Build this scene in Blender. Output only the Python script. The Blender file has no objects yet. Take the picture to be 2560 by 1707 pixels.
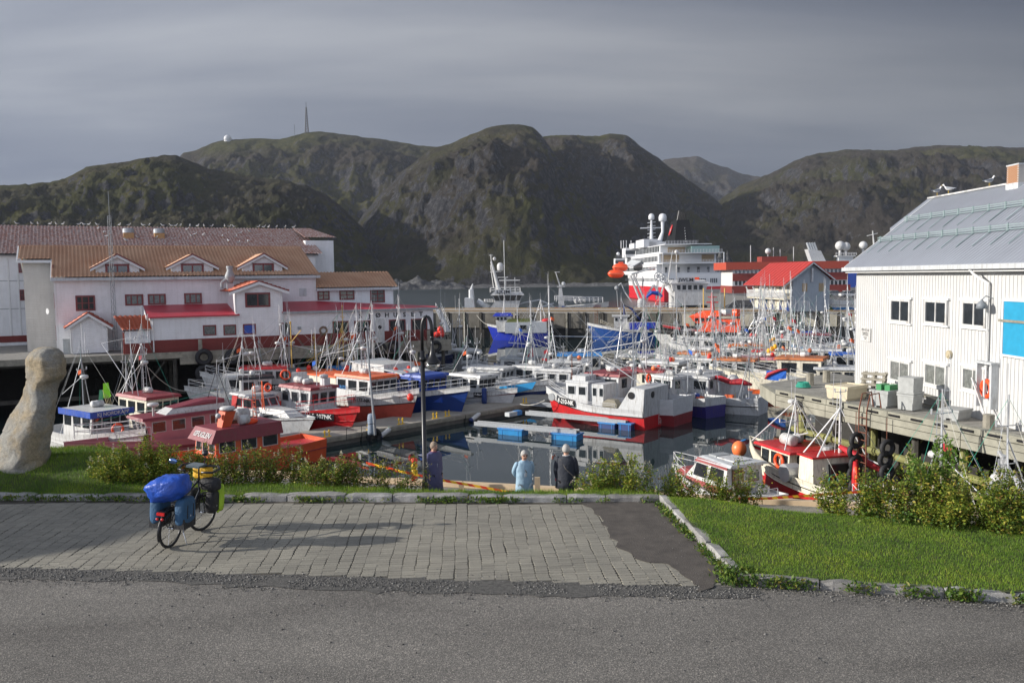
import bpy, math, random
import numpy as np
from mathutils import Vector, Matrix, noise, Euler
random.seed(7)
R=math.radians
sc=bpy.context.scene
# ---------------------------------------------------------------- camera
HC=4.67; F_PX=2133.0; CX=1280.0; CY=853.5
PITCH=math.atan((CY-692)/F_PX); ROLL=0.0128
cam_d=bpy.data.cameras.new('camera'); cam=bpy.data.objects.new('camera',cam_d); sc.collection.objects.link(cam)
cam_d.sensor_width=36.0; cam_d.lens=36.0*F_PX/2560.0; cam_d.clip_start=0.1; cam_d.clip_end=20000
cam.location=(0,0,HC)
cam.rotation_euler=(Matrix.Rotation(R(90)-PITCH,3,'X')@Matrix.Rotation(-ROLL,3,'Z')).to_euler()
sc.camera=cam
sc.view_settings.view_transform='Standard'
try: sc.view_settings.look='None'
except Exception: pass
sc.view_settings.exposure=0.62; sc.view_settings.gamma=1.0; sc.view_settings.use_curve_mapping=False
SUN_EL=R(19); SUN_TO=Vector((-math.cos(R(5)),-math.sin(R(5)),0))   # horizontal direction towards the sun
SUN_DIR=Vector((SUN_TO.x*math.cos(SUN_EL),SUN_TO.y*math.cos(SUN_EL),math.sin(SUN_EL)))
# ---------------------------------------------------------------- world
wd=bpy.data.worlds.new('World'); sc.world=wd; wd.use_nodes=True
nt=wd.node_tree; nt.nodes.clear()
def N(t,**k):
    n=nt.nodes.new(t)
    for a,b in k.items(): setattr(n,a,b)
    return n
L_=lambda a,b: nt.links.new(a,b)
out=N('ShaderNodeOutputWorld'); add=N('ShaderNodeMixShader'); add.inputs[0].default_value=0.93
sky=N('ShaderNodeTexSky',sky_type='NISHITA',sun_disc=False); sky.sun_elevation=SUN_EL; sky.sun_rotation=math.atan2(SUN_DIR.x,SUN_DIR.y)
b1=N('ShaderNodeBackground'); b1.inputs['Strength'].default_value=0.05
L_(sky.outputs[0],b1.inputs[0])
tc=N('ShaderNodeTexCoord'); sp=N('ShaderNodeSeparateXYZ'); L_(tc.outputs['Generated'],sp.inputs[0])
def M(op,a,b=None,clamp=False):
    n=nt.nodes.new('ShaderNodeMath'); n.operation=op; n.use_clamp=clamp
    for i,v in enumerate((a,b)):
        if v is None: continue
        if isinstance(v,(int,float)): n.inputs[i].default_value=v
        else: nt.links.new(v,n.inputs[i])
    return n.outputs[0]
zz=M('MAXIMUM',sp.outputs['Z'],0.0)
inv=M('DIVIDE',1.0,M('ADD',zz,0.16))
cx=M('MULTIPLY',sp.outputs['X'],inv); cy=M('MULTIPLY',sp.outputs['Y'],inv)
cmb=N('ShaderNodeCombineXYZ'); L_(cx,cmb.inputs[0]); L_(cy,cmb.inputs[1]); cmb.inputs[2].default_value=3.1
mp=N('ShaderNodeMapping'); mp.inputs['Rotation'].default_value=(0,0,R(-28)); mp.inputs['Scale'].default_value=(0.42,1.25,1)
L_(cmb.outputs[0],mp.inputs[0])
nz=N('ShaderNodeTexNoise'); nz.inputs['Scale'].default_value=0.85; nz.inputs['Detail'].default_value=7; nz.inputs['Roughness'].default_value=0.47; nz.inputs['Distortion'].default_value=0.25
L_(mp.outputs[0],nz.inputs['Vector'])
cr=N('ShaderNodeValToRGB'); e=cr.color_ramp.elements
e[0].position=0.34; e[0].color=(0.074,0.086,0.120,1); e[1].position=0.70; e[1].color=(0.232,0.240,0.260,1)
m_=cr.color_ramp.elements.new(0.5); m_.color=(0.122,0.134,0.165,1)
L_(nz.outputs['Fac'],cr.inputs['Fac'])
# brighter towards the sun (left) and, as any overcast sky, towards the zenith
side=M('MULTIPLY',sp.outputs['X'],-0.85)
gain=M('ADD',M('ADD',M('ADD',1.0,side),M('MULTIPLY',M('MAXIMUM',M('SUBTRACT',zz,0.20),0.0),1.6)),M('MULTIPLY',M('MAXIMUM',M('MULTIPLY',sp.outputs['Y'],-1.0),0.0),M('MULTIPLY',M('POWER',M('SUBTRACT',1.0,zz),1.5),7.5)))  # last term: brightness added low behind the camera to lift shaded fronts
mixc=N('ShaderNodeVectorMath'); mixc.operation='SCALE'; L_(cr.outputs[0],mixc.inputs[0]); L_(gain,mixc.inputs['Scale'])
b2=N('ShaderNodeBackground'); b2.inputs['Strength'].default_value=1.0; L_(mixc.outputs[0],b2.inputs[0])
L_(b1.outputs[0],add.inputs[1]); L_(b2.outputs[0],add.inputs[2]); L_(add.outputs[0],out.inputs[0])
# ---------------------------------------------------------------- sun
sd=bpy.data.lights.new('sun','SUN'); sd.energy=4.5; sd.angle=R(0.55); sd.color=(1.0,0.945,0.87)
so=bpy.data.objects.new('sun',sd); sc.collection.objects.link(so)
so.rotation_euler=SUN_DIR.to_track_quat('Z','Y').to_euler(); so.location=(-60,0,60)
# ---------------------------------------------------------------- pixel helpers (photo pixels 2560x1707)
Q=-1.05      # quay level
WZ=-5.6      # water level
def ray(px,py):
    x=px-CX; y=-(py-CY); c,s=math.cos(ROLL),math.sin(ROLL)
    xr=(x*c+y*s)/F_PX; yr=(-x*s+y*c)/F_PX
    cp,sp_=math.cos(PITCH),math.sin(PITCH)
    return (xr,cp+yr*sp_,-sp_+yr*cp)
def G(px,py,z):
    d=ray(px,py); t=(z-HC)/d[2]; return Vector((d[0]*t,d[1]*t,z))
def D(px,py,Y):
    d=ray(px,py); t=Y/d[1]; return Vector((d[0]*t,Y,HC+d[2]*t))
def W(px,py,A,u):
    d=ray(px,py); det=-u[0]*d[1]+u[1]*d[0]
    s=(A[0]*d[1]-A[1]*d[0])/det
    t=((A[0]+s*u[0])*d[0]+(A[1]+s*u[1])*d[1])/(d[0]**2+d[1]**2)
    return s,HC+d[2]*t
# ---------------------------------------------------------------- materials
MATS={}
def nodes(m): m.use_nodes=True; return m.node_tree
def mat(name,col,rough=0.6,metal=0.0,var=0.12,scale=3.0,bump=0.0,bscale=20.0,spec=0.5,trans=0.0,coat=0.0,streak=0.0):
    if name in MATS: return MATS[name]
    m=bpy.data.materials.new(name); t=nodes(m); b=t.nodes['Principled BSDF']
    b.inputs['Roughness'].default_value=rough; b.inputs['Metallic'].default_value=metal
    b.inputs['Specular IOR Level'].default_value=spec
    if coat: b.inputs['Coat Weight'].default_value=coat; b.inputs['Coat Roughness'].default_value=0.15
    if trans: b.inputs['Transmission Weight'].default_value=trans
    tcn=t.nodes.new('ShaderNodeTexCoord'); nn=t.nodes.new('ShaderNodeTexNoise'); nn.inputs['Scale'].default_value=scale; nn.inputs['Detail'].default_value=4; nn.inputs['Roughness'].default_value=0.65
    t.links.new(tcn.outputs['Object'],nn.inputs['Vector'])
    rp=t.nodes.new('ShaderNodeValToRGB'); c=Vector(col)
    rp.color_ramp.elements[0].position=0.3; rp.color_ramp.elements[1].position=0.7
    lo=c*(1-var); hi=c*(1+var*0.6)
    rp.color_ramp.elements[0].color=(*lo,1); rp.color_ramp.elements[1].color=(min(hi.x,1),min(hi.y,1),min(hi.z,1),1)
    t.links.new(nn.outputs['Fac'],rp.inputs['Fac']); t.links.new(rp.outputs[0],b.inputs['Base Color'])
    if streak:
        mp=t.nodes.new('ShaderNodeMapping'); mp.inputs['Scale'].default_value=(5,5,.7); t.links.new(tcn.outputs['Object'],mp.inputs[0])
        n3=t.nodes.new('ShaderNodeTexNoise'); n3.inputs['Scale'].default_value=1.6; n3.inputs['Detail'].default_value=7; n3.inputs['Roughness'].default_value=.72; t.links.new(mp.outputs[0],n3.inputs['Vector'])
        f=ramp(t,n3.outputs['Fac'],[(.50,(0,0,0)),(.66,(streak,streak,streak))]); t.links.new(mixc_(t,f,rp.outputs[0],(.13,.095,.065)),b.inputs['Base Color'])
        f2=ramp(t,n3.outputs['Fac'],[(.3,(rough-.1,)*3),(.7,(rough+.25,)*3)]); t.links.new(f2,b.inputs['Roughness'])
    if bump:
        n2=t.nodes.new('ShaderNodeTexNoise'); n2.inputs['Scale'].default_value=bscale; n2.inputs['Detail'].default_value=5
        t.links.new(tcn.outputs['Object'],n2.inputs['Vector'])
        bp=t.nodes.new('ShaderNodeBump'); bp.inputs['Distance'].default_value=bump; bp.inputs['Strength'].default_value=1.0
        t.links.new(n2.outputs['Fac'],bp.inputs['Height']); t.links.new(bp.outputs[0],b.inputs['Normal'])
    MATS[name]=m; return m
def tree(name):
    m=bpy.data.materials.new(name); t=nodes(m); MATS[name]=m; return m,t,t.nodes['Principled BSDF']
def tn(t,kind,**k):
    n=t.nodes.new(kind)
    for a,v in k.items():
        if a in n.bl_rna.properties: setattr(n,a,v)
        else: n.inputs[a.replace('_',' ')].default_value=v
    return n
def ramp(t,fac,stops):
    r=t.nodes.new('ShaderNodeValToRGB'); el=r.color_ramp.elements
    while len(el)<len(stops): el.new(0.5)
    for q,(p,c) in zip(el,stops): q.position=p; q.color=(*c,1)
    t.links.new(fac,r.inputs['Fac']); return r.outputs[0]
def mixc_(t,fac,a,b,mode='MIX'):
    n=t.nodes.new('ShaderNodeMix'); n.data_type='RGBA'; n.blend_type=mode
    for s,v in ((n.inputs[0],fac),(n.inputs[6],a),(n.inputs[7],b)):
        if isinstance(v,(int,float)): s.default_value=v
        elif isinstance(v,tuple): s.default_value=(*v,1)
        else: t.links.new(v,s)
    return n.outputs[2]
# ---------------------------------------------------------------- mesh builder
col=sc.collection
class MB:
    def __init__(s): s.v=[]; s.f=[]; s.m=[]
    def face(s,pts,m=0):
        i=len(s.v); s.v+= [tuple(p) for p in pts]; s.f.append(tuple(range(i,i+len(pts)))); s.m.append(m); return s
    def grid(s,rows,m=0,close=False,caps=False):
        i=len(s.v); n=len(rows[0])
        for r in rows: s.v+=[tuple(p) for p in r]
        for a in range(len(rows)-1):
            mm=m[a] if isinstance(m,(list,tuple)) else m
            for b in range(n if close else n-1):
                c=(b+1)%n
                s.f.append((i+a*n+b,i+a*n+c,i+(a+1)*n+c,i+(a+1)*n+b)); s.m.append(mm)
        if caps:
            m0=m[0] if isinstance(m,(list,tuple)) else m
            s.f.append(tuple(i+k for k in range(n))[::-1]); s.m.append(m0)
            s.f.append(tuple(i+(len(rows)-1)*n+k for k in range(n))); s.m.append(m0)
        return s
    def hexa(s,p,m=0):   # p: 4 bottom (ccw) + 4 top
        i=len(s.v); s.v+=[tuple(q) for q in p]
        for f in ((3,2,1,0),(4,5,6,7),(0,1,5,4),(1,2,6,5),(2,3,7,6),(3,0,4,7)): s.f.append(tuple(i+k for k in f)); s.m.append(m)
        return s
    def box(s,x0,x1,y0,y1,z0,z1,m=0):
        return s.hexa([(x0,y0,z0),(x1,y0,z0),(x1,y1,z0),(x0,y1,z0),(x0,y0,z1),(x1,y0,z1),(x1,y1,z1),(x0,y1,z1)],m)
    def prism(s,poly,z0,z1,m=0):
        return s.grid([[(x,y,z0) for x,y in poly],[(x,y,z1) for x,y in poly]],m,close=True,caps=True)
    def ext(s,poly3,d,m=0):  # extrude 3d polygon by vector
        d=Vector(d); return s.grid([[Vector(p) for p in poly3],[Vector(p)+d for p in poly3]],m,close=True,caps=True)
    def tube(s,a,b,r,n=6,r2=None,m=0,cap=True):
        return s.path([a,b],[r,r if r2 is None else r2],n,m,cap)
    def path(s,pts,r,n=6,m=0,cap=True):
        pts=[Vector(p) for p in pts]; rows=[]; up=None
        for i,p in enumerate(pts):
            if i==0: t=pts[1]-pts[0]
            elif i==len(pts)-1: t=pts[-1]-pts[-2]
            else: t=(pts[i+1]-pts[i]).normalized()+(pts[i]-pts[i-1]).normalized()
            if t.length<1e-9: t=Vector((0,0,1))
            t.normalize()
            if up is None: up=Vector((0,0,1)) if abs(t.z)<0.9 else Vector((1,0,0))
            x=t.cross(up)
            if x.length<1e-6: x=t.orthogonal()
            x.normalize(); y=t.cross(x).normalized(); up=-y if False else up
            rr=r[i] if isinstance(r,(list,tuple)) else r
            rows.append([p+x*math.cos(2*math.pi*k/n)*rr+y*math.sin(2*math.pi*k/n)*rr for k in range(n)])
        return s.grid(rows,m,close=True,caps=cap)
    def lathe(s,prof,c=(0,0,0),n=12,m=0,axis='Z'):
        rows=[]
        for r,z in prof:
            row=[]
            for k in range(n):
                a=2*math.pi*k/n; x,y=r*math.cos(a),r*math.sin(a)
                p={'Z':(x,y,z),'X':(z,x,y),'Y':(y,z,x)}[axis]
                row.append((p[0]+c[0],p[1]+c[1],p[2]+c[2]))
            rows.append(row)
        return s.grid(rows,m,close=True,caps=True)
    def ball(s,c,r,seg=10,rings=6,m=0,sc_=(1,1,1)):
        rows=[]
        for i in range(rings+1):
            th=math.pi*i/rings; q=max(math.sin(th),0.02)
            rows.append([(c[0]+r*sc_[0]*q*math.cos(2*math.pi*k/seg),c[1]+r*sc_[1]*q*math.sin(2*math.pi*k/seg),c[2]-r*sc_[2]*math.cos(th)) for k in range(seg)])
        return s.grid(rows,m,close=True,caps=True)
    def torus(s,c,Rr,r,axis='Y',n=20,k=8,m=0,a0=0,a1=2*math.pi):
        full=abs(a1-a0-2*math.pi)<1e-6; rows=[]
        cnt=n if full else n+1
        for i in range(cnt+(1 if full else 0)):
            a=a0+(a1-a0)*i/n; row=[]
            for j in range(k):
                b=2*math.pi*j/k; q=Rr+r*math.cos(b); h=r*math.sin(b)
                x,y=q*math.cos(a),q*math.sin(a)
                p={'Z':(x,y,h),'X':(h,x,y),'Y':(x,h,y)}[axis]; row.append((p[0]+c[0],p[1]+c[1],p[2]+c[2]))
            rows.append(row)
        return s.grid(rows,m,close=True,caps=not full)
    def build(s,name,mats,parent=None,smooth=False,loc=None,rot=None):
        me=bpy.data.meshes.new(name); me.from_pydata(s.v,[],s.f)
        if not isinstance(mats,(list,tuple)): mats=[mats]
        for q in mats: me.materials.append(q)
        if len(mats)>1: me.polygons.foreach_set('material_index',s.m)
        if smooth: me.polygons.foreach_set('use_smooth',[True]*len(s.f))
        me.update()
        return link(name,me,parent,loc,rot)
def link(name,me,parent=None,loc=None,rot=None):
    o=bpy.data.objects.new(name,me); col.objects.link(o)
    if parent: o.parent=parent
    if loc is not None: o.location=loc
    if rot is not None: o.rotation_euler=rot
    return o
def tag(o,label=None,cat=None,group=None,kind=None):
    if label: o['label']=label
    if cat: o['category']=cat
    if group: o['group']=group
    if kind: o['kind']=kind
    return o
def thing(name,label,cat,loc=(0,0,0),rz=0,group=None):
    o=bpy.data.objects.new(name,None); col.objects.link(o); o.location=loc; o.rotation_euler=(0,0,rz); o.empty_display_size=0.3
    return tag(o,label,cat,group)
def copy_tree(o,parent=None):
    c=o.copy(); col.objects.link(c)
    if parent is not None: c.parent=parent
    for ch in list(o.children): copy_tree(ch,c)
    return c
def nparr(name,V,Fc,mats,parent=None,smooth=False,mi=None):
    me=bpy.data.meshes.new(name); V=np.asarray(V,dtype=np.float32); Fc=np.asarray(Fc,dtype=np.int32)
    nv=len(V); nf,k=Fc.shape
    me.vertices.add(nv); me.vertices.foreach_set('co',V.ravel())
    me.loops.add(nf*k); me.loops.foreach_set('vertex_index',Fc.ravel())
    me.polygons.add(nf); me.polygons.foreach_set('loop_start',np.arange(0,nf*k,k,dtype=np.int32)); me.polygons.foreach_set('loop_total',np.full(nf,k,dtype=np.int32))
    if not isinstance(mats,(list,tuple)): mats=[mats]
    for q in mats: me.materials.append(q)
    if mi is not None: me.polygons.foreach_set('material_index',np.asarray(mi,dtype=np.int32))
    if smooth: me.polygons.foreach_set('use_smooth',np.ones(nf,dtype=bool))
    me.update(calc_edges=True)
    return link(name,me,parent)
FONT_MATS={}
def text(s,parent,loc,rot,size,m,name='lettering',align='CENTER',ext=0.006,shear=0,bold=0.0,sx=1.0):
    cu=bpy.data.curves.new(name,'FONT'); cu.body=s; cu.size=size; cu.align_x=align; cu.align_y='CENTER'; cu.extrude=ext; cu.shear=shear; cu.offset=bold*size; cu.resolution_u=3
    cu.materials.append(m)
    o=bpy.data.objects.new(name,cu); col.objects.link(o); o.location=loc; o.rotation_euler=rot; o.scale=(sx,1,1)
    o.scale=(1,1,1); me=bpy.data.meshes.new_from_object(o)
    if sx!=1.0: me.transform(Matrix.Diagonal((sx,1,1,1)))
    bpy.data.objects.remove(o); o=bpy.data.objects.new(name,me); col.objects.link(o); o.location=loc; o.rotation_euler=rot
    if parent: o.parent=parent
    return o
# common materials
white=mat('white_paint',(0.54,0.55,0.55),0.45,var=0.10,scale=1.5,streak=.55)
white2=mat('white_gelcoat',(0.56,0.56,0.545),0.3,var=0.1,scale=2.0,streak=.55)
cream=mat('cream_paint',(0.66,0.62,0.50),0.45,var=0.12,scale=1.5,streak=.55)
red=mat('red_paint',(0.50,0.015,0.02),0.35,var=0.18,scale=1.2,streak=.38)
darkred=mat('dark_red_paint',(0.24,0.022,0.03),0.4,var=0.15,streak=.38)
maroon=mat('maroon_paint',(0.20,0.02,0.035),0.4,var=0.12,streak=.38)
orange=mat('orange_paint',(0.75,0.13,0.03),0.4,var=0.15,streak=.38)
orange_f=mat('fluorescent_orange',(0.90,0.09,0.02),0.4,var=0.1)
blue=mat('blue_paint',(0.015,0.07,0.38),0.35,var=0.15,streak=.38)
royal=mat('royal_blue_paint',(0.006,0.03,0.40),0.35,var=0.1,streak=.38)
navy=mat('navy_paint',(0.012,0.03,0.13),0.4,var=0.2,streak=.38)
ltblue=mat('light_blue_paint',(0.03,0.22,0.55),0.4,var=0.12,streak=.38)
indigo=mat('indigo_paint',(0.03,0.02,0.16),0.4,var=0.1,streak=.38)
greyp=mat('grey_paint',(0.30,0.32,0.33),0.5,var=0.12,streak=.38)
ltgrey=mat('light_grey_paint',(0.48,0.50,0.51),0.5,var=0.12,streak=.38)
black=mat('black_rubber',(0.015,0.015,0.017),0.7,var=0.3)
blackp=mat('black_paint',(0.012,0.012,0.014),0.35,var=0.2)
galv=mat('galvanised_steel',(0.36,0.38,0.40),0.5,metal=0.4,var=0.2,scale=8)
alu=mat('aluminium',(0.52,0.53,0.54),0.42,metal=0.5,var=0.12)
steelw=mat('white_tube',(0.58,0.58,0.58),0.4,var=0.1)
green_rope=mat('green_rope',(0.03,0.28,0.20),0.8,var=0.2)
ropew=mat('pale_rope',(0.55,0.53,0.47),0.85,var=0.2)
buoyr=mat('red_buoy_plastic',(0.80,0.05,0.03),0.4,var=0.12)
buoyo=mat('orange_buoy_plastic',(0.85,0.20,0.06),0.4,var=0.12)
yellow=mat('yellow_paint',(0.80,0.50,0.02),0.45,var=0.1)
tarpb=mat('blue_tarpaulin',(0.02,0.13,0.55),0.5,var=0.25,scale=4,bump=0.03,bscale=6)
tarpr=mat('red_tarpaulin',(0.42,0.02,0.03),0.6,var=0.25,scale=4,bump=0.03,bscale=6)
tarpo=mat('orange_tarpaulin',(0.85,0.30,0.03),0.6,var=0.2,scale=4,bump=0.03,bscale=6)
glass=mat('dark_glass',(0.025,0.03,0.035),0.06,var=0.4,scale=2.5,spec=0.8)
glass_c=mat('curtained_glass',(0.16,0.17,0.16),0.12,var=0.5,scale=5,spec=0.7)
rust=mat('rust',(0.16,0.055,0.03),0.8,var=0.4,scale=6)
woodg=mat('weathered_wood',(0.27,0.25,0.20),0.85,var=0.35,scale=2.5,bump=0.01,bscale=30)
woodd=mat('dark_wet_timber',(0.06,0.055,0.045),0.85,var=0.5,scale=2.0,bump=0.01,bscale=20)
woodn=mat('new_timber',(0.62,0.47,0.30),0.7,var=0.12,scale=6,bump=0.003,bscale=50)
woody=mat('algae_timber',(0.22,0.22,0.08),0.85,var=0.4,scale=2.0,bump=0.01,bscale=20)
ply=mat('plywood',(0.36,0.27,0.17),0.8,var=0.2)
# ================================================================ THE LAND: hills
HAZE_D=0.00005
K=2560/2352.0
def lerp_poly(pts,x):
    if x<=pts[0][0]: return pts[0][1]
    for a,b in zip(pts,pts[1:]):
        if x<=b[0]:
            t=(x-a[0])/(b[0]-a[0]); return a[1]+(b[1]-a[1])*t
    return pts[-1][1]
def hill_mat(name,green,seed):
    m,t,b=tree(name); b.inputs['Roughness'].default_value=0.95; b.inputs['Specular IOR Level'].default_value=0.1
    geo=t.nodes.new('ShaderNodeNewGeometry'); sx=t.nodes.new('ShaderNodeSeparateXYZ'); t.links.new(geo.outputs['Normal'],sx.inputs[0])
    def ns(scale,det=6,rough=0.6,stretch=(1,1,1),off=0.0):
        mp=tn(t,'ShaderNodeMapping'); mp.inputs['Scale'].default_value=stretch; mp.inputs['Location'].default_value=(seed*31+off,seed*17,0)
        t.links.new(geo.outputs['Position'],mp.inputs[0])
        n=tn(t,'ShaderNodeTexNoise',Scale=scale,Detail=det,Roughness=rough); t.links.new(mp.outputs[0],n.inputs['Vector']); return n.outputs['Fac']
    big=ns(0.004,5,0.6); mid=ns(0.024,9,0.74,(1,.7,0.45),50); fine=ns(0.14,8,0.8,(1,.8,0.5),90)
    def mth(op,a,b_=None,cl=False):
        n=t.nodes.new('ShaderNodeMath'); n.operation=op; n.use_clamp=cl
        for i,v in enumerate((a,b_)):
            if v is None: continue
            if isinstance(v,(int,float)): n.inputs[i].default_value=v
            else: t.links.new(v,n.inputs[i])
        return n.outputs[0]
    grass=ramp(t,mid,[(0.35,(0.030,0.034,0.011)),(0.52,(0.070,0.071,0.020)),(0.68,(0.120,0.106,0.031))])
    heath=ramp(t,mid,[(0.3,(0.028,0.025,0.021)),(0.7,(0.084,0.070,0.056))])
    rock=ramp(t,fine,[(0.34,(0.012,0.012,0.015)),(0.5,(0.052,0.052,0.057)),(0.66,(0.145,0.14,0.14))])
    gh=mixc_(t,mth('SMOOTH_MIN',mth('MULTIPLY',mth('SUBTRACT',big,0.5-green),6.0,True),1.0,True),heath,grass)
    steep=mth('SUBTRACT',1.0,sx.outputs['Z'])
    rk=mth('ADD',mth('MULTIPLY',steep,1.5),mth('ADD',mth('MULTIPLY',mid,1.5),mth('MULTIPLY',fine,1.1)))
    rk=mth('MULTIPLY',mth('SUBTRACT',rk,1.58+green*0.9),9.0,True)
    c=mixc_(t,rk,gh,rock)
    t.links.new(c,b.inputs['Base Color'])
    bp=tn(t,'ShaderNodeBump',Distance=16.0,Strength=1.0); t.links.new(mth('ADD',mth('MULTIPLY',mid,1.2),mth('MULTIPLY',fine,0.85)),bp.inputs['Height']); t.links.new(bp.outputs[0],b.inputs['Normal'])
    return m
def hill(name,sil,yf,yr,green,seed,gamp=0.16,zfoot=-9,shape=0.85,step=6,rows=90,spur=0.30,back=0.6,scx=1.0,foot=None):
    x0,x1=sil[0][0]*K,sil[-1][0]*K; n=int((x1-x0)/step)+1
    V=np.zeros((n*(rows+12),3),dtype=np.float32)
    tot=rows+12
    for i in range(n):
        px=x0+(x1-x0)*i/(n-1); py=lerp_poly(sil,px/K)*K; py+=3.2*noise.fractal(Vector((px*.022,seed,0)),.7,2.1,6)*min(1,(py-300)/90)
        pr=D(px,py,yr); az=pr.x/pr.y; H=pr.z-zfoot
        yfl=yf if foot is None else lerp_poly(foot,px/K)
        for j in range(tot):
            if j<=rows:
                t=j/rows; Y=yfl+(yr-yfl)*t; sh=t**shape
                sh=sh*(1-0.18*math.sin(t*math.pi)*0)
                z=zfoot+H*sh
                X=az*Y
                env=math.sin(math.pi*min(t,1)**0.9)
                p=Vector((X*0.0050*scx+seed*7.3,Y*0.0022,seed*1.7))
                g=min(noise.ridged_multi_fractal(p,0.9,2.1,6,1.0,2.0)-1.2,0.22)
                p2=Vector((X*0.011*scx+seed,Y*0.009,z*0.006))
                g2=noise.fractal(p2,0.8,2.1,5)
                z+=H*gamp*0.80*env*g+H*0.040*(0.15+env)*g2+ H*.05*env*(noise.ridged_multi_fractal(Vector((X*.017+seed,Y*.0060,z*.003)),.8,2.2,5,1.0,2.0)-1.1)+(6.5*noise.fractal(p2*6,0.4,2,5))*(0.12+env)
                V[i*tot+j]=(X,Y,z)
            else:
                t=(j-rows)/12; Y=yr+(yr-yf)*back*t
                V[i*tot+j]=(az*Y,Y,pr.z-(H*1.1)*t**1.3+V[i*tot+rows][2]-pr.z if False else V[i*tot+rows][2]-(H*1.15)*t**1.4)
    ii,jj=np.meshgrid(np.arange(n-1),np.arange(tot-1),indexing='ij'); a=(ii*tot+jj).ravel()
    Fc=np.stack([a,a+tot,a+tot+1,a+1],1)
    o=nparr(name,V,Fc,hill_mat(name+'_mat',green,seed),smooth=True); tag(o,kind='structure'); return o
hill('far_mountain',[(1380,520),(1450,440),(1490,385),(1530,366),(1570,359),(1600,361),(1650,379),(1700,399),(1745,407),(1800,425),(1860,455),(1950,520)],2300,3300,-0.05,3,0.10)
hill('left_far_mountain',[(300,470),(360,430),(400,372),(420,352),(440,348),(500,325),(525,321),(580,318),(640,320),(670,313),(700,304),(740,304),(800,311),(860,317),(900,323),(960,334),(1000,337),(1040,345),(1100,380),(1200,440)],1250,2000,0.08,5,0.12,shape=0.75)
hill('crag_mountain',[(1100,420),(1160,370),(1210,330),(1250,314),(1262,312),(1300,311),(1345,314),(1380,312),(1400,306),(1438,309),(1455,322),(1480,342),(1510,360),(1560,400),(1640,455),(1750,560),(1800,610)],1050,1650,0.03,8,0.20,shape=0.62)
hill('right_mountain',[(1480,600),(1560,540),(1640,470),(1700,425),(1745,408),(1780,394),(1830,366),(1870,354),(1960,344),(2060,344),(2110,338),(2170,333),(2250,336),(2352,340),(2500,350),(2700,380)],1000,1900,0.04,11,0.13,shape=0.66)
hill('centre_mountain',[(780,560),(830,500),(880,440),(930,390),(980,350),(1000,338),(1040,328),(1080,309),(1120,295),(1150,289),(1180,286),(1205,288),(1225,294),(1245,312),(1262,335),(1290,370),(1330,420),(1390,500),(1450,590),(1500,650)],840,1400,0.09,14,0.20,shape=0.72)
hill('left_near_hill',[(-250,452),(-100,440),(0,428),(60,424),(130,417),(155,410),(200,383),(260,374),(330,362),(370,357),(405,357),(430,368),(480,388),(560,402),(640,412),(700,424),(745,446),(790,480),(840,530),(880,590),(920,625),(970,650),(1010,664)],760,1150,0.13,21,0.16,shape=0.62,spur=0.4,foot=[(-250,700),(600,740),(900,830),(1010,880)])
# ---------------------------------------------------------------- water
def water_mat():
    m,t,b=tree('sea_water'); b.inputs['Base Color'].default_value=(0.012,0.022,0.024,1); b.inputs['Roughness'].default_value=0.015; b.inputs['IOR'].default_value=1.333
    geo=t.nodes.new('ShaderNodeNewGeometry')
    mp=tn(t,'ShaderNodeMapping'); mp.inputs['Scale'].default_value=(1.0,0.55,1); t.links.new(geo.outputs['Position'],mp.inputs[0])
    n1=tn(t,'ShaderNodeTexNoise',Scale=0.9,Detail=3,Roughness=0.5); n2=tn(t,'ShaderNodeTexNoise',Scale=0.16,Detail=2,Roughness=0.5)
    t.links.new(mp.outputs[0],n1.inputs['Vector']); t.links.new(mp.outputs[0],n2.inputs['Vector'])
    ad=tn(t,'ShaderNodeMath',operation='MULTIPLY_ADD'); t.links.new(n2.outputs['Fac'],ad.inputs[0]); ad.inputs[1].default_value=2.0; t.links.new(n1.outputs['Fac'],ad.inputs[2])
    sx=t.nodes.new('ShaderNodeSeparateXYZ'); t.links.new(geo.outputs['Position'],sx.inputs[0])
    mr=tn(t,'ShaderNodeMapRange'); mr.inputs['From Min'].default_value=150; mr.inputs['From Max'].default_value=190; mr.inputs['To Min'].default_value=0.0035; mr.inputs['To Max'].default_value=0.22
    t.links.new(sx.outputs['Y'],mr.inputs['Value'])
    rr=tn(t,'ShaderNodeMapRange'); rr.inputs['From Min'].default_value=150; rr.inputs['From Max'].default_value=190; rr.inputs['To Min'].default_value=.015; rr.inputs['To Max'].default_value=.28; t.links.new(sx.outputs['Y'],rr.inputs['Value']); t.links.new(rr.outputs[0],b.inputs['Roughness'])
    bp=tn(t,'ShaderNodeBump',Strength=1.0); t.links.new(mr.outputs[0],bp.inputs['Distance']); t.links.new(ad.outputs[0],bp.inputs['Height']); t.links.new(bp.outputs[0],b.inputs['Normal'])
    return m
mb=MB(); mb.face([(-1500,15,WZ),(1500,15,WZ),(1500,1300,WZ),(-1500,1300,WZ)]); tag(mb.build('sea_water',water_mat()),kind='structure')
mb=MB(); mb.face([(-4000,-3000,-9.5),(4000,-3000,-9.5),(4000,4200,-9.5),(-4000,4200,-9.5)]); tag(mb.build('seabed',mat('seabed_mud',(0.03,0.03,0.025),0.95)),kind='structure')
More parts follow.
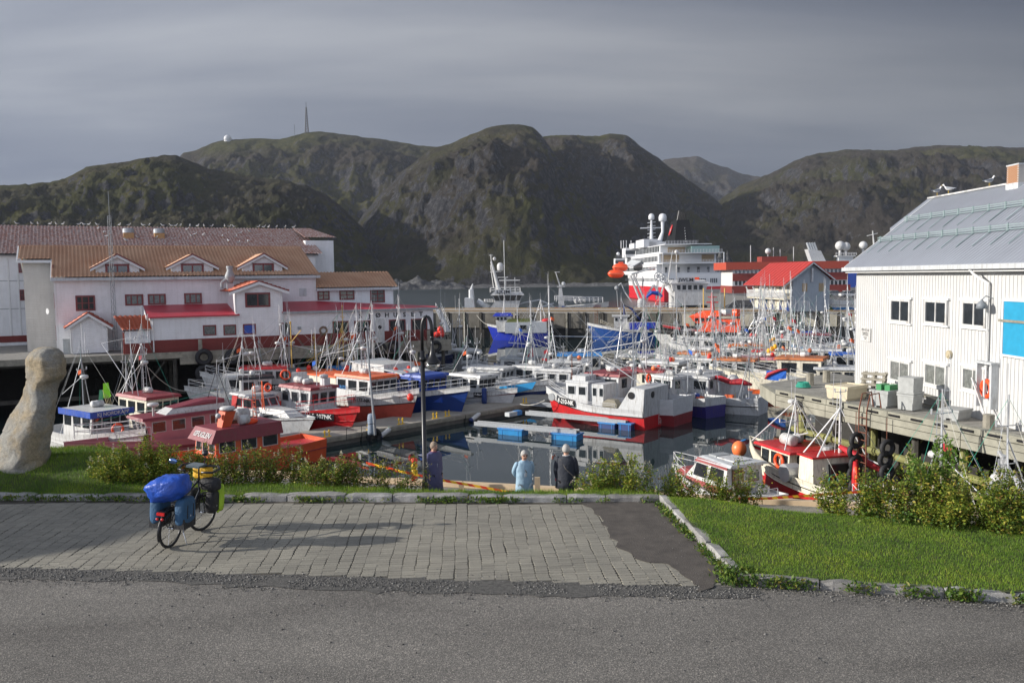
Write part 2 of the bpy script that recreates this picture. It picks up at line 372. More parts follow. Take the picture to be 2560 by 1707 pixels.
# far shore gravel strip and rocky point
def rockmat():
    m,t,b=tree('shore_rock'); b.inputs['Roughness'].default_value=0.95
    geo=t.nodes.new('ShaderNodeNewGeometry'); v=tn(t,'ShaderNodeTexNoise',Scale=0.35,Detail=8,Roughness=0.8); t.links.new(geo.outputs['Position'],v.inputs['Vector'])
    t.links.new(ramp(t,v.outputs['Fac'],[(0.35,(0.03,0.03,0.032)),(0.5,(0.07,0.07,0.07)),(0.66,(0.19,0.185,0.18))]),b.inputs['Base Color'])
    bp=tn(t,'ShaderNodeBump',Distance=1.5); t.links.new(v.outputs['Fac'],bp.inputs['Height']); t.links.new(bp.outputs[0],b.inputs['Normal']); return m
SHR=rockmat()
def mound(name,cx,cy,lx,ly,h,zb,seed,m,rz=0,nx=60,ny=18):
    V=[];Fc=[]
    for i in range(nx):
        for j in range(ny):
            u=i/(nx-1)*2-1; v=j/(ny-1)*2-1; e=max(0,1-u*u)**0.6*max(0,1-v*v)**0.6
            x,y=u*lx,v*ly; p=Vector((x/ly*1.1+seed,y/ly*1.1,seed))
            z=zb+h*e*(0.75+0.5*noise.fractal(p*1.5,0.8,2.1,5)); X=cx+x*math.cos(rz)-y*math.sin(rz); Y=cy+x*math.sin(rz)+y*math.cos(rz)
            V.append((X,Y,z))
    for i in range(nx-1):
        for j in range(ny-1): a=i*ny+j; Fc.append((a,a+ny,a+ny+1,a+1))
    return tag(nparr(name,V,Fc,m,smooth=True),kind='structure')
mound('shore_gravel',20,838,330,30,5,-7.0,2.0,SHR,0,200,20)
mound('shore_rocks',-112,770,75,22,15,-7.5,5.0,SHR,0.1,80,20)
mound('rock_outcrop',100,480,28,14,30,-4,8.0,SHR,0,60,24)
# town ground behind the pier on the right
mb=MB(); mb.prism([(58,126),(400,60),(600,300),(330,560),(100,520),(62,420),(60,180)],-9,Q-0.02); tag(mb.build('town_ground',mat('town_asphalt',(0.10,0.10,0.10),0.9)),kind='structure')
# ---------------------------------------------------------------- mountain-top radar dome and mast
p=D(523*K,322*K,1990); r0=thing('radar_dome','white radar dome on the left mountain summit plateau','radar dome',(p.x,p.y,p.z-6))
mb=MB(); mb.lathe([(8.5,0),(8.5,4)],n=16); mb.build('base',ltgrey,r0); mb=MB(); mb.ball((0,0,9),8.5,18,12); mb.build('dome',white,r0,True)
def lattice(name,label,base,h,w0,w1,m,r,nseg,taper_top=0.0,cat='mast',sides=4):
    t0=thing(name,label,cat,base)
    mb=MB(); mbb=MB()
    cs=lambda z:[(w0+(w1-w0)*z/h)*0.5]*1
    def cor(z):
        w=(w0+(w1-w0)*(z/h)**0.7)*0.5
        return [Vector((w*math.cos(2*math.pi*(k+.5)/sides),w*math.sin(2*math.pi*(k+.5)/sides),z)) for k in range(sides)]
    zs=[h*(i/nseg) for i in range(nseg+1)]
    for k in range(sides):
        mb=MB(); mb.path([cor(z)[k] for z in zs],r,4); mb.build('leg',m,t0)
    for a,b in zip(zs,zs[1:]):
        A,B=cor(a),cor(b)
        for k in range(sides):
            mbb.tube(A[k],B[(k+1)%sides],r*0.55,3); mbb.tube(B[k],B[(k+1)%sides],r*0.55,3)
    tag(mbb.build('bracing',m,t0),kind='stuff')
    return t0
p=D(705*K,310*K,1995)
tw=lattice('radio_mast','tall grey lattice radio mast on the left mountain top',(p.x,p.y,p.z-4),66,13,2.5,mat('mast_steel',(0.03,0.03,0.035),0.6),0.62,11)
mb=MB(); mb.tube((0,0,66),(0,0,78),0.5,5); mb.build('antenna',MATS['mast_steel'],tw)
p=D(677*K,313*K,1990); mb=MB(); mb.tube((0,0,0),(0,0,30),0.4,5); o=mb.build('whip_mast',MATS['mast_steel'],loc=(p.x,p.y,p.z-4)); tag(o,'thin whip mast left of the tall lattice mast on the mountain','mast')

# ---------------------------------------------------------------- the air
hm=bpy.data.materials.new('haze_air'); t=nodes(hm); t.nodes.clear(); o_=t.nodes.new('ShaderNodeOutputMaterial'); pvn=t.nodes.new('ShaderNodeVolumePrincipled'); pvn.inputs['Color'].default_value=(.80,.87,1.0,1); pvn.inputs['Density'].default_value=HAZE_D; t.links.new(pvn.outputs[0],o_.inputs['Volume'])
mb=MB(); mb.box(-4300,4300,-3300,4500,-10.6,620); tag(mb.build('haze',hm),kind='stuff')
# ================================================================ LEFT: the long white house on its timber wharf
wA=G(380,883,Q); wB=G(1085,850,Q); wu=Vector((wB.x-wA.x,wB.y-wA.y)).normalized(); wn=Vector((-wu.y,wu.x)); wrz=math.atan2(wu.y,wu.x)
def LW(px,py,d):      # pixel -> (s, z above quay) on the plane d metres behind the front wall
    s,z=W(px,py,(wA.x+wn.x*d,wA.y+wn.y*d),(wu.x,wu.y)); return s,z-Q
def cladding(name,colr,vert=False,pitch=0.14,rough=0.55,z0=None):
    m,t,b=tree(name); b.inputs['Roughness'].default_value=rough
    tcn=t.nodes.new('ShaderNodeTexCoord'); wv=tn(t,'ShaderNodeTexWave',wave_type='BANDS',bands_direction='Z' if not vert else 'X',wave_profile='SAW'); wv.inputs['Scale'].default_value=1/(pitch*3.2)
    t.links.new(tcn.outputs['Object'],wv.inputs['Vector'])
    nn=tn(t,'ShaderNodeTexNoise',Scale=0.7,Detail=6,Roughness=0.7); t.links.new(tcn.outputs['Object'],nn.inputs['Vector'])
    mp=tn(t,'ShaderNodeMapping'); mp.inputs['Scale'].default_value=(3,3,0.25); t.links.new(tcn.outputs['Object'],mp.inputs[0])
    n3=tn(t,'ShaderNodeTexNoise',Scale=1.5,Detail=5,Roughness=0.7); t.links.new(mp.outputs[0],n3.inputs['Vector'])
    c=Vector(colr); base=ramp(t,nn.outputs['Fac'],[(0.3,tuple(c*0.86)),(0.65,tuple(c))])
    c2=mixc_(t,n3.outputs['Fac'],base,ramp(t,n3.outputs['Fac'],[(0.4,(0.97,0.97,0.97)),(0.75,(0.80,0.79,0.76))]),'MULTIPLY')
    t.links.new(c2,b.inputs['Base Color'])
    bp=tn(t,'ShaderNodeBump',Distance=0.03,Strength=0.8); t.links.new(wv.outputs['Fac'],bp.inputs['Height']); t.links.new(bp.outputs[0],b.inputs['Normal'])
    return m
CLW=cladding('white_weatherboard',(0.84,0.84,0.85)); CLR=cladding('red_weatherboard',(0.20,0.035,0.03)); CLC=cladding('cream_weatherboard',(0.62,0.60,0.55))
CLK=mat('corner_board',(0.66,0.66,0.65),0.5,var=0.06); CLD=mat('red_window_frame',(0.17,0.03,0.03),0.5,var=0.12)
def tilemat(name,a,b_,droppings):
    m,t,b=tree(name); b.inputs['Roughness'].default_value=0.55
    tcn=t.nodes.new('ShaderNodeTexCoord'); n=tn(t,'ShaderNodeTexNoise',Scale=0.5,Detail=5); t.links.new(tcn.outputs['Object'],n.inputs['Vector'])
    n2=tn(t,'ShaderNodeTexNoise',Scale=5.0,Detail=6,Roughness=0.75); t.links.new(tcn.outputs['Object'],n2.inputs['Vector'])
    base=ramp(t,n.outputs['Fac'],[(0.3,a),(0.7,b_)])
    c=mixc_(t,ramp(t,n2.outputs['Fac'],[(0.56-droppings*0.22,(0,0,0)),(0.72-droppings*0.1,(1,1,1))]),base,(0.55,0.50,0.46))
    c=mixc_(t,0.35*droppings+0.1,base,c) if droppings<0.5 else c
    t.links.new(c,b.inputs['Base Color']); return m
TILE=tilemat('clay_roof_tiles',(0.38,0.20,0.115),(0.48,0.29,0.18),0.1)
TILE2=tilemat('stained_roof_tiles',(0.22,0.06,0.04),(0.30,0.10,0.06),0.75)
TILE3=tilemat('red_roof_tiles',(0.32,0.055,0.02),(0.40,0.085,0.03),0.05)
SHEET=mat('red_sheet_roof',(0.40,0.028,0.045),0.45,var=0.15,scale=0.8,bump=0.01,bscale=3)
def tile_roof(name,P0,P1,P2,P3,m,parent,pw=0.30,pl=0.35):
    # P0,P1 eave ends, P3,P2 ridge ends (P3 above P0). overlapping wave tiles as real relief
    P0,P1,P2,P3=map(Vector,(P0,P1,P2,P3)); Lw=(P1-P0).length; Ls=((P3-P0).length+(P2-P1).length)/2
    nu=max(2,int(Lw/pw)); nv=max(1,int(Ls/pl)); nrm=(P1-P0).cross(P3-P0).normalized()
    if nrm.z<0: nrm=-nrm
    offs=[(0.0,0.0),(0.25,0.075),(0.5,0.09),(0.75,0.03)]
    us=[(i+o)/nu for i in range(nu) for o,_ in offs]+[1.0]; hs=[h for i in range(nu) for _,h in offs]+[0.0]
    V=[];
    for j in range(nv):
        for v,lift in ((j/nv,0.08),((j+1)/nv,0.012)):
            for u,h in zip(us,hs):
                p=P0.lerp(P1,u).lerp(P3.lerp(P2,u),v)+nrm*(h+lift); V.append(p)
    n=len(us); Fc=[]
    for r in range(2*nv-1):
        for k in range(n-1): a=r*n+k; Fc.append((a,a+1,a+n+1,a+n))
    o=nparr(name,V,Fc,m,parent); o['kind']='stuff'
    return o
def slab(mb,poly,th,m=0): mb.ext(poly,(0,0,-th),m)
WIN={}
def window(parent,c,ang,w,h,fm,gm=None,tilt=0.0,mull=(0,0),fw=0.07,dp=0.05,name='window',arch=False):
    """window part: frame + pane, outer face looks towards local -Y turned by ang; c is its centre on the wall face"""
    gm=gm or glass
    key=(round(w,2),round(h,2),fm.name,gm.name,mull,round(fw,3),round(dp,3),arch)
    if key not in WIN:
        mb=MB(); a,b_=w/2,h/2
        mb.box(-a,a,-dp,0.02,b_-fw,b_); mb.box(-a,a,-dp,0.02,-b_,-b_+fw); mb.box(-a,-a+fw,-dp,0.02,-b_+fw,b_-fw); mb.box(a-fw,a,-dp,0.02,-b_+fw,b_-fw)
        nx,nz_=mull
        for i in range(nx):
            x=-a+(i+1)*w/(nx+1); mb.box(x-fw*.35,x+fw*.35,-dp*.8,0.02,-b_+fw,b_-fw)
        for i in range(nz_):
            z=-b_+(i+1)*h/(nz_+1); mb.box(-a+fw,a-fw,-dp*.78,0.018,z-fw*.3,z+fw*.3)
        mb.box(-a+fw,a-fw,-dp*.3,0.015,-b_+fw,b_-fw,1)
        o=mb.build(name,[fm,gm],parent); WIN[key]=o.data
    else: o=link(name,WIN[key],parent)
    o.location=c; o.rotation_euler=Euler((tilt,0,ang),'XYZ')
    return o
def win_px(parent,x0,y0,x1,y1,d,fm,gm=None,mull=(0,0),fw=0.09,**k):
    s0,z1=LW(x0,y0,d); s1,z0=LW(x1,y1,d)
    return window(parent,((s0+s1)/2,d-0.02,(z0+z1)/2),0,s1-s0,abs(z1-z0),fm,gm,mull=mull,fw=fw,**k)
# --- big warehouse behind
d1=17.0
wh=thing('warehouse','long white warehouse with gull-covered tiled roof behind the low red-and-white house','warehouse',(wA.x,wA.y,Q),wrz)
s0=-40.0; se,ze=LW(20,637,d1); sr,zr=LW(767,574,d1+8); 
mb=MB(); mb.box(s0,sr-1.0,d1,d1+16,0.0,ze-0.1); mb.prism([(sr-1.5,d1+2.2),(sr+1.55,d1+2.2),(sr+1.55,d1+14),(sr-1.5,d1+14)],0,zr-1.5); mb.build('wall',CLW,wh)
mb=MB(); mb.box(s0,sr-0.98,d1-0.03,d1,0.3,0.9); mb.build('base_board',CLR,wh)
tile_roof('roof',(s0,d1-0.5,ze),(sr-0.2,d1-0.5,ze),(sr-0.7,d1+8,zr),(s0,d1+8,zr),TILE2,wh,0.32,0.38)
mb=MB(); mb.ext([(s0,d1-0.4,ze-0.12),(s0,d1+8,zr-0.12),(s0,d1+16.4,ze-0.12)],(sr-0.7-s0,0,0)); mb.build('roof_body',CLK,wh)
tile_roof('roof_step',(sr-1.6,d1+2.0,zr-1.25),(sr+1.9,d1+2.0,zr-1.25),(sr+0.3,d1+8,zr+0.03),(sr-1.6,d1+8,zr+0.03),TILE2,wh,0.32,0.38)
for x in (77,167): # seams of the wall panels
    s,z=LW(x/3.675,700,d1); mb=MB(); mb.box(s-0.06,s+0.06,d1-0.05,d1,0.9,ze-0.3); mb.build('cover_strip',CLK,wh)
for y in (596,853):
    s,z=LW(20,540+y/3.675,d1); mb=MB(); mb.box(s0,-9.0,d1-0.03,d1-0.01,z-0.03,z+0.03); mb.build('panel_seam',greyp,wh)
win_px(wh,45.5,655,57,682,d1,CLD,mull=(1,0)); win_px(wh,48.5,724,62,751,d1,CLD,mull=(1,1))
ventm=mat('ochre_vent',(0.42,0.24,0.10),0.6); 
for vx in (1180,1460):
    s,z=LW(vx/3.675,540+205/3.675,d1+5.2)
    v=thing('roof_vent','ochre roof vent with grey metal cap, '+('left' if vx==1180 else 'right')+' one on the warehouse roof','roof vent',wh.matrix_basis@Vector((s,d1+5.2,z)) if False else (0,0,0))
    v.location=(wA.x+wu.x*s+wn.x*(d1+4.6),wA.y+wu.y*s+wn.y*(d1+4.6),Q+ze+(zr-ze)*(5.0/8.5)-0.2); v.rotation_euler=(0,0,wrz); v.scale=(.5,.5,.62); v['group']='vents on the warehouse roof'
    mb=MB(); mb.box(-0.95,0.95,-0.95,0.95,-0.7,1.15); mb.build('box',ventm,v)
    mb=MB(); mb.lathe([(1.1,1.15),(1.1,1.75),(0.9,1.9)],n=16); mb.build('cap',galv,v)
# --- main house
lh=thing('harbour_house','long white harbour house with orange tiled roof, dormers and red base on the timber wharf','building',(wA.x,wA.y,Q),wrz)
d5=5.0
sL,_=LW(143,873,d5); eL=LW(130,696,d5)[1]; sR=LW(789,700,d5)[0]
sRg0,zr=LW(47,617,d5+5); sRg1,_=LW(752,619,d5+5)
sEl=LW(127,695,d5-0.4)[0]; sEr=LW(800,690,d5-0.4)[0]; dR=d5+5
mb=MB(); mb.box(sL,sR,d5,d5+10,0,eL-0.15); 
mb.ext([(sL,d5,eL-0.2),(sL,d5+5,zr-0.25),(sL,d5+10,eL-0.2)],(sR-sL,0,0)); mb.build('wall',CLW,lh)
for s in (sL,sR-0.14):
    mb=MB(); mb.box(s-0.01,s+0.15,d5-0.03,d5+0.15,0,eL-0.2); mb.build('corner_board',CLK,lh)
# roof front slope, eave step at left where the stair tower stands
tile_roof('roof',(sEl,d5-0.45,eL),(sEr,d5-0.45,eL),(sRg1,dR,zr),(sEl-0.0,dR,zr),TILE,lh)
tile_roof('roof_over_tower',(sRg0,d5+2.6,eL+(zr-eL)*0.56+0.02),(sEl,d5+2.6,eL+(zr-eL)*0.56+0.02),(sEl,dR,zr+.01),(sRg0+0.1,dR,zr+.01),TILE,lh)
mb=MB(); mb.ext([(sRg0,dR,zr),(sRg1,dR,zr),(sEr,d5+10.4,eL),(sRg0,d5+10.4,eL)],(0,0,-0.12)); mb.build('roof_back',TILE,lh)
mb=MB(); mb.box(sEl,sEr,d5-0.58,d5-0.42,eL-0.22,eL+0.02); mb.build('gutter',ltgrey,lh)
mb=MB(); mb.box(sEl+.02,sEr-.02,d5-0.42,d5,eL-0.2,eL-0.12); mb.build('soffit',CLK,lh)
mb=MB(); mb.ext([(sEl-0.05,d5-0.5,eL-0.22),(sEl-0.05,d5-0.5,eL+0.05),(sEl-0.05,d5+2.6,eL+(zr-eL)*.56+.08),(sEl-0.05,d5+2.6,eL+(zr-eL)*.56-.25)],(0.08,0,0)); mb.build('bargeboard',CLK,lh)
mb=MB(); zt=eL+(zr-eL)*0.56
mb.ext([(sRg0-0.08,d5+2.4,zt-0.25),(sRg0-0.08,d5+2.4,zt+0.05),(sRg0-0.08,dR,zr+0.08),(sRg0-0.08,dR,zr-0.25)],(0.1,0,0)); mb.ext([(sRg0-0.08,dR,zr+0.08),(sRg0-0.08,dR,zr-0.25),(sRg0-0.08,dR+5,eL),(sRg0-0.08,dR+5,eL+.3)],(0.1,0,0)); mb.build('tower_bargeboard',CLK,lh)
mb=MB(); mb.box(sRg0,sEl,d5+2.3,d5+2.6,zt-0.22,zt); mb.build('tower_gutter',CLK,lh)
mb=MB(); mb.path([(sRg0,dR,zr+.06),(sRg1,dR,zr+.06)],0.11,6); mb.build('ridge',TILE,lh)
mb=MB(); mb.box(sRg0+0.35,sL-0.01,d5+3.0,d5+9,0,zt-0.1); mb.ext([(sRg0+.35,d5+3,zt-.12),(sRg0+.35,dR,zr-0.25),(sRg0+.35,d5+9,zt-.12)],(sL-sRg0-.36,0,0)); mb.build('stair_tower',CLC,lh)
for k in range(2): # windows on the sunlit end wall
    pass
for y in (680,752,835): # red windows on the left end wall, seen edge-on
    z=LW(130,y+0,d5)[1]; window(lh,(sL-0.02,d5+1.5,z),-math.pi/2,1.1,1.25,CLD,mull=(1,1),fw=0.12)
# lifebuoy-like round lamp on end wall: satellite dish
mb=MB(); mb.lathe([(0.03,0),(0.20,0.05),(0.25,0.1)],(0,0,0),14,axis='X'); sdh=mb.build('satellite_dish',white,loc=(wA.x+wu.x*(sL-.5)+wn.x*(d5+.6),wA.y+wu.y*(sL-.5)+wn.y*(d5+.6),Q+3.4)); sdh.rotation_euler=(0,0,wrz+3.6); tag(sdh,'white satellite dish on the left end wall of the harbour house','satellite dish')
# upper windows
for a in ((188,739,239,776,(2,1)),(312,736,359,763,(2,0)),(369,735,415,761,(2,0)),(460,733,505,759,(2,0))):
    win_px(lh,*a[:4],d5,CLD,glass_c if a[0]>300 else glass,mull=a[4],fw=0.13)
s0_,z1_=LW(748,721,d5); s1_,z0_=LW(766,740,d5); mb=MB(); mb.box(s0_,s1_,d5-0.05,d5+.01,z0_,z1_); mb.build('vent_grille',ltgrey,lh)
# dormers
for (ax,ay,lx,ly,rx,ry,wx0,wy0,wx1,wy1) in ((292.5,637,225,672,362,673,262.6,660,324,688),(481,637,415,671,547,669,452,659,510,687),(659.6,635,593,670,719,670,631,658,685,684)):
    dd=d5+0.25; sa,za=LW(ax,ay,dd-.3); sl,zl=LW(lx,ly,dd-.3); srr,zrr=LW(rx,ry,dd-.3); zl=(zl+zrr)/2; zb=eL+0.25
    slope=(zr-eL)/5.45
    dba=d5-.45+(za-eL)/slope; dbl=d5-.45+(zl-eL)/slope
    dm=bpy.data.objects.new('dormer',None); col.objects.link(dm); dm.parent=lh
    mb=MB(); w0=sl+(sa-sl)*0.2; w1=srr-(srr-sa)*0.2
    mb.ext([(w0,dd,zb),(w1,dd,zb),(w1,dd,zl+0.12),(sa,dd,za-0.2),(w0,dd,zl+0.12)],(0,0.1,0)); mb.ext([(w0,dd+.1,zb),(w0,dd+.1,zl+.1),(w0,dbl,zl+.1)],(0.1,0,0)); mb.ext([(w1-.1,dd+.1,zb),(w1-.1,dd+.1,zl+.1),(w1-.1,dbl,zl+.1)],(0.1,0,0)); mb.build('dormer_wall',CLW,dm)
    tile_roof('dormer_roof',(sl,dd-.35,zl),(sl,dbl,zl),(sa,dba,za),(sa,dd-.35,za),TILE,dm)
    tile_roof('dormer_roof',(srr,dd-.35,zl),(srr,dbl,zl),(sa,dba,za),(sa,dd-.35,za),TILE,dm)
    for q,e in ((sl,zl),(srr,zl)):
        mb=MB(); mb.ext([(q,dd-.36,e-0.2),(q,dd-.36,e+.0),(sa,dd-.36,za+.0),(sa,dd-.36,za-0.2)],(0,0.05,0)); mb.build('bargeboard',CLK,dm)
        mb=MB(); mb.ext([(q,dd-.40,e-0.0),(q,dd-.40,e+.1),(sa,dd-.40,za+.12),(sa,dd-.40,za+0.0)],(0,0.09,0)); mb.build('verge',CLD,dm)
    a0,b1_=LW(wx0,wy0,dd); a1,b0_=LW(wx1,wy1,dd)
    window(dm,((a0+a1)/2,dd-.01,(b0_+b1_)/2),0,a1-a0,b1_-b0_,CLD,mull=(1,0),fw=0.17)
    mb=MB(); mb.box(w0-1.0,w1+1.1,dd-.2,dd+.0,zb-.12,zb+0.02); mb.build('sill',CLD,dm)
# --- lean-to left, pavilion, lean-to right
zf=LW(370,793,0)[1]+0.02; zb5=LW(540,759,d5)[1]; sP0=LW(589,760,0)[0]; sP1=LW(704,760,0)[0]; sE=LW(1083,790,0)[0]
band=LW(700,846,0)[1]; band=1.02
mb=MB(); mb.box(0.0,sP0,0.0,d5,band,zf-0.08); mb.ext([(0,0,zf-.1),(0,d5,zf-.1),(0,d5,zb5-.15)],(sP0,0,0)); mb.build('left_extension',CLW,lh)
mb=MB(); mb.box(-0.03,sP0+0.0,-0.04,d5+.02,0,band); mb.build('base_band',CLR,lh)
mb=MB(); slab(mb,[(-0.3,-0.3,zf),(sP0+.25,-0.3,zf),(sP0+.25,0.0,zf+0.05),(sP0,0,zf+.05),(sP0,d5,zb5),(-0.3,d5,zb5)],0.1); mb.build('lean_to_roof',SHEET,lh)
mb=MB(); mb.ext([(-.33,-.3,zf-.22),(-.33,-.3,zf+.03),(-.33,d5,zb5+.03),(-.33,d5,zb5-.22)],(.05,0,0)); mb.build('verge',CLK,lh)
for s,z in ((0.15,zf),(sP1+.15,zf+.1)):
    mb=MB(); mb.path([(s,-.1,z-.1),(s,-.1,0.1)],0.05,6); mb.build('downpipe',CLK,lh)
# pavilion
zpe=LW(588,727,0)[1]; sPa,zpa=LW(645,704,0); dP=d5+.02
mb=MB(); mb.box(sP0,sP1,-0.02,dP,band,zpe-.08); mb.ext([(sP0,-.02,zpe-.1),(sP1,-.02,zpe-.1),(sPa,-.02,zpa-.15)],(0,dP,0)); mb.build('pavilion_wall',CLW,lh)
mb=MB(); mb.box(sP0,sP1,-0.05,dP,0,band); mb.build('base_band',CLR,lh)
for q in (sP0,sP1):
    o_=-0.55 if q==sP0 else 0.55
    e=zpe-0.12
    tile_roof('pavilion_roof',(q+o_,-.5,e),(q+o_,dP,e),(sPa,dP,zpa),(sPa,-.5,zpa),TILE3,lh)
    mb=MB(); mb.ext([(q+o_,-.52,e-.24),(q+o_,-.52,e),(sPa,-.52,zpa),(sPa,-.52,zpa-.24)],(0,.06,0)); mb.build('bargeboard',CLK,lh)
    mb=MB(); mb.ext([(q+o_,-.54,e),(q+o_,-.54,e+.1),(sPa,-.54,zpa+.1),(sPa,-.54,zpa)],(0,.08,0)); mb.build('verge',CLD,lh)
    mb=MB(); mb.box(q-.07,q+.07,-0.06,0.08,band,zpe-.1); mb.build('corner_board',CLK,lh)
win_px(lh,612,732,676,767,-0.02,CLD,mull=(1,0),fw=0.14)
mb=MB(); mb.path([(sP0-.05,-.35,zpe-.15),(sP0-.05,-.1,zpe-.5),(sP0-.05,-.1,zf+.15),(sP0+.12,-.2,zf-.05)],0.05,6); mb.build('downpipe',CLK,lh)
# right lean-to = front hall with lettering
zf2=LW(1000,775,0)[1]; zf2=LW(900,774,0)[1]; zb2=LW(800,752,d5)[1]
mb=MB(); mb.box(sP1,sE,0,d5-.3,band,zf2-.06); mb.build('front_hall_wall',CLW,lh)
mb=MB(); mb.box(sP1,sE+.02,-.04,d5-.28,0,band); mb.build('base_band',CLR,lh)
sM=sR
mb=MB(); slab(mb,[(sP1,-.35,zf2),(sE+.4,-.35,zf2),(sE+.35,0.6,zf2+.12),(sM,d5,zb2),(sP1,d5,zb2)],0.1); mb.build('lean_to_roof',SHEET,lh)
mb=MB(); mb.box(sP1,sE+.4,-.42,-.34,zf2-.16,zf2+.02); mb.build('gutter',greyp,lh)
for (x0,y0,x1,y1,gm,mu) in ((507,813,541,838,glass_c,(0,0)),(558,812,591,837,glass_c,(0,0)),(607,810,640,835,blue,(0,0)),(698.5,807,728,841,glass,(0,0)),(831,803,872,835,glass,(0,0)),(885,802,927,833,glass,(1,0)),(972,799,1014,829,glass,(1,0)),(1027,797,1068,828,glass,(0,0))):
    win_px(lh,x0,y0,x1,y1,-0.0,CLD,gm,mull=mu,fw=0.1)
s0_,z1_=LW(937,797,0); s1_,z0_=LW(961,849,0); 
door=bpy.data.objects.new('door',None); col.objects.link(door); door.parent=lh
mb=MB(); mb.box(s0_,s1_,-0.08,-.041,0.02,z1_); mb.build('door_leaf',white2,door); mb=MB(); mb.lathe([(0.17,-0.1),(0.17,-.06)],((s0_+s1_)/2,0,z1_-.75),14,axis='Y'); mb.build('porthole',glass,door); mb=MB(); mb.tube((s0_+.12,-.08,1.0),(s0_+.12,-.14,1.0),.03); mb.build('handle',galv,door)
for ch,x,y in zip('SJØHUSET',(1547,1630,1708,1790,1868,1950,2025,2102),(553,549,546,543,542,540,537,535)):
    s,z=LW(480+x/3.675,640+y/3.675,0); text(ch,lh,(s,-.03,z),(math.pi/2,0,0),0.56,blackp,bold=0.02,ext=0.02)
s,z=LW(748,820,0); mb=MB(); mb.box(s-.14,s+.14,-.12,0,z-.12,z+.12); mb.build('wall_lamp',greyp,lh)
wr=MB(); s,z=LW(808,826,0); wr.torus((0,0,0),0.30,0.09,'Y',16,6); o=wr.build('wreath',mat('dry_wreath',(0.17,0.11,0.07),0.9,bump=.02,bscale=30),loc=(wA.x+wu.x*s-wn.x*.1,wA.y+wu.y*s-wn.y*.1,Q+z)); o.rotation_euler=(0,0,wrz); tag(o,'round brown wreath hanging on the white wall between the windows','wreath')
# --- right tiled extension
sx0=sR; sx1=LW(983,725,d5)[0]; ze2=LW(900,720,d5)[1]; zr2=LW(900,681,d5+3.5)[1]; sx1r=LW(965,681,d5+3.5)[0]
mb=MB(); mb.box(sx0,sx1,d5,d5+7,0,ze2-.1); mb.build('extension_wall',CLW,lh)
tile_roof('extension_roof',(sx0,d5-.4,ze2),(sx1+.4,d5-.4,ze2),(sx1r+.2,d5+3.5,zr2),(sx0,d5+3.5,zr2),TILE,lh)
mb=MB(); mb.ext([(sx0,d5-.3,ze2-.08),(sx0,d5+3.5,zr2-.08),(sx0,d5+7.3,ze2-.08)],(sx1-sx0+.1,0,0)); mb.build('roof_body',CLK,lh)
mb=MB(); mb.box(sx0,sx1+.4,d5-.52,d5-.4,ze2-.2,ze2+.02); mb.build('gutter',ltgrey,lh)
for a in ((793,727,824,750,(1,1)),(848,726,886,749,(1,1)),(925,724,962,756,(1,2))): win_px(lh,*a[:4],d5,CLD,glass_c,mull=a[4],fw=0.12)
# kitchen vent on pavilion roof
s,z=LW(575,700,2.6); kv=thing('kitchen_vent','grey round metal kitchen vent on the pavilion roof','vent',(wA.x+wu.x*s+wn.x*2.6,wA.y+wu.y*s+wn.y*2.6,Q+zpe),wrz)
mb=MB(); mb.box(-.35,.35,-.35,.35,-.1,.7); mb.build('base',galv,kv); mb=MB(); mb.lathe([(.3,.7),(.36,1.0),(.55,1.3),(.55,1.5),(.3,2.0),(.38,2.3),(.38,2.45)],n=14); mb.build('cowl',greyp,kv,True); kv.scale=(.75,.75,.85)
mb=MB(); mb.tube((-.9,0,.2),(-.9,0,.8),.16,8); mb.tube((-.9,0,.8),(-.3,0,1.2),.16,8); mb.build('duct',greyp,kv)
# shed
dS=2.6; a0,_=LW(180,870,dS); a1,_=LW(268,870,dS); zs_=LW(180,815,dS)[1]; sm,za=LW(217,783,dS); zs2=LW(275,818,dS)[1]; 
sh=thing('storage_shed','small white gabled storage shed in front of the harbour house','shed',(wA.x,wA.y,Q),wrz)
mb=MB(); mb.box(a0,a1,dS,d5-.05,0.05,zs_); mb.ext([(a0,dS,zs_-.01),(a1,dS,zs_-.01),((a0+a1)/2,dS,za-.12)],(0,d5-.05-dS,0)); mb.build('wall',CLW,sh)
mid=(a0+a1)/2
for q in (-1,1):
    e=mid+q*((a1-a0)/2+.45); tile_roof('roof',(e,dS-.4,zs_-.2),(e,d5-.06,zs_-.2),(mid,d5-.06,za),(mid,dS-.4,za),TILE3,sh)
    mb=MB(); mb.ext([(e,dS-.42,zs_-.4),(e,dS-.42,zs_-.2),(mid,dS-.42,za),(mid,dS-.42,za-.22)],(0,.05,0)); mb.build('bargeboard',CLK,sh)
    mb=MB(); mb.ext([(e,dS-.44,zs_-.2),(e,dS-.44,zs_-.1),(mid,dS-.44,za+.1),(mid,dS-.44,za)],(0,.08,0)); mb.build('verge',CLD,sh)
    mb=MB(); mb.path([(mid+q*((a1-a0)/2+.05),dS-.08,zs_-.2),(mid+q*((a1-a0)/2+.05),dS-.08,0.1)],.05,6); mb.build('downpipe',CLK,sh)
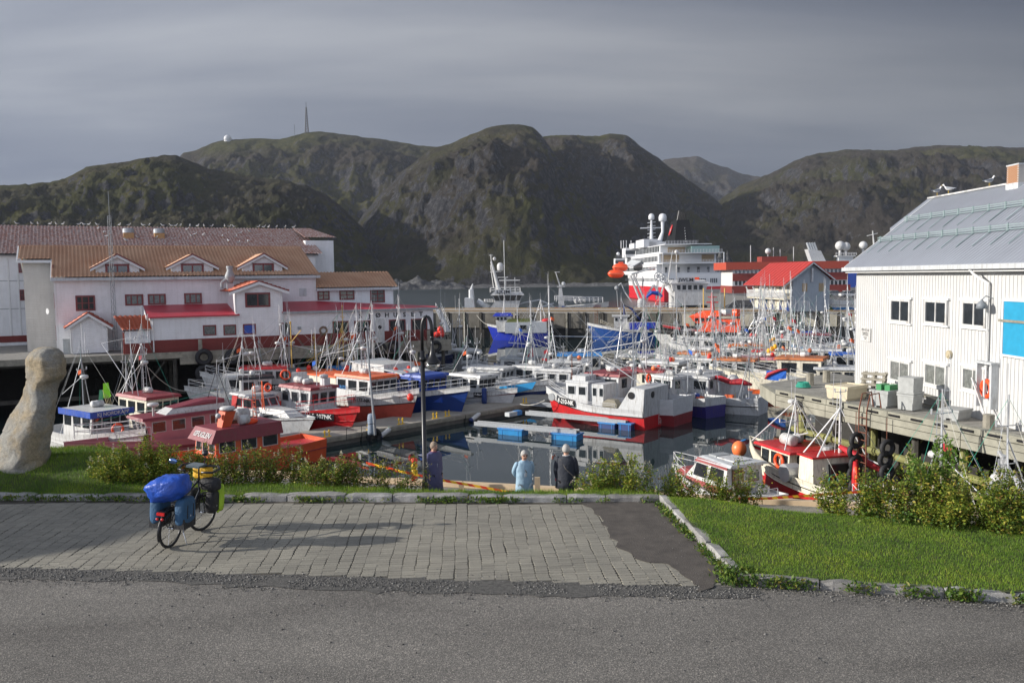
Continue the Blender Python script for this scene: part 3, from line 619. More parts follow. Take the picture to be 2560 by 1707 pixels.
# porch with tiled roof
b0,_=LW(314,880,-.1); p_z=LW(340,826,-.1)[1]; 
pz1=LW(330,790,.9)[1]; pch=thing('porch','small red and white entrance porch with red tiled roof','porch',(wA.x,wA.y,Q),wrz)
mb=MB(); mb.box(b0,-0.05,-.05,1.9,0.85,p_z-.05); mb.build('wall',CLW,pch); mb=MB(); mb.box(b0-.02,-0.035,-.08,1.92,0,0.85); mb.build('base_band',CLR,pch)
tile_roof('roof',(b0-.15,-.35,p_z),(0.05,-.35,p_z),(-.15,.9,pz1),(b0-.75,.9,pz1),TILE3,pch)
tile_roof('roof',(b0-.15,2.2,p_z),(0.05,2.2,p_z),(-.15,.9,pz1),(b0-.75,.9,pz1),TILE3,pch)
mb=MB(); mb.ext([(b0-.12,-.3,p_z-.12),(b0-.65,.9,pz1-.14),(b0-.12,2.1,p_z-.12)],(.06,0,0)); mb.build('gable',CLK,pch)
mb=MB(); mb.box(b0-.12,b0,.2,1.7,0,2.0); mb.build('door',CLR,pch)
# low lattice mast in front of the main wall
s,_=LW(1050/3.675,800,4.0); zt=LW(1015/3.675,540,4.0)[1]
lm=lattice('lattice_mast','slim grey lattice aerial mast standing against the harbour house','mast' and (wA.x+wu.x*s+wn.x*4.0,wA.y+wu.y*s+wn.y*4.0,Q+.1),zt-.1,0.42,0.30,greyp,0.02,22,sides=3)
mb=MB(); mb.tube((0,0,zt-.1),(0,0,zt+1.9),.02,5); mb.build('antenna',galv,lm)
# grey skip, bench and crates on the wharf
def wl(s,d,z=0): return (wA.x+wu.x*s+wn.x*d,wA.y+wu.y*s+wn.y*d,Q+z)
skip=thing('skip','dull green-grey skip on the wharf left of the stair tower','skip',wl(-14.3,9),wrz); mb=MB(); mb.hexa([(-2.3,-.8,0),(1.6,-.8,0),(1.6,.8,0),(-2.3,.8,0),(-2.6,-.9,.9),(2.0,-.9,.9),(2.0,.9,.9),(-2.6,.9,.9)]); mb.build('body',mat('skip_paint',(0.16,0.18,0.15),.7),skip); mb=MB(); mb.box(-2.7,2.1,-.98,-.9,.85,.97); mb.build('rim',greyp,skip)
mb=MB(); mb.box(-.35,.35,-.3,.3,0,1.15); mb.box(-.38,.38,-.33,.33,1.15,1.22); o=mb.build('utility_cabinet',greyp,loc=wl(-6.0,3.6),rot=(0,0,wrz)); tag(o,'grey utility cabinet between the house corner and the white shed','cabinet')
# ---------------------------------------------------------------- timber wharf on the left
wf=thing('left_wharf','long dark timber wharf with piles under the harbour house','wharf',(wA.x,wA.y,0),wrz)
mb=MB(); mb.box(-40,25.3,-.55,26,Q-.28,Q-.01); mb.build('deck',mat('wharf_deck',(0.22,0.21,0.19),0.85,var=.25,bump=.01),wf)
mb=MB(); mb.box(-40,25.4,-.8,-.56,Q-.42,Q+.06); mb.build('edge_beam',woodg,wf)
mb=MB(); mb.box(2,25.4,-.9,-.81,Q-.95,Q-.43); mb.build('fender_board',woodg,wf)
mb=MB(); mb.box(-40,25.3,-.5,-.3,Q-.6,Q-.3); mb.build('cross_beam',woodd,wf)
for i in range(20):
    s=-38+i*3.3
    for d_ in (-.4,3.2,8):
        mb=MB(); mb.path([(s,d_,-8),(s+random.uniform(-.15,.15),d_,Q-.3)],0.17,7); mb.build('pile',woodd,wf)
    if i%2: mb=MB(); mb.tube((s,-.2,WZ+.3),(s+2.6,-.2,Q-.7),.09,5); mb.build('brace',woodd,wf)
mb=MB(); mb.box(-40,25,10,10.3,-8,Q-.4); mb.build('back_wall',mat('shade_dark_rubble',(0.035,0.033,0.03),0.95,bump=.1,bscale=2),wf)  # wall coloured near black for the shade under the deck
mb=MB(); mb.box(-40,25,-.25,-.1,WZ+1.2,WZ+1.5); mb.build('waling',woodd,wf)
def tyre(loc,rz,label,group='tyre fenders',r=0.42,rr=0.17,rx=0.0):
    mb=MB(); mb.torus((0,0,0),r,rr,'Y',18,8); o=mb.build('tyre',black,loc=loc,rot=(rx,0,rz),smooth=True); return tag(o,label,'tyre',group)
for px,py,la in ((510,893,'left upper'),(583,892,'right upper'),(510,933,'lower left')):
    s,z=LW(px,py,-1.2); tyre(wl(s,-1.2,z),wrz,la+' large black tyre fender hanging on the timber wharf below the red base',group='tyres on the left wharf',r=.5,rr=.2)
for k,(px,py) in enumerate(((952,872),(985,866),(1090,866))):
    s,z=LW(px,py,-1.1); tyre(wl(s,-1.1,z),wrz,'dark tyre fender on the wharf under the lettered wall, '+('leftmost','middle','rightmost')[k]+' of three',group='tyres on the left wharf',r=.4,rr=.16)
for px in (500,1015,1070):
    s,_=LW(px,868,-.7); mb=MB(); mb.tube((0,0,-.6),(0,0,1.0),.16,8); o=mb.build('mooring_post',woodg,loc=wl(s,-.95,0)); tag(o,{500:'grey mooring post against the red base left of the masts',1015:'grey mooring post under the last lettered windows',1070:'grey mooring post at the right end of the left wharf'}[px],'post','mooring posts on the left wharf')
# ================================================================ RIGHT: white boat-house on the pale timber wharf
rA=G(2137,957,Q); rB=Vector((18.10,31.22,Q)); ru=Vector((rB.x-rA.x,rB.y-rA.y)).normalized(); rrz=math.atan2(ru.y,ru.x)   # x along the wall towards the camera; outer face = local -Y
def RW(px,py): s,z=W(px,py,(rA.x,rA.y),(ru.x,ru.y)); return s,z-Q
rh=thing('white_wharf_house','white board-and-batten wharf house with grey metal roof on the right','building',(rA.x,rA.y,Q),rrz)
# local +Y must point away from the water: check side
hz=RW(2136,683)[1]; Lr=26.0
RWALL=mat('white_boards',(0.52,0.52,0.51),0.55,var=0.07,scale=0.8)
mb=MB(); mb.box(0,Lr,0,8.4,0,hz); mb.build('wall',RWALL,rh)
bat=None
for i in range(int(Lr/0.235)):
    s=0.05+i*0.235
    if bat is None:
        mb=MB(); mb.box(-.024,.024,-.022,0,0.08,hz-.12); bat=mb.build('batten',RWALL,rh); bat.location=(s,0,0)
    else:
        o=link('batten',bat.data,rh,(s,0,0))
for i in range(20): link('batten',bat.data,rh,(-0.0,0.1+i*.235,0),(0,0,-math.pi/2))
# roof: eave front, ridge
GR=mat('grey_metal_roof',(0.30,0.32,0.36),0.5,metal=0.25,var=0.12,scale=0.6)
rg=W(2335,488,(rA.x+ (-ru.y)*0,rA.y),(ru.x,ru.y))
mrn=Vector((-ru.y,ru.x)); dr=4.2
def RWd(px,py,d): s,z=W(px,py,(rA.x+mrn.x*d,rA.y+mrn.y*d),(ru.x,ru.y)); return s,z-Q
s0r,zrr=RWd(2325,490,dr); zrr2=RWd(2560,462,dr)[1]; sE0,zE0=RWd(2120,668,-.45); sm0,zm0=RWd(2247,557,3.6)
RZ=(zrr+zrr2)/2
def rl(d): return zE0+(RZ-zE0)*(d+.45)/(dr+.45)
mb=MB(); mb.ext([(-.45,-.45,zE0),(Lr,-.45,zE0),(Lr,dr,RZ),(-.45+.0,dr,RZ)],(0,0,-.12)); mb.ext([(-.45,dr,RZ),(Lr,dr,RZ),(Lr,8.85,zE0),(-.45,8.85,zE0)],(0,0,-.12)); mb.build('roof',GR,rh)
for i in range(int(Lr/0.26)):   # standing ribs of the sheet roof
    s=-.35+i*.26
    if i==0:
        mb=MB(); mb.ext([(-.02,-.45,zE0+.002),(.02,-.45,zE0+.002),(.02,dr-.02,RZ+.002),(-.02,dr-.02,RZ+.002)],(0,0,.009)); rib=mb.build('roof_rib',GR,rh); rib.location=(s,0,0)
    else: link('roof_rib',rib.data,rh,(s,0,0))
mb=MB(); mb.ext([(0.01,0.02,hz-.02),(0.01,dr,RZ-.25),(0.01,8.38,hz-.02)],(.1,0,0)); mb.build('gable',RWALL,rh)
mb=MB(); mb.box(-.47,Lr,-.6,-.46,zE0-.2,zE0-.02); mb.build('gutter',ltgrey,rh); mb=MB(); mb.box(-.4,Lr,-.42,-.02,zE0-.3,zE0-.14); mb.build('soffit',CLK,rh)
mb=MB(); mb.ext([(-.49,-.45,zE0-.22),(-.49,-.45,zE0+.03),(-.49,dr,RZ+.03),(-.49,dr,RZ-.22)],(.04,0,0)); mb.build('bargeboard',CLK,rh)
mb=MB(); mb.ext([(-.98,2.15,rl(2.15)+.02),(-.45,2.15,rl(2.15)+.02),(-.45,dr,RZ+.02),(-.98,dr,RZ+.02)],(0,0,-.12)); mb.ext([(-1.0,2.15,rl(2.15)-.2),(-1.0,2.15,rl(2.15)+.05),(-1.0,dr,RZ+.05),(-1.0,dr,RZ-.2)],(.04,0,0)); mb.build('hoist_roof',GR,rh)
mb=MB(); mb.box(-.98,Lr,dr-.12,dr+.12,RZ-.02,RZ+.06); mb.build('ridge_cap',mat('lime_stained_ridge',(0.46,0.46,0.45),.7,var=.5,scale=3),rh)
# snow guards
SG=mat('snow_guard_steel',(0.30,0.38,0.38),0.5,metal=.3)
for px,py in ((2200,612),(2275,550)):
    dmid={612:1.15,550:2.5}[py]
    z=rl(dmid)
    mb=MB(); 
    for h in (.08,.17,.26): mb.box(-.2,Lr,dmid-.015,dmid+.015,z+h,z+h+.035)
    mb.build('snow_guard',SG,rh)
    for i in range(22):
        s=0.1+i*1.2
        if i==0:
            mb=MB(); mb.box(-.03,.03,dmid-.03,dmid+.03,z,z+.34); mb.ext([(-.025,dmid-.7,rl(dmid-.7)+.03),(.025,dmid-.7,rl(dmid-.7)+.03),(.025,dmid,z+.06),(-.025,dmid,z+.06)],(0,0,.03)); br=mb.build('guard_bracket',SG,rh); br.location=(s,0,0)
        else: link('guard_bracket',br.data,rh,(s,0,0))
def rwin(x0,y0,x1,y1,gm=glass,mu=(1,0)):
    s0,z1=RW(x0,y0); s1,z0=RW(x1,y1); w=window(rh,((s0+s1)/2,-.04,(z0+z1)/2),0,s1-s0,z1-z0,white2,gm,mull=mu,fw=0.11,dp=.06)
    mb=MB(); mb.box(s0-.18,s1+.14,-.12,-.0,z1+.0,z1+.09); mb.build('head_board',CLK,rh); mb=MB(); mb.box(s0-.12,s1+.14,-.11,-.0,z0-.07,z0); mb.build('window_sill',CLK,rh)
off=lambda x,y:(2060+x/2.376,420+y/2.376)
for a,b_,c_,d_,gm in ((405,775,518,925,glass),(608,780,738,937,glass),(832,785,970,955,glass),(402,1130,517,1290,glass_c),(608,1148,735,1315,glass_c),(832,1172,960,1345,glass_c)):
    rwin(*off(a,b_),*off(c_,d_),gm)
# blue shutter door
s0_,z1_=RW(*off(1085,790)); z0_=RW(*off(1085,1105))[1]; bd=bpy.data.objects.new('loft_door',None); col.objects.link(bd); bd.parent=rh
mb=MB(); mb.box(s0_,s0_+3.2,-.09,-.04,z0_,z1_); mb.build('door_panel',mat('turquoise_paint',(0.02,0.27,0.45),.5,var=.12),bd); mb=MB(); mb.box(s0_-.12,s0_+3.4,-.12,-.02,z1_,z1_+.08); mb.box(s0_-.12,s0_+3.4,-.12,-.02,z0_-.08,z0_); mb.box(s0_-.1,s0_,-.12,-.02,z0_,z1_); mb.build('door_frame',CLK,bd)
zz_=RW(*off(1060,903))[1]; mb=MB(); mb.box(s0_-.25,s0_+3.3,-.15,-.1,zz_-.05,zz_+.04); mb.build('crossbar',woodg,bd)
# downpipe, lamps, sign
s_,zt=RW(*off(997,640)); mb=MB(); mb.path([(s_-.7,-.5,zE0-.15),(s_-.5,-.4,zE0-.4),(s_,-.12,zE0-.75),(s_,-.12,1.2)],.055,7); mb.build('downpipe',CLK,rh)
s_,z=RW(*off(1003,790)); ln=thing('wall_lamp','grey shaded wall lamp beside the third upper window of the white wharf house','lamp',(rA.x+ru.x*(s_+.05),rA.y+ru.y*(s_+.05),Q+z),rrz); mb=MB(); mb.path([(0,-.05,.1),(0,-.3,.2),(0,-.45,.05)],.025,6); mb.build('arm',galv,ln); mb=MB(); mb.lathe([(.2,-.28),(.17,-.1),(.06,.02),(.03,.08)],(0,-.45,0),12); mb.build('shade',mat('lamp_grey',(.2,.22,.24),.5),ln,True)
s_,z=RW(*off(752,1107)); mb=MB(); mb.lathe([(.17,-.12),(.17,-.02)],n=14,axis='Y'); mb.lathe([(.1,-.16),(.13,-.12)],n=12,axis='Y'); o=mb.build('round_vent',mat('brass_vent',(.42,.36,.24),.5),loc=(rA.x+ru.x*s_,rA.y+ru.y*s_,Q+z),rot=(0,0,rrz)); tag(o,'round brass-coloured vent on the white wharf house wall','vent')
s0_,z1_=RW(*off(224,945)); s1_,z0_=RW(*off(281,1033)); sg=thing('notice_board','white printed notice about the private quay on the boarded wall','sign',(rA.x+ru.x*(s0_+s1_)/2,rA.y+ru.y*(s0_+s1_)/2,Q+(z0_+z1_)/2),rrz)
w_,h_=(s1_-s0_),(z1_-z0_); mb=MB(); mb.box(-w_/2,w_/2,-.06,-.035,-h_/2,h_/2); mb.build('panel',white2,sg)
for s,zf_,sz in (('PRIVAT KAI',.33,.165),('Legging kun',.13,.135),('etter avtale',-.02,.135),('Honningsvåg',-.2,.08),('Telefon',-.32,.08)):
    text(s,sg,(0,-.062,zf_*h_),(math.pi/2,0,0),sz*w_*.95/1.05,blackp,sx=1.0,ext=.002)
# chimney
s_,_=RWd(*off(1140,125),dr-.1); ch=thing('brick_chimney','brick chimney on the ridge of the grey metal roof','chimney',(rA.x+ru.x*(s_+.2)+mrn.x*(dr-.1),rA.y+ru.y*(s_+.2)+mrn.y*(dr-.1),Q+RZ-.3),rrz); ch.scale=(.9,.9,.62)
bm=mat('chimney_brick',(0.42,0.22,0.12),.85,var=.45,scale=5); mb=MB(); mb.box(-.5,.5,-.35,.35,-.3,.42); mb.build('flashing',ltgrey,ch); mb=MB(); mb.box(-.46,.46,-.31,.31,.42,1.62); mb.build('core',mat('mortar',(.4,.38,.35),.9),ch)
brk=None
for r in range(15):
    z=.43+r*.08
    for face in range(2):
        L0=.94 if face==0 else .64; n=4 if face==0 else 3
        for k in range(n+1):
            bw=L0/n-.012; x=-L0/2+(k-(.5 if r%2 else 0))*L0/n+bw/2
            if x-bw/2<-L0/2-.001 or x+bw/2>L0/2+.001: continue
            key=face
            if brk is None or face not in brk:
                mb=MB(); mb.box(-bw/2,bw/2,-.02,0,0,.068); o=mb.build('brick',bm,ch); brk=brk or {}; brk[face]=o.data
            else: o=link('brick',brk[face],ch)
            o.location=(x,-.31,z) if face==0 else (-.46,-x,z); o.rotation_euler=(0,0,0 if face==0 else -math.pi/2)
mb=MB(); mb.box(-.5,.5,-.35,.35,1.62,1.72); mb.build('cap',ltgrey,ch)
# ================================================================ FOREGROUND GROUND
KB=[(-16.0,18.55),(-5.73,17.86),(3.06,17.33)]          # back kerb
KR=[(3.06,17.33),(3.30,14.6),(3.46,12.62)]             # right kerb running towards us
KF=[(3.46,12.62),(7.18,11.75),(14.0,10.3)]             # front kerb of the lawn
def yk(x): return lerp_poly(KB,x)
def ss(a,b,x):
    t=min(max((x-a)/(b-a),0),1); return t*t*(3-2*t)
def lawn_back(x): return 17.0-0.33*(x-3.1)-.5*ss(3.6,5.2,x)
def gz(x,y):
    n=0.035*noise.noise(Vector((x*.8,y*.8,0)))+0.012*noise.noise(Vector((x*3,y*3,4)))
    if x<3.1:
        d=y-yk(x); m=ss(-7.0,-10.5,x)
        crest=.42+.6*ss(-2.0,-5.5,x)+2.0*m
        z=0.10+m*0.42*ss(0.2,1.9,d)+n
        return z+(Q-0.05-z)*ss(crest,crest+1.0+0.5*m,d)
    z=0.13+n+0.05*ss(0,3,y-13)
    b=lawn_back(x); return z+(Q-0.05-z)*ss(b,b+1.5,y)
def asphalt_mat():
    m,t,b=tree('worn_asphalt'); b.inputs['Roughness'].default_value=0.9; b.inputs['Specular IOR Level'].default_value=0.3
    g=t.nodes.new('ShaderNodeNewGeometry')
    def ns(sc_,d,r=0.6,mpS=(1,1,1)):
        mp=tn(t,'ShaderNodeMapping'); mp.inputs['Scale'].default_value=mpS; t.links.new(g.outputs['Position'],mp.inputs[0])
        n=tn(t,'ShaderNodeTexNoise',Scale=sc_,Detail=d,Roughness=r); t.links.new(mp.outputs[0],n.inputs['Vector']); return n.outputs['Fac']
    big=ns(0.5,5,0.6,(0.45,1.3,1)); agg=tn(t,'ShaderNodeTexVoronoi',Scale=70.0); t.links.new(g.outputs['Position'],agg.inputs['Vector']); fine=ns(45,4,0.8)
    base=ramp(t,big,[(0.3,(0.135,0.127,0.115)),(0.55,(0.185,0.175,0.158)),(0.75,(0.225,0.212,0.19))])
    sp_=ramp(t,agg.outputs['Color'],[(0.0,(0.55,0.55,0.55)),(0.6,(0.95,0.95,0.95)),(0.92,(1.9,1.85,1.8))])
    c=mixc_(t,1.0,base,sp_,'MULTIPLY'); c=mixc_(t,1.0,c,ramp(t,fine,[(0.3,(0.7,0.7,0.7)),(0.7,(1.25,1.25,1.25))]),'MULTIPLY')
    cr_=tn(t,'ShaderNodeTexVoronoi',feature='DISTANCE_TO_EDGE',Scale=0.55); mp=tn(t,'ShaderNodeMapping'); mp.inputs['Scale'].default_value=(0.5,1.6,1)
    wob=tn(t,'ShaderNodeTexNoise',Scale=2.0,Detail=5); t.links.new(g.outputs['Position'],wob.inputs['Vector']); va=tn(t,'ShaderNodeVectorMath',operation='MULTIPLY_ADD'); t.links.new(wob.outputs['Color'],va.inputs[0]); va.inputs[1].default_value=(0.8,0.8,0); t.links.new(g.outputs['Position'],va.inputs[2]); t.links.new(va.outputs[0],mp.inputs[0]); t.links.new(mp.outputs[0],cr_.inputs['Vector'])
    msk=tn(t,'ShaderNodeMath',operation='MULTIPLY'); t.links.new(ramp(t,cr_.outputs['Distance'],[(0.0,(.55,.55,.55)),(0.007,(0,0,0))]),msk.inputs[0]); t.links.new(ramp(t,big,[(0.56,(0,0,0)),(0.66,(1,1,1))]),msk.inputs[1])
    c=mixc_(t,msk.outputs[0],c,(0.05,0.048,0.045))
    t.links.new(c,b.inputs['Base Color'])
    bp=tn(t,'ShaderNodeBump',Distance=0.006); t.links.new(agg.outputs['Distance'],bp.inputs['Height']); bp2=tn(t,'ShaderNodeBump',Distance=0.012); t.links.new(fine,bp2.inputs['Height']); t.links.new(bp.outputs[0],bp2.inputs['Normal']); t.links.new(bp2.outputs[0],b.inputs['Normal'])
    return m
ASP=asphalt_mat()
mb=MB(); mb.face([(-80,-12,0),(80,-12,0),(80,11,0),(7.5,11.75,0),(3.5,12.7,0),(3.2,17.5,0),(-5.7,18.0,0),(-80,22.8,0)]); tag(mb.build('road',ASP),kind='structure')
SAND=mat('joint_sand',(0.07,0.062,0.048),0.95,var=.4,scale=9)
mb=MB(); mb.face([(-12,13.75,.004),(-8.5,13.70,.004),(-3,13.1,.004),(2.7,12.42,.004),(3.25,14.6,.004),(3.0,17.4,.004),(-5.7,17.9,.004),(-12,18.3,.004)]); pv=tag(mb.build('pavement',SAND),kind='structure')
def paver_mat():
    m,t,b=tree('concrete_paver'); b.inputs['Roughness'].default_value=0.88
    g=t.nodes.new('ShaderNodeNewGeometry'); oi=t.nodes.new('ShaderNodeObjectInfo')
    n=tn(t,'ShaderNodeTexNoise',Scale=0.9,Detail=5); t.links.new(g.outputs['Position'],n.inputs['Vector']); n2=tn(t,'ShaderNodeTexNoise',Scale=60.0,Detail=3); t.links.new(g.outputs['Position'],n2.inputs['Vector'])
    ad=tn(t,'ShaderNodeMath',operation='ADD'); t.links.new(g.outputs['Random Per Island'],ad.inputs[0]); t.links.new(oi.outputs['Random'],ad.inputs[1]); fr=tn(t,'ShaderNodeMath',operation='FRACT'); t.links.new(ad.outputs[0],fr.inputs[0])
    c=ramp(t,fr.outputs[0],[(0.0,(0.225,0.212,0.175)),(0.5,(0.25,0.235,0.194)),(1.0,(0.275,0.26,0.214))])
    c=mixc_(t,1.0,c,ramp(t,n.outputs['Fac'],[(0.3,(0.80,0.80,0.80)),(0.7,(1.08,1.07,1.05))]),'MULTIPLY'); c=mixc_(t,1.0,c,ramp(t,n2.outputs['Fac'],[(0.3,(0.75,0.75,0.75)),(0.7,(1.2,1.2,1.2))]),'MULTIPLY')
    t.links.new(c,b.inputs['Base Color']); bp=tn(t,'ShaderNodeBump',Distance=0.004); t.links.new(n2.outputs['Fac'],bp.inputs['Height']); t.links.new(bp.outputs[0],b.inputs['Normal']); return m
PAV=paver_mat()
pwid,pdep=0.212,0.107
def paver_outline(g=.008):
    a,b_=pwid/2-.0045,pdep/2-.0055; z=.014
    return [(-a,-b_),(a,-b_),(a+z,0),(a,b_),(-a,b_),(-a+z,0)]
mb=MB(); po=paver_outline(); mb.grid([[(x,y,-.03) for x,y in po],[(x,y,.010) for x,y in po],[(x*.95,y*.93,.015) for x,y in po]],0,close=True,caps=False); 
i0=len(mb.v)-6; mb.f.append(tuple(range(i0,i0+6))); mb.m.append(0); pmesh_src=mb
rot=R(3.2); cr_,sr_=math.cos(rot),math.sin(rot)
pl=[]
for j in range(0,57):
    for i in range(-62,34):
        lx,ly=i*pwid+.035*noise.noise(Vector((i*.35,j*.16,3)))+.012*noise.noise(Vector((i*.1,j*.9,8))),j*pdep; x=lx*cr_-ly*sr_-0.8; y=lx*sr_+ly*cr_+12.25
        if x>3.0: continue
        fr_=lerp_poly([(-12,13.75),(-8.5,13.72),(-3,13.12),(2.7,12.46)],x)
        if y<fr_+.03+.07*noise.noise(Vector((x*2,y,1))) or y>yk(x)-.30: continue
        if x<-0.62*y*1.02-1.2: continue
        pl.append((y,x))
pl.sort()
vis=[q for q in pl if abs(q[1])<q[0]*0.6]; first=vis[:290]; fs=set(first); rest=[q for q in pl if q not in fs]
pm=None
for y,x in first:
    if pm is None: o=pmesh_src.build('paver',PAV,pv); pm=o.data
    else: o=link('paver',pm,pv)
    o.location=(x,y,.0+random.uniform(-.003,.003)); o.rotation_euler=(random.uniform(-.012,.012),random.uniform(-.012,.012),rot+random.uniform(-.015,.015))
pvv=np.array(pmesh_src.v); nP=len(pvv); V=[];Fq=[]
for k,(y,x) in enumerate(rest):
    a=rot+random.uniform(-.015,.015); c_,s_=math.cos(a),math.sin(a); dz=random.uniform(-.003,.003)
    q=pvv.copy(); q[:,0]=pvv[:,0]*c_-pvv[:,1]*s_+x; q[:,1]=pvv[:,0]*s_+pvv[:,1]*c_+y; q[:,2]+=dz+pvv[:,0]*random.uniform(-.015,.015); V.append(q)
me=bpy.data.meshes.new('paver_field'); fcs=[tuple(i+k*nP for i in f) for k in range(len(rest)) for f in pmesh_src.f]
me.from_pydata(np.concatenate(V).tolist(),[],fcs); me.materials.append(PAV); o=link('paver_field',me,pv); o['kind']='stuff'
# tarred patch, sheet with a ragged edge
TAR=mat('old_tar_patch',(0.085,0.073,0.062),0.9,var=.35,scale=3,bump=.01,bscale=40)
def ragged(name,poly,z,m,amp=.08,n=14,kind='structure'):
    pts=[]
    for a,b_ in zip(poly,poly[1:]+poly[:1]):
        for k in range(n):
            t=k/n; x=a[0]+(b_[0]-a[0])*t; y=a[1]+(b_[1]-a[1])*t
            pts.append((x+amp*noise.noise(Vector((x*4,y*4,z*99+1))),y+amp*noise.noise(Vector((x*4,y*4,z*99+5))),z))
    return tag(MB().face(pts).build(name,m),kind=kind)
_g=lambda x,y:tuple(G(x,y,.02)[:2])
ragged('tar_patch',[(3.15,12.62),(3.28,14.6),(3.02,17.32),(1.3,17.4),_g(1478,1272),_g(1505,1300),_g(1524,1339),_g(1550,1372),_g(1585,1396),_g(1640,1405),_g(1690,1418),_g(1725,1450),_g(1762,1480)],.024,TAR,amp=.12,n=10)
GRV=mat('dark_gravel_bed',(0.10,0.096,0.088),0.95,var=.5,scale=14,bump=.02,bscale=60)
ragged('gravel_strip',[(-12,13.45),(-6,13.05),(-3,12.55),(0.5,12.2),(3.4,12.0),(3.6,12.45),(2.7,12.5),(-3,13.18),(-8.5,13.80),(-12,13.80)],.0085,GRV,amp=.16,n=20)
# loose stones
def stones(name,pts,smin,smax,m):
    base=np.array([(1,0,0),(-1,0,0),(0,1,0),(0,-1,0),(0,0,.7),(0,0,-.7)],dtype=np.float32); fc=np.array([(0,2,4),(2,1,4),(1,3,4),(3,0,4),(2,0,5),(1,2,5),(3,1,5),(0,3,5)])
    n=len(pts); rs=np.random.RandomState(3); s=rs.uniform(smin,smax,(n,1,1)); V=base[None]*s*rs.uniform(.6,1.3,(n,6,3)); a=rs.uniform(0,6.28,n); ca,sa=np.cos(a)[:,None],np.sin(a)[:,None]
    x=V[:,:,0]*ca-V[:,:,1]*sa; y=V[:,:,0]*sa+V[:,:,1]*ca; V=np.stack([x,y,V[:,:,2]],2)+np.array(pts)[:,None,:]
    F_=(fc[None]+np.arange(n)[:,None,None]*6).reshape(-1,3); return nparr(name,V.reshape(-1,3),F_,m)
def rnd_island(name,stops,rough=.85,transl=0.0,patch=0):
    m,t,b=tree(name); b.inputs['Roughness'].default_value=rough; g=t.nodes.new('ShaderNodeNewGeometry')
    c=ramp(t,g.outputs['Random Per Island'],stops)
    if patch: pn=tn(t,'ShaderNodeTexNoise',Scale=1.1,Detail=4,Roughness=.6); t.links.new(g.outputs['Position'],pn.inputs['Vector']); c=mixc_(t,1.0,c,ramp(t,pn.outputs['Fac'],[(.35,(.60,.72,.6)),(.5,(1,1,1)),(.68,(1.45,1.22,1.1))]),'MULTIPLY')
    t.links.new(c,b.inputs['Base Color']); b.inputs['Specular IOR Level'].default_value=.3
    if transl:
        tr=t.nodes.new('ShaderNodeBsdfTranslucent'); t.links.new(c,tr.inputs[0]); mx=t.nodes.new('ShaderNodeMixShader'); mx.inputs[0].default_value=transl
        t.links.new(b.outputs[0],mx.inputs[1]); t.links.new(tr.outputs[0],mx.inputs[2]); t.links.new(mx.outputs[0],t.nodes['Material Output'].inputs[0])
    return m
STN=rnd_island('loose_stone',[(0,(.05,.05,.048)),(.6,(.13,.127,.12)),(1,(.28,.27,.25))])
pts=[]
rs=random.Random(4)
for k in range(5200):
    x=rs.uniform(-9,3.6); yc=lerp_poly([(-9,13.55),(-3,12.85),(3.5,12.25)],x); y=yc+rs.gauss(0,.22)
    if noise.noise(Vector((x*1.5,y*3,7)))<-.22: continue
    pts.append((x,y,.012))
for k in range(1300):
    t=rs.random(); x=3.0+t*.35+rs.gauss(-.2,.25); y=17.2-4.6*t; 
    if x<3.3: pts.append((x,y,.016))
for k in range(1500):
    x=rs.uniform(3.4,12); y=lerp_poly(KF,x)-.12-abs(rs.gauss(0,.18)); pts.append((x,y,.008))
for k in range(500): pts.append((rs.uniform(-7,8),rs.uniform(9,13),.006))
tag(stones('loose_gravel',pts,.005,.020,STN),kind='stuff')
# ---- kerb stones (granite), each its own piece
GRAN,t_,b_=tree('granite'); b_.inputs['Roughness'].default_value=.85
g_=t_.nodes.new('ShaderNodeNewGeometry'); n_=tn(t_,'ShaderNodeTexNoise',Scale=70.0,Detail=4,Roughness=.8); n2_=tn(t_,'ShaderNodeTexNoise',Scale=3.0,Detail=6); oi_=t_.nodes.new('ShaderNodeObjectInfo')
for q in (n_,n2_): t_.links.new(g_.outputs['Position'],q.inputs['Vector'])
c_=ramp(t_,n_.outputs['Fac'],[(.3,(.13,.13,.13)),(.5,(.30,.295,.285)),(.72,(.52,.51,.49))]); c_=mixc_(t_,1.0,c_,ramp(t_,n2_.outputs['Fac'],[(.3,(.6,.6,.58)),(.7,(1.12,1.12,1.12))]),'MULTIPLY'); c_=mixc_(t_,1.0,c_,ramp(t_,oi_.outputs['Random'],[(0,(.72,.70,.68)),(1,(1.15,1.15,1.15))]),'MULTIPLY')
t_.links.new(c_,b_.inputs['Base Color']); bp_=tn(t_,'ShaderNodeBump',Distance=.02); t_.links.new(n2_.outputs['Fac'],bp_.inputs['Height']); t_.links.new(bp_.outputs[0],b_.inputs['Normal'])
kb=thing('kerb','kerb','x'); del kb['category']; kb['kind']='structure'; del kb['label']
def kerb_stone(a,b_,w=.16,h=.15,seed=0):
    a=Vector((*a,0)); b_=Vector((*b_,0)); L=(b_-a).length; ang=math.atan2(b_.y-a.y,b_.x-a.x); rows=[]; n=max(3,int(L/.16))
    for i in range(n+1):
        x=L*i/n; e=.02 if i in (0,n) else 0; j=lambda k:.014*noise.noise(Vector((x*3.1+seed*7.7,k*3.3,seed)))*1.6
        rows.append([(x,-w/2+e+j(1),-.1),(x,-w/2+e+j(2),h-.035-e+j(3)),(x,-w/2+.03+j(4),h-e+j(5)),(x,w/2-.03+j(6),h-e+j(7)),(x,w/2-e+j(8),h-.04-e),(x,w/2-e,-.1)])
    mb=MB(); mb.grid(rows,0,close=True,caps=True); return mb.build('kerb_stone',GRAN,kb,loc=(a.x,a.y,0),rot=(0,0,ang))
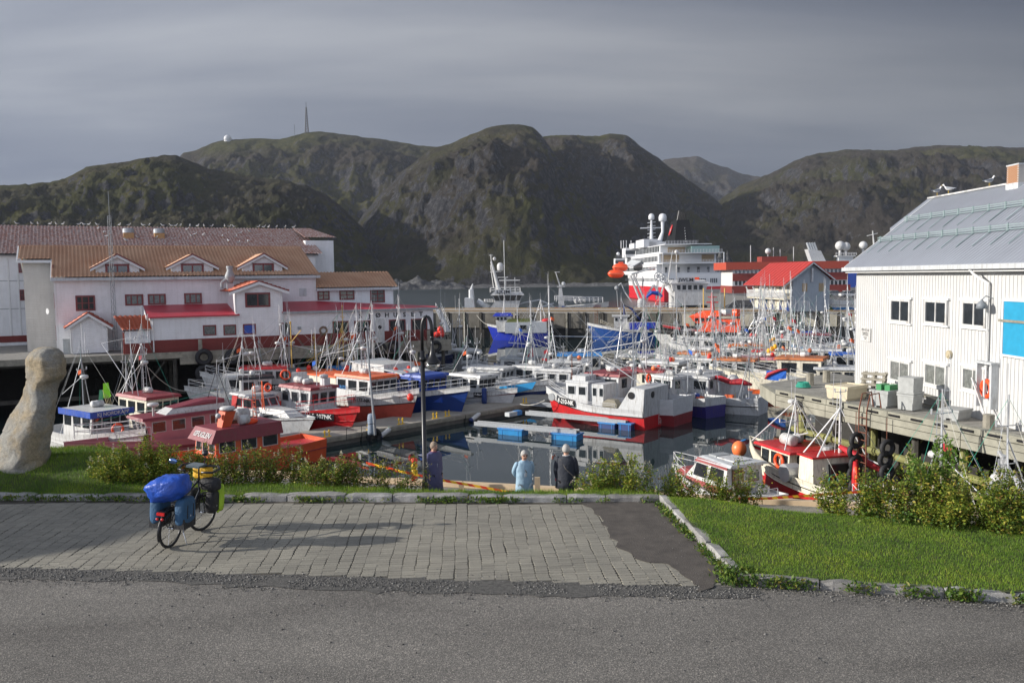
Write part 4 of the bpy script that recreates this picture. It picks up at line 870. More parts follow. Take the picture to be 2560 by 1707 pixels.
def kerb_run(pts,lens,h=.15,w=.16,gap=.02,skip=()):
    tot=0; segs=[]
    for a,b_ in zip(pts,pts[1:]): segs.append((tot,tot+math.dist(a,b_),a,b_)); tot=segs[-1][1]
    def at(s):
        for s0,s1,a,b_ in segs:
            if s<=s1+1e-6: t=(s-s0)/(s1-s0); return (a[0]+(b_[0]-a[0])*t,a[1]+(b_[1]-a[1])*t)
        return segs[-1][3]
    s=0;k=0
    while s<tot-.2:
        l=min(lens[k%len(lens)],tot-s)
        if k not in skip: kerb_stone(at(s),at(s+l-gap),w,h+random.uniform(-.02,.015),seed=k+h*100)
        s+=l;k+=1
kerb_run([(-16,18.55),(-5.73,17.86)],[1.5,1.1,1.8,1.3],h=.13,w=.2)
kerb_run([(-5.73,17.86),(3.06,17.33)],[.95,1.25,1.0,1.6,.7,1.35,.8,1.1],h=.16,w=.22)
kerb_run(KR,[1.0,.85,1.3,.75,.9],h=.15,w=.2,gap=.03)
kerb_run(KF,[1.1,1.7,1.5,1.9],h=.14,w=.17)
# ---- grass bank + lawn ground as one height field
def inside_green(x,y):
    if x<3.06: return y>yk(x)
    if x<3.5: 
        xe=lerp_poly([(12.62,3.46),(14.6,3.30),(17.33,3.06)],y)
        return y>12.6 and x>xe
    return y>lerp_poly(KF,x)
V=[];Fc=[];idx={}
st=.16; xs=[-24+i*st for i in range(int(52/st))]; ys=[9.5+j*st for j in range(int(14.5/st))]
def vid(i,j):
    if (i,j) not in idx: idx[(i,j)]=len(V); V.append((xs[i],ys[j],gz(xs[i],ys[j])))
    return idx[(i,j)]
for i in range(len(xs)-1):
    for j in range(len(ys)-1):
        x,y=xs[i]+st/2,ys[j]+st/2
        if inside_green(x,y) and y<lawn_back(max(x,3.1))+6.3 and gz(x,y)>Q-.045: Fc.append((vid(i,j),vid(i+1,j),vid(i+1,j+1),vid(i,j+1)))
def turf_mat():
    m,t,b=tree('turf_soil'); b.inputs['Roughness'].default_value=.95; g=t.nodes.new('ShaderNodeNewGeometry'); n=tn(t,'ShaderNodeTexNoise',Scale=2.5,Detail=8,Roughness=.75); t.links.new(g.outputs['Position'],n.inputs['Vector'])
    t.links.new(ramp(t,n.outputs['Fac'],[(.35,(.035,.045,.012)),(.6,(.06,.085,.018)),(.75,(.10,.12,.03))]),b.inputs['Base Color']); return m
tag(nparr('lawn',V,Fc,turf_mat(),smooth=True),kind='structure')
GRS=rnd_island('grass_blades',[(0,(.10,.185,.016)),(.4,(.138,.24,.020)),(.8,(.175,.285,.028)),(.95,(.23,.31,.04)),(1,(.34,.30,.08))],.6,.25,1)
def blades(name,P,hmin,hmax,w,m,seed=1):
    n=len(P); rs=np.random.RandomState(seed); P=np.array(P,dtype=np.float32); h=rs.uniform(hmin,hmax,n); a=rs.uniform(0,6.28,n); l=rs.uniform(0,.6,n)*h; a2=rs.uniform(0,6.28,n)
    dx,dy=np.cos(a)*w/2,np.sin(a)*w/2
    p0=P+np.stack([dx,dy,-.01+0*h],1); p1=P-np.stack([dx,dy,.01+0*h],1); p2=P+np.stack([np.cos(a2)*l,np.sin(a2)*l,h],1)
    V=np.stack([p0,p1,p2],1).reshape(-1,3); F_=np.arange(3*n).reshape(-1,3); return nparr(name,V,F_,m)
rs=random.Random(9); P=[]
def scatter(n,x0,x1,y0,y1,cond,dens=None):
    for _ in range(n):
        x=rs.uniform(x0,x1); y=rs.uniform(y0,y1)
        if not inside_green(x,y) or not cond(x,y): continue
        P.append((x,y,gz(x,y)))
scatter(230000,3.0,12.5,10.2,17.9,lambda x,y:y<lawn_back(x)+.6 and x<y*.64)
o=blades('lawn_grass',P,.018,.052,.009,GRS,2); tag(o,kind='stuff')
P=[]; scatter(130000,-14,3.2,17.2,21.5,lambda x,y:y-yk(x)<.75+.6*ss(-2.0,-5.5,x)+2.2*ss(-7,-10.5,x) and -x<y*.66 )
for _ in range(9000):   # tufts leaning over the kerb
    x=rs.uniform(-12,3.0); y=yk(x)-.02+rs.gauss(.05,.05)
    if noise.noise(Vector((x*1.3,0,3)))>-.05: P.append((x,y,.09))
o=blades('bank_grass',P,.03,.10,.009,GRS,3); tag(o,kind='stuff')
# longer weeds and broad leaves at the foot of the kerbs
LEAFG=rnd_island('weed_leaves',[(0,(.03,.07,.012)),(.5,(.08,.15,.02)),(.85,(.16,.22,.035)),(1,(.25,.20,.05))],.55,.25)
def leafcloud(name,P,smin,smax,m,seed=1,aspect=.45,upz=.5,parent=None):
    n=len(P); rs=np.random.RandomState(seed); P=np.array(P,dtype=np.float32); s=rs.uniform(smin,smax,(n,1))
    d=rs.normal(size=(n,3)); d[:,2]=np.abs(d[:,2])*upz+.1; d/=np.linalg.norm(d,axis=1)[:,None]; r=rs.normal(size=(n,3)); q=np.cross(d,r); q/=np.linalg.norm(q,axis=1)[:,None]
    p0=P; p1=P+d*s*.5+q*s*aspect*.5; p2=P+d*s; p3=P+d*s*.5-q*s*aspect*.5; up=np.cross(q,d)*s*.08; 
    V=np.stack([p0,p1+up,p2,p3+up],1).reshape(-1,3); F_=np.arange(4*n).reshape(-1,4); return nparr(name,V,F_,m,parent)
P=[]
def clump(cx,cy,cz,n,r,h,f=rs):
    for _ in range(n): P.append((cx+f.gauss(0,r),cy+f.gauss(0,r*.6),cz+f.random()*h))
for k in range(150):
    x=rs.uniform(-12,2.8)
    if noise.noise(Vector((x*1.1,0,9)))<-.12 and x>-6: continue
    clump(x,yk(x)-.14,0.0,26,.09,.10)
for k in range(70):
    t=rs.random(); y=12.7+4.4*t; clump(lerp_poly([(12.62,3.46),(14.6,3.30),(17.33,3.06)],y)-.15,y,0,16,.06,.08)
for k in range(95):
    x=rs.uniform(3.3,8.3); 
    if noise.noise(Vector((x*1.4,0,2)))<-.2: continue
    clump(x,lerp_poly(KF,x)-.14,0,26,.07,.14)
for k in range(26): clump(3.5+rs.gauss(-.12,.14),12.72+rs.gauss(0,.15),0,34,.08,.16)
o=leafcloud('kerb_weeds',P,.03,.10,LEAFG,5,.4,1.0); tag(o,kind='stuff')
# ---- quay below the bank
QPAV=mat('quay_paving',(0.20,0.19,0.18),.9,var=.2,scale=3)
def qedge(x): return 23.08-0.27*(x+.93)
mb=MB(); mb.prism([(-60,15.5),(30,15.5),(30,qedge(30) if False else 15.6),(16,qedge(16)),(-60,39)],-9,Q-.02); tag(mb.build('quay_ground',QPAV),kind='structure')
qp=mb=MB(); 
for i in range(26):
    for j in range(22):
        x=5.6+i*.215+(.1075 if j%2 else 0); y=18.4+j*.107; 
        if y>qedge(x)-.25 or x>10.6: continue
        mb.box(x+.004,x+.211,y+.004,y+.102,Q-.02,Q+.004+random.uniform(-.003,.003))
o=mb.build('quay_pavers',PAV,); o['kind']='stuff'
qb=thing('quay_edge_beam','pale timber beam along the edge of the near quay','beam',(0,0,0))
for k in range(12):
    x0=-9+k*1.9; x1=x0+1.88; a=Vector((x0,qedge(x0)-.16,0)); b_=Vector((x1,qedge(x1)-.16,0)); dz=random.uniform(-.01,.02)
    mb=MB(); mb.hexa([(a.x,a.y-.1,Q-.01),(b_.x,b_.y-.1,Q-.01),(b_.x,b_.y+.12,Q-.01),(a.x,a.y+.12,Q-.01),(a.x,a.y-.1,Q+.12+dz),(b_.x,b_.y-.1,Q+.12+dz),(b_.x,b_.y+.12,Q+.12+dz),(a.x,a.y+.12,Q+.12+dz)]); mb.build('beam',woodn,qb)
def stake(px0,px1,pyt,pyb,label):
    p=G((px0+px1)/2,pyb,Q+.1); w=(px1-px0)/F_PX*p.y; top=D(px0,pyt,p.y).z; mb=MB(); mb.box(-w/2,w/2,-.03,.03,Q,top); o=mb.build('timber_stake',woodn,loc=(p.x,p.y,0)); tag(o,label,'stake','timber stakes on the quay edge')
stake(1147,1160,1204,1222,'short pale timber stake on the quay edge beside the woman in purple')
stake(1337,1350.5,1192.5,1229,'taller pale timber stake between the two people by the water')
def tape_mat():
    m,t,b=tree('barrier_tape'); tcn=t.nodes.new('ShaderNodeTexCoord'); w=tn(t,'ShaderNodeTexWave',wave_type='BANDS',bands_direction='DIAGONAL',wave_profile='SIN'); w.inputs['Scale'].default_value=2.6; t.links.new(tcn.outputs['Object'],w.inputs['Vector'])
    t.links.new(ramp(t,w.outputs['Fac'],[(.49,(.75,.06,.02)),(.51,(.85,.50,.03))]),b.inputs['Base Color']); b.inputs['Roughness'].default_value=.4; return m
TAPE=tape_mat()
def tape(pts,label):
    P_=[D(x,y,Y) for x,y,Y in pts]; mb=MB(); rows=[]
    out=[]
    for a,b_ in zip(P_,P_[1:]):
        for k in range(6): out.append(a.lerp(b_,k/6))
    out.append(P_[-1]); rows=[[p+Vector((0,0,.035)),p+Vector((0,.015,-.035))] for p in out]; mb.grid(rows); o=mb.build('barrier_tape',TAPE); tag(o,label,'tape','barrier tape along the quay')
tape([(915,1157,22.5),(1010,1180,22),(1104,1200,21.9),(1180,1213,21.9),(1240,1224,21.8),(1285,1232,21.7)],'red and yellow barrier tape stretched behind the woman in purple towards the pale blue coat')
tape([(1330,1237,21.6),(1370,1238.5,21.6),(1410,1240,21.5)],'short length of red and yellow tape low behind the man in black')
tape([(1845,1247,20.4),(1930,1245,20.4),(2030,1238,20.3),(2120,1231,20.2),(2215,1226,20.1)],'red and yellow tape crossing in front of the red hull on the right')
def bollard(px,pyt,Y,zb,label):
    p=D(px,pyt,Y); b0=thing('chain_bollard',label,'bollard',(p.x,p.y,zb),0,'black chain bollards along the quay'); h=p.z-zb
    mb=MB(); mb.lathe([(.075,0),(.075,.06),(.05,.08),(.05,h-.16),(.075,h-.14),(.075,h-.11),(.04,h-.1)],n=10); mb.build('post',blackp,b0); mb=MB(); mb.ball((0,0,h-.06),.065,8,5); mb.build('knob',blackp,b0,True)
bollard(219,1116,24.5,Q,'black bollard left of the stern rail of the pink boat'); bollard(612,1138,24.0,Q,'black bollard in front of the orange boat'); bollard(757,1143,24.0,Q,'black bollard before the red reflection at the orange boat stern'); bollard(2193,1208,20.6,Q,'black bollard behind the right end of the barrier tape')
bl=thing('signal_buoy_bundle','red and yellow striped float hanging on a bollard left of the lamp post','float',tuple(D(1036,1166,22.5))); 
for z,c in ((.16,buoyr),(.02,yellow),(-.14,yellow),(-.3,buoyr)): mb=MB(); mb.lathe([(.03,z-.09),(.08,z-.06),(.09,z),(.08,z+.05),(.03,z+.08)],n=10); mb.build('float_section',c,bl,True)
# ---------------------------------------------------------------- shrubs
SHR1=rnd_island('shrub_leaves',[(0,(.055,.105,.016)),(.35,(.11,.18,.022)),(.68,(.19,.25,.03)),(.88,(.30,.27,.035)),(1,(.30,.16,.05))],.6,.3)
SHR2=rnd_island('shrub_leaves_bright',[(0,(.07,.12,.015)),(.4,(.16,.22,.024)),(.78,(.28,.31,.035)),(1,(.38,.29,.045))],.6,.3)
SHR3=rnd_island('shrub_leaves_brown',[(0,(.03,.055,.012)),(.35,(.08,.10,.02)),(.65,(.17,.115,.035)),(1,(.22,.095,.045))],.6,.3)
STEM=mat('shrub_stem',(.09,.055,.03),.9); FLW=rnd_island('cream_flowers',[(0,(.45,.42,.28)),(.6,(.68,.65,.50)),(1,(.30,.20,.10))],.9)
WIL=rnd_island('willow_leaves',[(0,(.05,.11,.015)),(.5,(.11,.21,.03)),(1,(.2,.3,.05))],.5,.35)
def shrub(x,y,zb,w,h,n,mats,label,group,seed,flowers=5,lw=.4):
    s0=thing('shrub',label,'shrub',(x,y,zb),0,group); rs=random.Random(seed); P=[]; P2=[]; mb=MB(); tops=[]
    ns=int(16*w/1.2)+6
    for k in range(ns):
        a=rs.uniform(0,6.28); rr=math.sqrt(rs.random())*w/2; bx,by=rr*math.cos(a)*.55,rr*math.sin(a)*.3
        tx,ty=rr*math.cos(a),rr*math.sin(a)*lw*2*.6; th=h*rs.choice([.55,.7,.8,.9,1.0,1.18])*rs.uniform(.9,1.05)*(1-.35*(rr/(w/2))**2)
        mb.path([(bx,by,0),((bx+tx)/2,(by+ty)/2,th*.55),(tx,ty,th)],[.008,.006,.003],3); tops.append((tx,ty,th))
        for q in range(int(n/ns)):
            t=rs.random()**.75; px=bx+(tx-bx)*t+rs.gauss(0,.055); py=by+(ty-by)*t+rs.gauss(0,.055); pz=th*t+rs.gauss(0,.03); (P if rs.random()<.7 else P2).append((px,py,max(pz,.0)))
    mb.build('stems',STEM,s0)
    o=leafcloud('foliage',P,.035,.075,mats[0],seed,.5,.4,s0); o['kind']='stuff'; o=leafcloud('foliage',P2,.03,.065,mats[1],seed+1,.5,.7,s0); o['kind']='stuff'
    if flowers:
        P=[]
        for k in rs.sample(tops,min(flowers,len(tops))):
            for q in range(34): t=rs.random(); P.append((k[0]+rs.gauss(0,.022*(1.2-t)),k[1]+rs.gauss(0,.022*(1.2-t)),k[2]+t*.13))
        o=leafcloud('flower_plumes',P,.010,.026,FLW,seed+2,.8,.5,s0); o['kind']='stuff'
    return s0
rs=random.Random(21)
HL='shrubs of the hedge on the left bank'
hl=[(300,.95,.80,'leftmost bushy yellow-green shrub by the grassy mound'),(372,1.0,.92,'bright shrub directly behind the bicycle mirror'),(440,1.0,.85,'green shrub behind the blue duffel bag'),(545,1.1,.95,'tall cream-flowered shrub right of the bicycle'),(640,1.1,.92,'shrub in front of the orange boat stern'),(735,1.1,.88,'brownish shrub before the tip of the orange boat'),(830,1.1,.78,'shrub below the white dock fender'),(915,1.1,.74,'shrub where the barrier tape comes down'),(1000,.95,.68,'last shrub of the left hedge beside the lamp post')]
for k,(px,w,h,la) in enumerate(hl):
    Y=19.0-.35*(k>5)+.1*(k%3); p=D(px,1160,Y); z0_=gz(p.x,Y)-.02; shrub(p.x,Y,z0_,w*1.45,h+max(0,-z0_)*.9,4200,(SHR2,SHR1) if k<3 else (SHR1,SHR3),la,HL,30+k,7 if k>2 else 6)
HC_='shrubs in the middle of the bank'
for k,(px,w,h,la) in enumerate([(1505,1.0,.60,'low shrub at the right elbow of the man in black'),(1560,1.1,.74,'cream-flowered shrub in the middle clump'),(1650,1.15,.72,'yellowish shrub in front of the red hull reflections'),(1745,1.15,.68,'shrub before the bow of the small cabin cruiser'),(1840,1.0,.60,'shrub at the right end of the middle clump by the cruiser stern')]):
    Y=18.15-.1*k; p=D(px,1200,Y); zb_=max(gz(p.x,Y),-.5)-.02; shrub(p.x,Y,zb_,w*1.4,h+.05-zb_*.9,3900,(SHR2,SHR1) if k%2 else (SHR1,SHR2),la,HC_,60+k,6)
HR='shrubs on the right bank'
for k,(px,Y,w,h,la) in enumerate([(2130,17.3,1.2,.85,'yellow-green shrub beside the small patch of quay paving'),(2230,17.2,1.2,.95,'shrub under the willow sapling'),(2330,17.0,1.3,1.0,'olive shrub right of the willow sapling'),(2430,16.8,1.3,1.12,'tall brownish shrub below the leaning masts'),(2530,16.5,1.3,1.2,'dark shrub at the right edge of the bank'),(2600,16.0,1.2,1.1,'shrub partly outside the right edge of the photo'),(2390,16.2,1.0,.55,'low dark shrub in front of the tall brownish ones'),(2520,15.8,1.0,.6,'low bramble-like shrub at the far right')]):
    p=D(px,1200,Y); Y=lawn_back(p.x)+(.55 if k<6 else .1); p=D(px,1200,Y); zb_=gz(p.x,Y)-.03; shrub(p.x,Y,zb_,w*1.35,h+.02-min(zb_,0)*.8,4300,[(SHR2,SHR1),(SHR1,SHR2),(SHR2,SHR3)][k%3],la,HR,80+k,3 if k<4 else 0)
# leafy ground cover between lawn and right shrubs
P=[]
for k in range(60):
    x=6.4+rs.random()*5; y=lawn_back(x)+rs.gauss(-.05,.22); clump(x,y,gz(x,y),34,.12,.22,rs)
o=leafcloud('ground_cover',P,.03,.09,LEAFG,8,.6,.8); tag(o,kind='stuff')
# willow sapling
p=D(2290,1180,16.5); p.y=lawn_back(p.x)+.9; wsap=thing('willow_sapling','young willow sapling with upright pointed leaves on the right bank','sapling',(p.x,p.y,gz(p.x,p.y)-.05)); mb=MB(); P=[]; wh_=2.5; rs=random.Random(77)
for k in range(44):
    a=rs.uniform(0,6.28); r_=rs.uniform(.1,.70); hh=wh_*rs.uniform(.55,1.0)*(1-.3*r_); tx,ty=r_*math.cos(a),r_*math.sin(a)*.6
    pth=[Vector((0,0,0)),Vector((tx*.25,ty*.25,hh*.35)),Vector((tx*.7,ty*.7,hh*.7)),Vector((tx,ty,hh))]; mb.path(pth,[.014,.010,.006,.002],4)
    for q in range(130):
        t=.22+.78*rs.random(); i=min(int(t*3),2); f=t*3-i; c=pth[i].lerp(pth[i+1],f); P.append((c.x+rs.gauss(0,.02),c.y+rs.gauss(0,.02),c.z+rs.gauss(0,.02)))
mb.build('stems',STEM,wsap); o=leafcloud('foliage',P,.06,.12,WIL,4,.34,1.0,wsap); o['kind']='stuff'
# ---------------------------------------------------------------- stone sculpture
prof=[(868,96,128),(873,84,146),(882,74,156),(898,65,163),(922,58,167),(936,62,168),(948,66,160),(958,68,148),(978,60,143),(1010,40,144),(1045,18,139),(1075,0,136),(1105,-14,133),(1140,-28,129),(1172,-38,127),(1190,-40,126)]
Ys=19.9; rows=[]
for k,(py,xl,xr) in enumerate(prof):
    a=D(xl,py,Ys); b_=D(xr,py,Ys); cx_=(a.x+b_.x)/2; r_=(b_.x-a.x)/2; ry=max(.30,r_*.62) if py>900 else r_*.8
    rows.append((cx_,a.z,r_,ry))
rr2=[]
for i in range(len(rows)-1):
    for q in range(4): t=q/4; rr2.append(tuple(rows[i][k]*(1-t)+rows[i+1][k]*t for k in range(4)))
rr2.append(rows[-1]); mb=MB(); gr=[]
for (cx_,z,r_,ry) in rr2[::-1]:
    row=[]
    for k in range(44):
        a=2*math.pi*k/44; ca,sa=math.cos(a),math.sin(a); e=.62 if z<D(0,950,Ys).z else .85; x=math.copysign(abs(ca)**e,ca)*r_; y=math.copysign(abs(sa)**e,sa)*ry
        n1=noise.fractal(Vector((x*2.6+cx_,y*2.6,z*2.2)),.9,2.1,4); n2=noise.noise(Vector((x*14,y*14,z*14))); f=1+.10*n1+.02*noise.noise(Vector((x*7,y*7,z*7))); row.append((cx_+x*f+.008*n2,Ys+y*(f+.05*n1)+.008*n2,z+.012*n1))
    th=-.62; row=[(cx_+(p[0]-cx_)*math.cos(th)-(p[1]-Ys)*math.sin(th),Ys+(p[0]-cx_)*math.sin(th)+(p[1]-Ys)*math.cos(th),p[2]) for p in row]
    mn,mx=min(p[0] for p in row),max(p[0] for p in row); row=[(cx_-r_+(p[0]-mn)/(mx-mn)*2*r_,p[1],p[2]) for p in row]
    gr.append(row)
mb.grid(gr,0,close=True,caps=True)
SCM,t_,b_=tree('carved_granite'); b_.inputs['Roughness'].default_value=.9; g_=t_.nodes.new('ShaderNodeNewGeometry')
def nn_(s,d,r=.6): q=tn(t_,'ShaderNodeTexNoise',Scale=s,Detail=d,Roughness=r); t_.links.new(g_.outputs['Position'],q.inputs['Vector']); return q.outputs['Fac']
f1,f2,f3=nn_(1.6,5),nn_(9,7,.75),nn_(55,4,.8)
c_=mixc_(t_,ramp(t_,f1,[(.42,(0,0,0)),(.6,(1,1,1))]),(.44,.43,.40),(.50,.41,.28)); c_=mixc_(t_,1.0,c_,ramp(t_,f2,[(.3,(.62,.62,.62)),(.65,(1.15,1.13,1.08))]),'MULTIPLY'); c_=mixc_(t_,1.0,c_,ramp(t_,f3,[(.3,(.55,.55,.55)),(.7,(1.4,1.4,1.38))]),'MULTIPLY'); t_.links.new(c_,b_.inputs['Base Color'])
ad_=tn(t_,'ShaderNodeMath',operation='MULTIPLY_ADD'); t_.links.new(f2,ad_.inputs[0]); ad_.inputs[1].default_value=2.5; t_.links.new(f3,ad_.inputs[2]); bp_=tn(t_,'ShaderNodeBump',Distance=.05); t_.links.new(ad_.outputs[0],bp_.inputs['Height']); t_.links.new(bp_.outputs[0],b_.inputs['Normal'])
o=mb.build('stone_sculpture',SCM,smooth=True); tag(o,'leaning carved granite sculpture with rounded head on the grassy mound','sculpture')
# off-frame house on the left whose shadow falls on the paving
oh=thing('neighbour_house','plain grey house outside the left edge whose shadow falls on the paving','building',(-30,0,0))
pf=[(11,0),(19,0),(19,4.4),(17.3,5.7),(16,6.75),(13.3,6.25),(12.5,5.8),(11,4.9)]
mb=MB(); mb.ext([(-4,y,z) for y,z in pf],(8,0,0)); mb.build('wall',ltgrey,oh); mb=MB(); mb.ext([(4.2,y,z+.08) for y,z in pf[2:]]+[(4.2,y,z+.2) for y,z in pf[2:][::-1]],(-8.4,0,0)); mb.build('roof',greyp,oh)
# ================================================================ LAMP POST
lp=D(1063,1225,20.0); lm=thing('street_lamp','black hook-arm street lamp with bell shade standing on the bank','street lamp',(lp.x,lp.y,gz(lp.x,lp.y)-.05)); zl0=lm.location.z; LH=3.72-zl0
mb=MB(); mb.lathe([(.085,0),(.085,.9),(.07,1.0),(.055,1.05),(.052,LH-.75)],n=12); mb.lathe([(.075,LH-1.0),(.085,LH-.95),(.075,LH-.9)],n=12); mb.build('post',blackp,lm,True)
arc=[(0,0,LH-.8)]+[(.115-.115*math.cos(a),0,LH-.25+.30*math.sin(a)) for a in [math.pi*k/10 for k in range(11)]]+[(.235,0,LH-.42)]
mb=MB(); mb.path(arc,[.04]*len(arc),8); mb.build('arm',blackp,lm,True); mb=MB(); mb.ball((.235,0,LH-.45),.055,10,6); mb.build('joint',blackp,lm,True)
mb=MB(); mb.lathe([(.03,LH-.48),(.035,LH-.6),(.05,LH-.75),(.075,LH-.86),(.13,LH-.95),(.195,LH-1.02),(.205,LH-1.05),(.18,LH-1.055)],(.235,0,0),20); mb.build('lamp_shade',blackp,lm,True)
lg=mat('lamp_glass',(.55,.56,.55),.08,var=.1,trans=.85); mb=MB(); mb.lathe([(.17,LH-1.055),(.165,LH-1.12),(.12,LH-1.19),(.04,LH-1.225)],(.235,0,0),16); mb.build('glass_bowl',lg,lm,True)
# ================================================================ BICYCLE
BK=(-6.04,14.66); BH=R(79)
bike=thing('touring_bicycle','loaded touring bicycle on its kickstand at the edge of the paving','bicycle',(BK[0],BK[1],.015),BH); bike.rotation_euler=(R(4),0,BH)
WB=1.02; RW_=.345; tyre_m=mat('bicycle_tyre',(.02,.02,.02),.8); rimm=mat('bike_rim',(.10,.10,.10),.3,metal=.8); chrome=mat('chrome',(.7,.7,.7),.15,metal=1.0); fr_m=mat('bike_frame_dark',(.015,.02,.03),.35)
def wheel(x,steer=0):
    w=bpy.data.objects.new('wheel',None); col.objects.link(w); w.parent=bike; w.location=(x,0,RW_); w.rotation_euler=(0,0,steer)
    mb=MB(); mb.torus((0,0,0),RW_-.02,.021,'Y',36,8); mb.build('tyre',tyre_m,w,True); mb=MB(); mb.torus((0,0,0),RW_-.045,.011,'Y',36,6); mb.build('rim',rimm,w,True)
    mb=MB(); mb.lathe([(.02,-.045),(.03,-.03),(.02,0),(.03,.03),(.02,.045)],n=8,axis='Y'); mb.build('hub',chrome,w)
    mb=MB()
    for k in range(28): a=2*math.pi*k/28; sgn=.03*(-1)**k; mb.tube((.02*math.cos(a+.6),sgn,.02*math.sin(a+.6)),((RW_-.05)*math.cos(a),0,(RW_-.05)*math.sin(a)),.0014,3)
    o=mb.build('spokes',chrome,w); o['kind']='stuff'; return w
wheel(0); wheel(WB,R(-14))
mb=MB(); bbx=(.44,0,.29); st_=(.30,0,.88); hd=(.86,0,1.0); hd2=(.90,0,.80)
mb.tube(bbx,st_,.017,8); mb.tube(bbx,hd2,.020,8); mb.tube((.32,0,.76),hd,.018,8); mb.tube(hd,hd2,.02,8)
for s in (-.05,.05): mb.tube((0,s,RW_),bbx,.010,6); mb.tube((0,s,RW_),(.31,s*.4,.78),.009,6)
mb.build('frame',fr_m,bike); mb=MB()
for s in (-.05,.05): mb.path([(.92,s*.6,.72),(.97,s,.55),(WB,s,RW_)],.011,6)
mb.build('fork',fr_m,bike)
for x,a0,a1 in ((0,R(15),R(200)),(WB,R(10),R(160))):
    mb=MB(); mb.torus((x,0,RW_),RW_+.025,.022,'Y',18,6,a0=a0,a1=a1); mb.build('mudguard',blackp,bike)
mb=MB(); mb.torus(bbx,.085,.006,'Y',20,4); mb.build('chainring',chrome,bike)
for s,a in ((-1,2.4),(1,-.74)):
    e=(bbx[0]+.17*math.cos(a),s*.09,bbx[2]+.17*math.sin(a)); mb=MB(); mb.tube((bbx[0],s*.06,bbx[2]),e,.010,5); mb.build('crank',blackp,bike); mb=MB(); mb.box(e[0]-.045,e[0]+.045,min(s*.1,s*.19),max(s*.1,s*.19),e[2]-.012,e[2]+.012); mb.build('pedal',blackp,bike)
mb=MB(); mb.path([(.30,-.05,.22),(.20,-.20,.0),(.24,-.24,-.01)],.010,5); mb.build('kickstand',chrome,bike)
mb=MB(); mb.tube(hd,(.86,0,1.22),.014,8); mb.build('stem',blackp,bike)
bar=[(.90,0,1.25),(.95,-.16,1.26),(1.03,-.29,1.25),(.92,-.38,1.23),(.74,-.34,1.2),(.68,-.16,1.2)]
for s in (1,-1): mb=MB(); mb.path([(x,y*s,z) for x,y,z in bar],.021,8); mb.build('handlebar',blackp,bike,True)
mb=MB(); mb.path([(.92,.29,1.24),(.93,.40,1.31),(.92,.48,1.31)],.007,5); mb.build('mirror_stalk',blackp,bike); mb=MB(); mb.lathe([(.02,-.02),(.055,-.015),(.06,.0),(.05,.012)],(0,0,0),14,axis='X'); o=mb.build('mirror',mat('mirror_blue',(.16,.26,.50),.1,metal=.9),bike,True); o.location=(.915,.56,1.29); o.scale=(1,1.5,.9)
mb=MB(); mb.tube((.88,-.1,1.25),(.89,-.1,1.48),.012,6); mb.ball((.89,-.1,1.51),.06,10,6); mb.build('bar_camera',blackp,bike)
mb=MB(); mb.box(.66,.92,-.12,.14,1.27,1.31); mb.build('map_case',mat('map_case',(.10,.13,.14),.2),bike)
mb=MB()
for s in (-.06,.06): mb.path([(.25,s,.72),(-.28,s,.72)],.007,5); mb.tube((-.1,s,.72),(0,s,RW_),.006,5); mb.tube((-.24,s,.72),(0,s,RW_),.006,5)
for x in (-.28,-.1,.1): mb.tube((x,-.06,.72),(x,.06,.72),.006,5)
mb.build('rear_rack',blackp,bike); mb=MB()
for s in (-.07,.07): mb.path([(WB-.14,s,.62),(WB+.14,s,.62)],.006,5); mb.tube((WB,s,.62),(WB,s,RW_),.006,5)
mb.build('front_rack',blackp,bike)
mb=MB(); mb.box(-.325,-.295,-.07,.07,.66,.71); mb.build('tail_reflector',mat('red_reflector',(.55,.02,.02),.25),bike)
for s in (-.045,.05): mb=MB(); mb.ball((-.33,s,.60),.026,8,5); mb.build('rear_light',MATS['red_reflector'],bike,True)
mb=MB(); mb.path([(.22,-.02,.97),(.30,0,.86)],.014,6); mb.build('seat_post',chrome,bike); mb=MB(); mb.ball((.24,0,.92),.1,10,6,sc_=(1.3,.75,.35)); mb.build('saddle',blackp,bike,True)
mb=MB(); mb.lathe([(.035,0),(.035,.17),(.02,.2)],(.52,0,.45),10); mb.build('water_bottle',alu,bike)
mb=MB(); mb.path([(.66,.12,1.2),(.78,.1,.9),(.9,.03,.62)],.005,4); mb.path([(.66,-.12,1.2),(.8,-.12,.8),(.93,-.03,.55)],.005,4); mb.build('cables',blackp,bike)
def soft(name,c,sz,m,label,seed,pw=.55,cat='bag',wr=.06,rot=(0,0,0)):
    mb=MB(); rows=[]; 
    for i in range(15):
        th=math.pi*i/14; row=[]
        for k in range(24):
            a=2*math.pi*k/24; cs_=lambda v,e:math.copysign(abs(v)**e,v)
            x=cs_(math.sin(th),pw)*cs_(math.cos(a),pw); y=cs_(math.sin(th),pw)*cs_(math.sin(a),pw); z=-cs_(math.cos(th),pw)
            f=1+wr*noise.fractal(Vector((x*2+seed,y*2,z*2)),.8,2.2,4); row.append((x*sz[0]/2*f,y*sz[1]/2*f,z*sz[2]/2*f))
        rows.append(row)
    mb.grid(rows,0,close=True,caps=True); 
    th_=thing(name,label,cat); th_.matrix_world=BM@Matrix.Translation(c)@Euler(rot).to_matrix().to_4x4(); mb.build('shell',m,th_,True); return th_
BM=Matrix.Translation((BK[0],BK[1],.015))@Euler((R(4),0,BH),'XYZ').to_matrix().to_4x4()
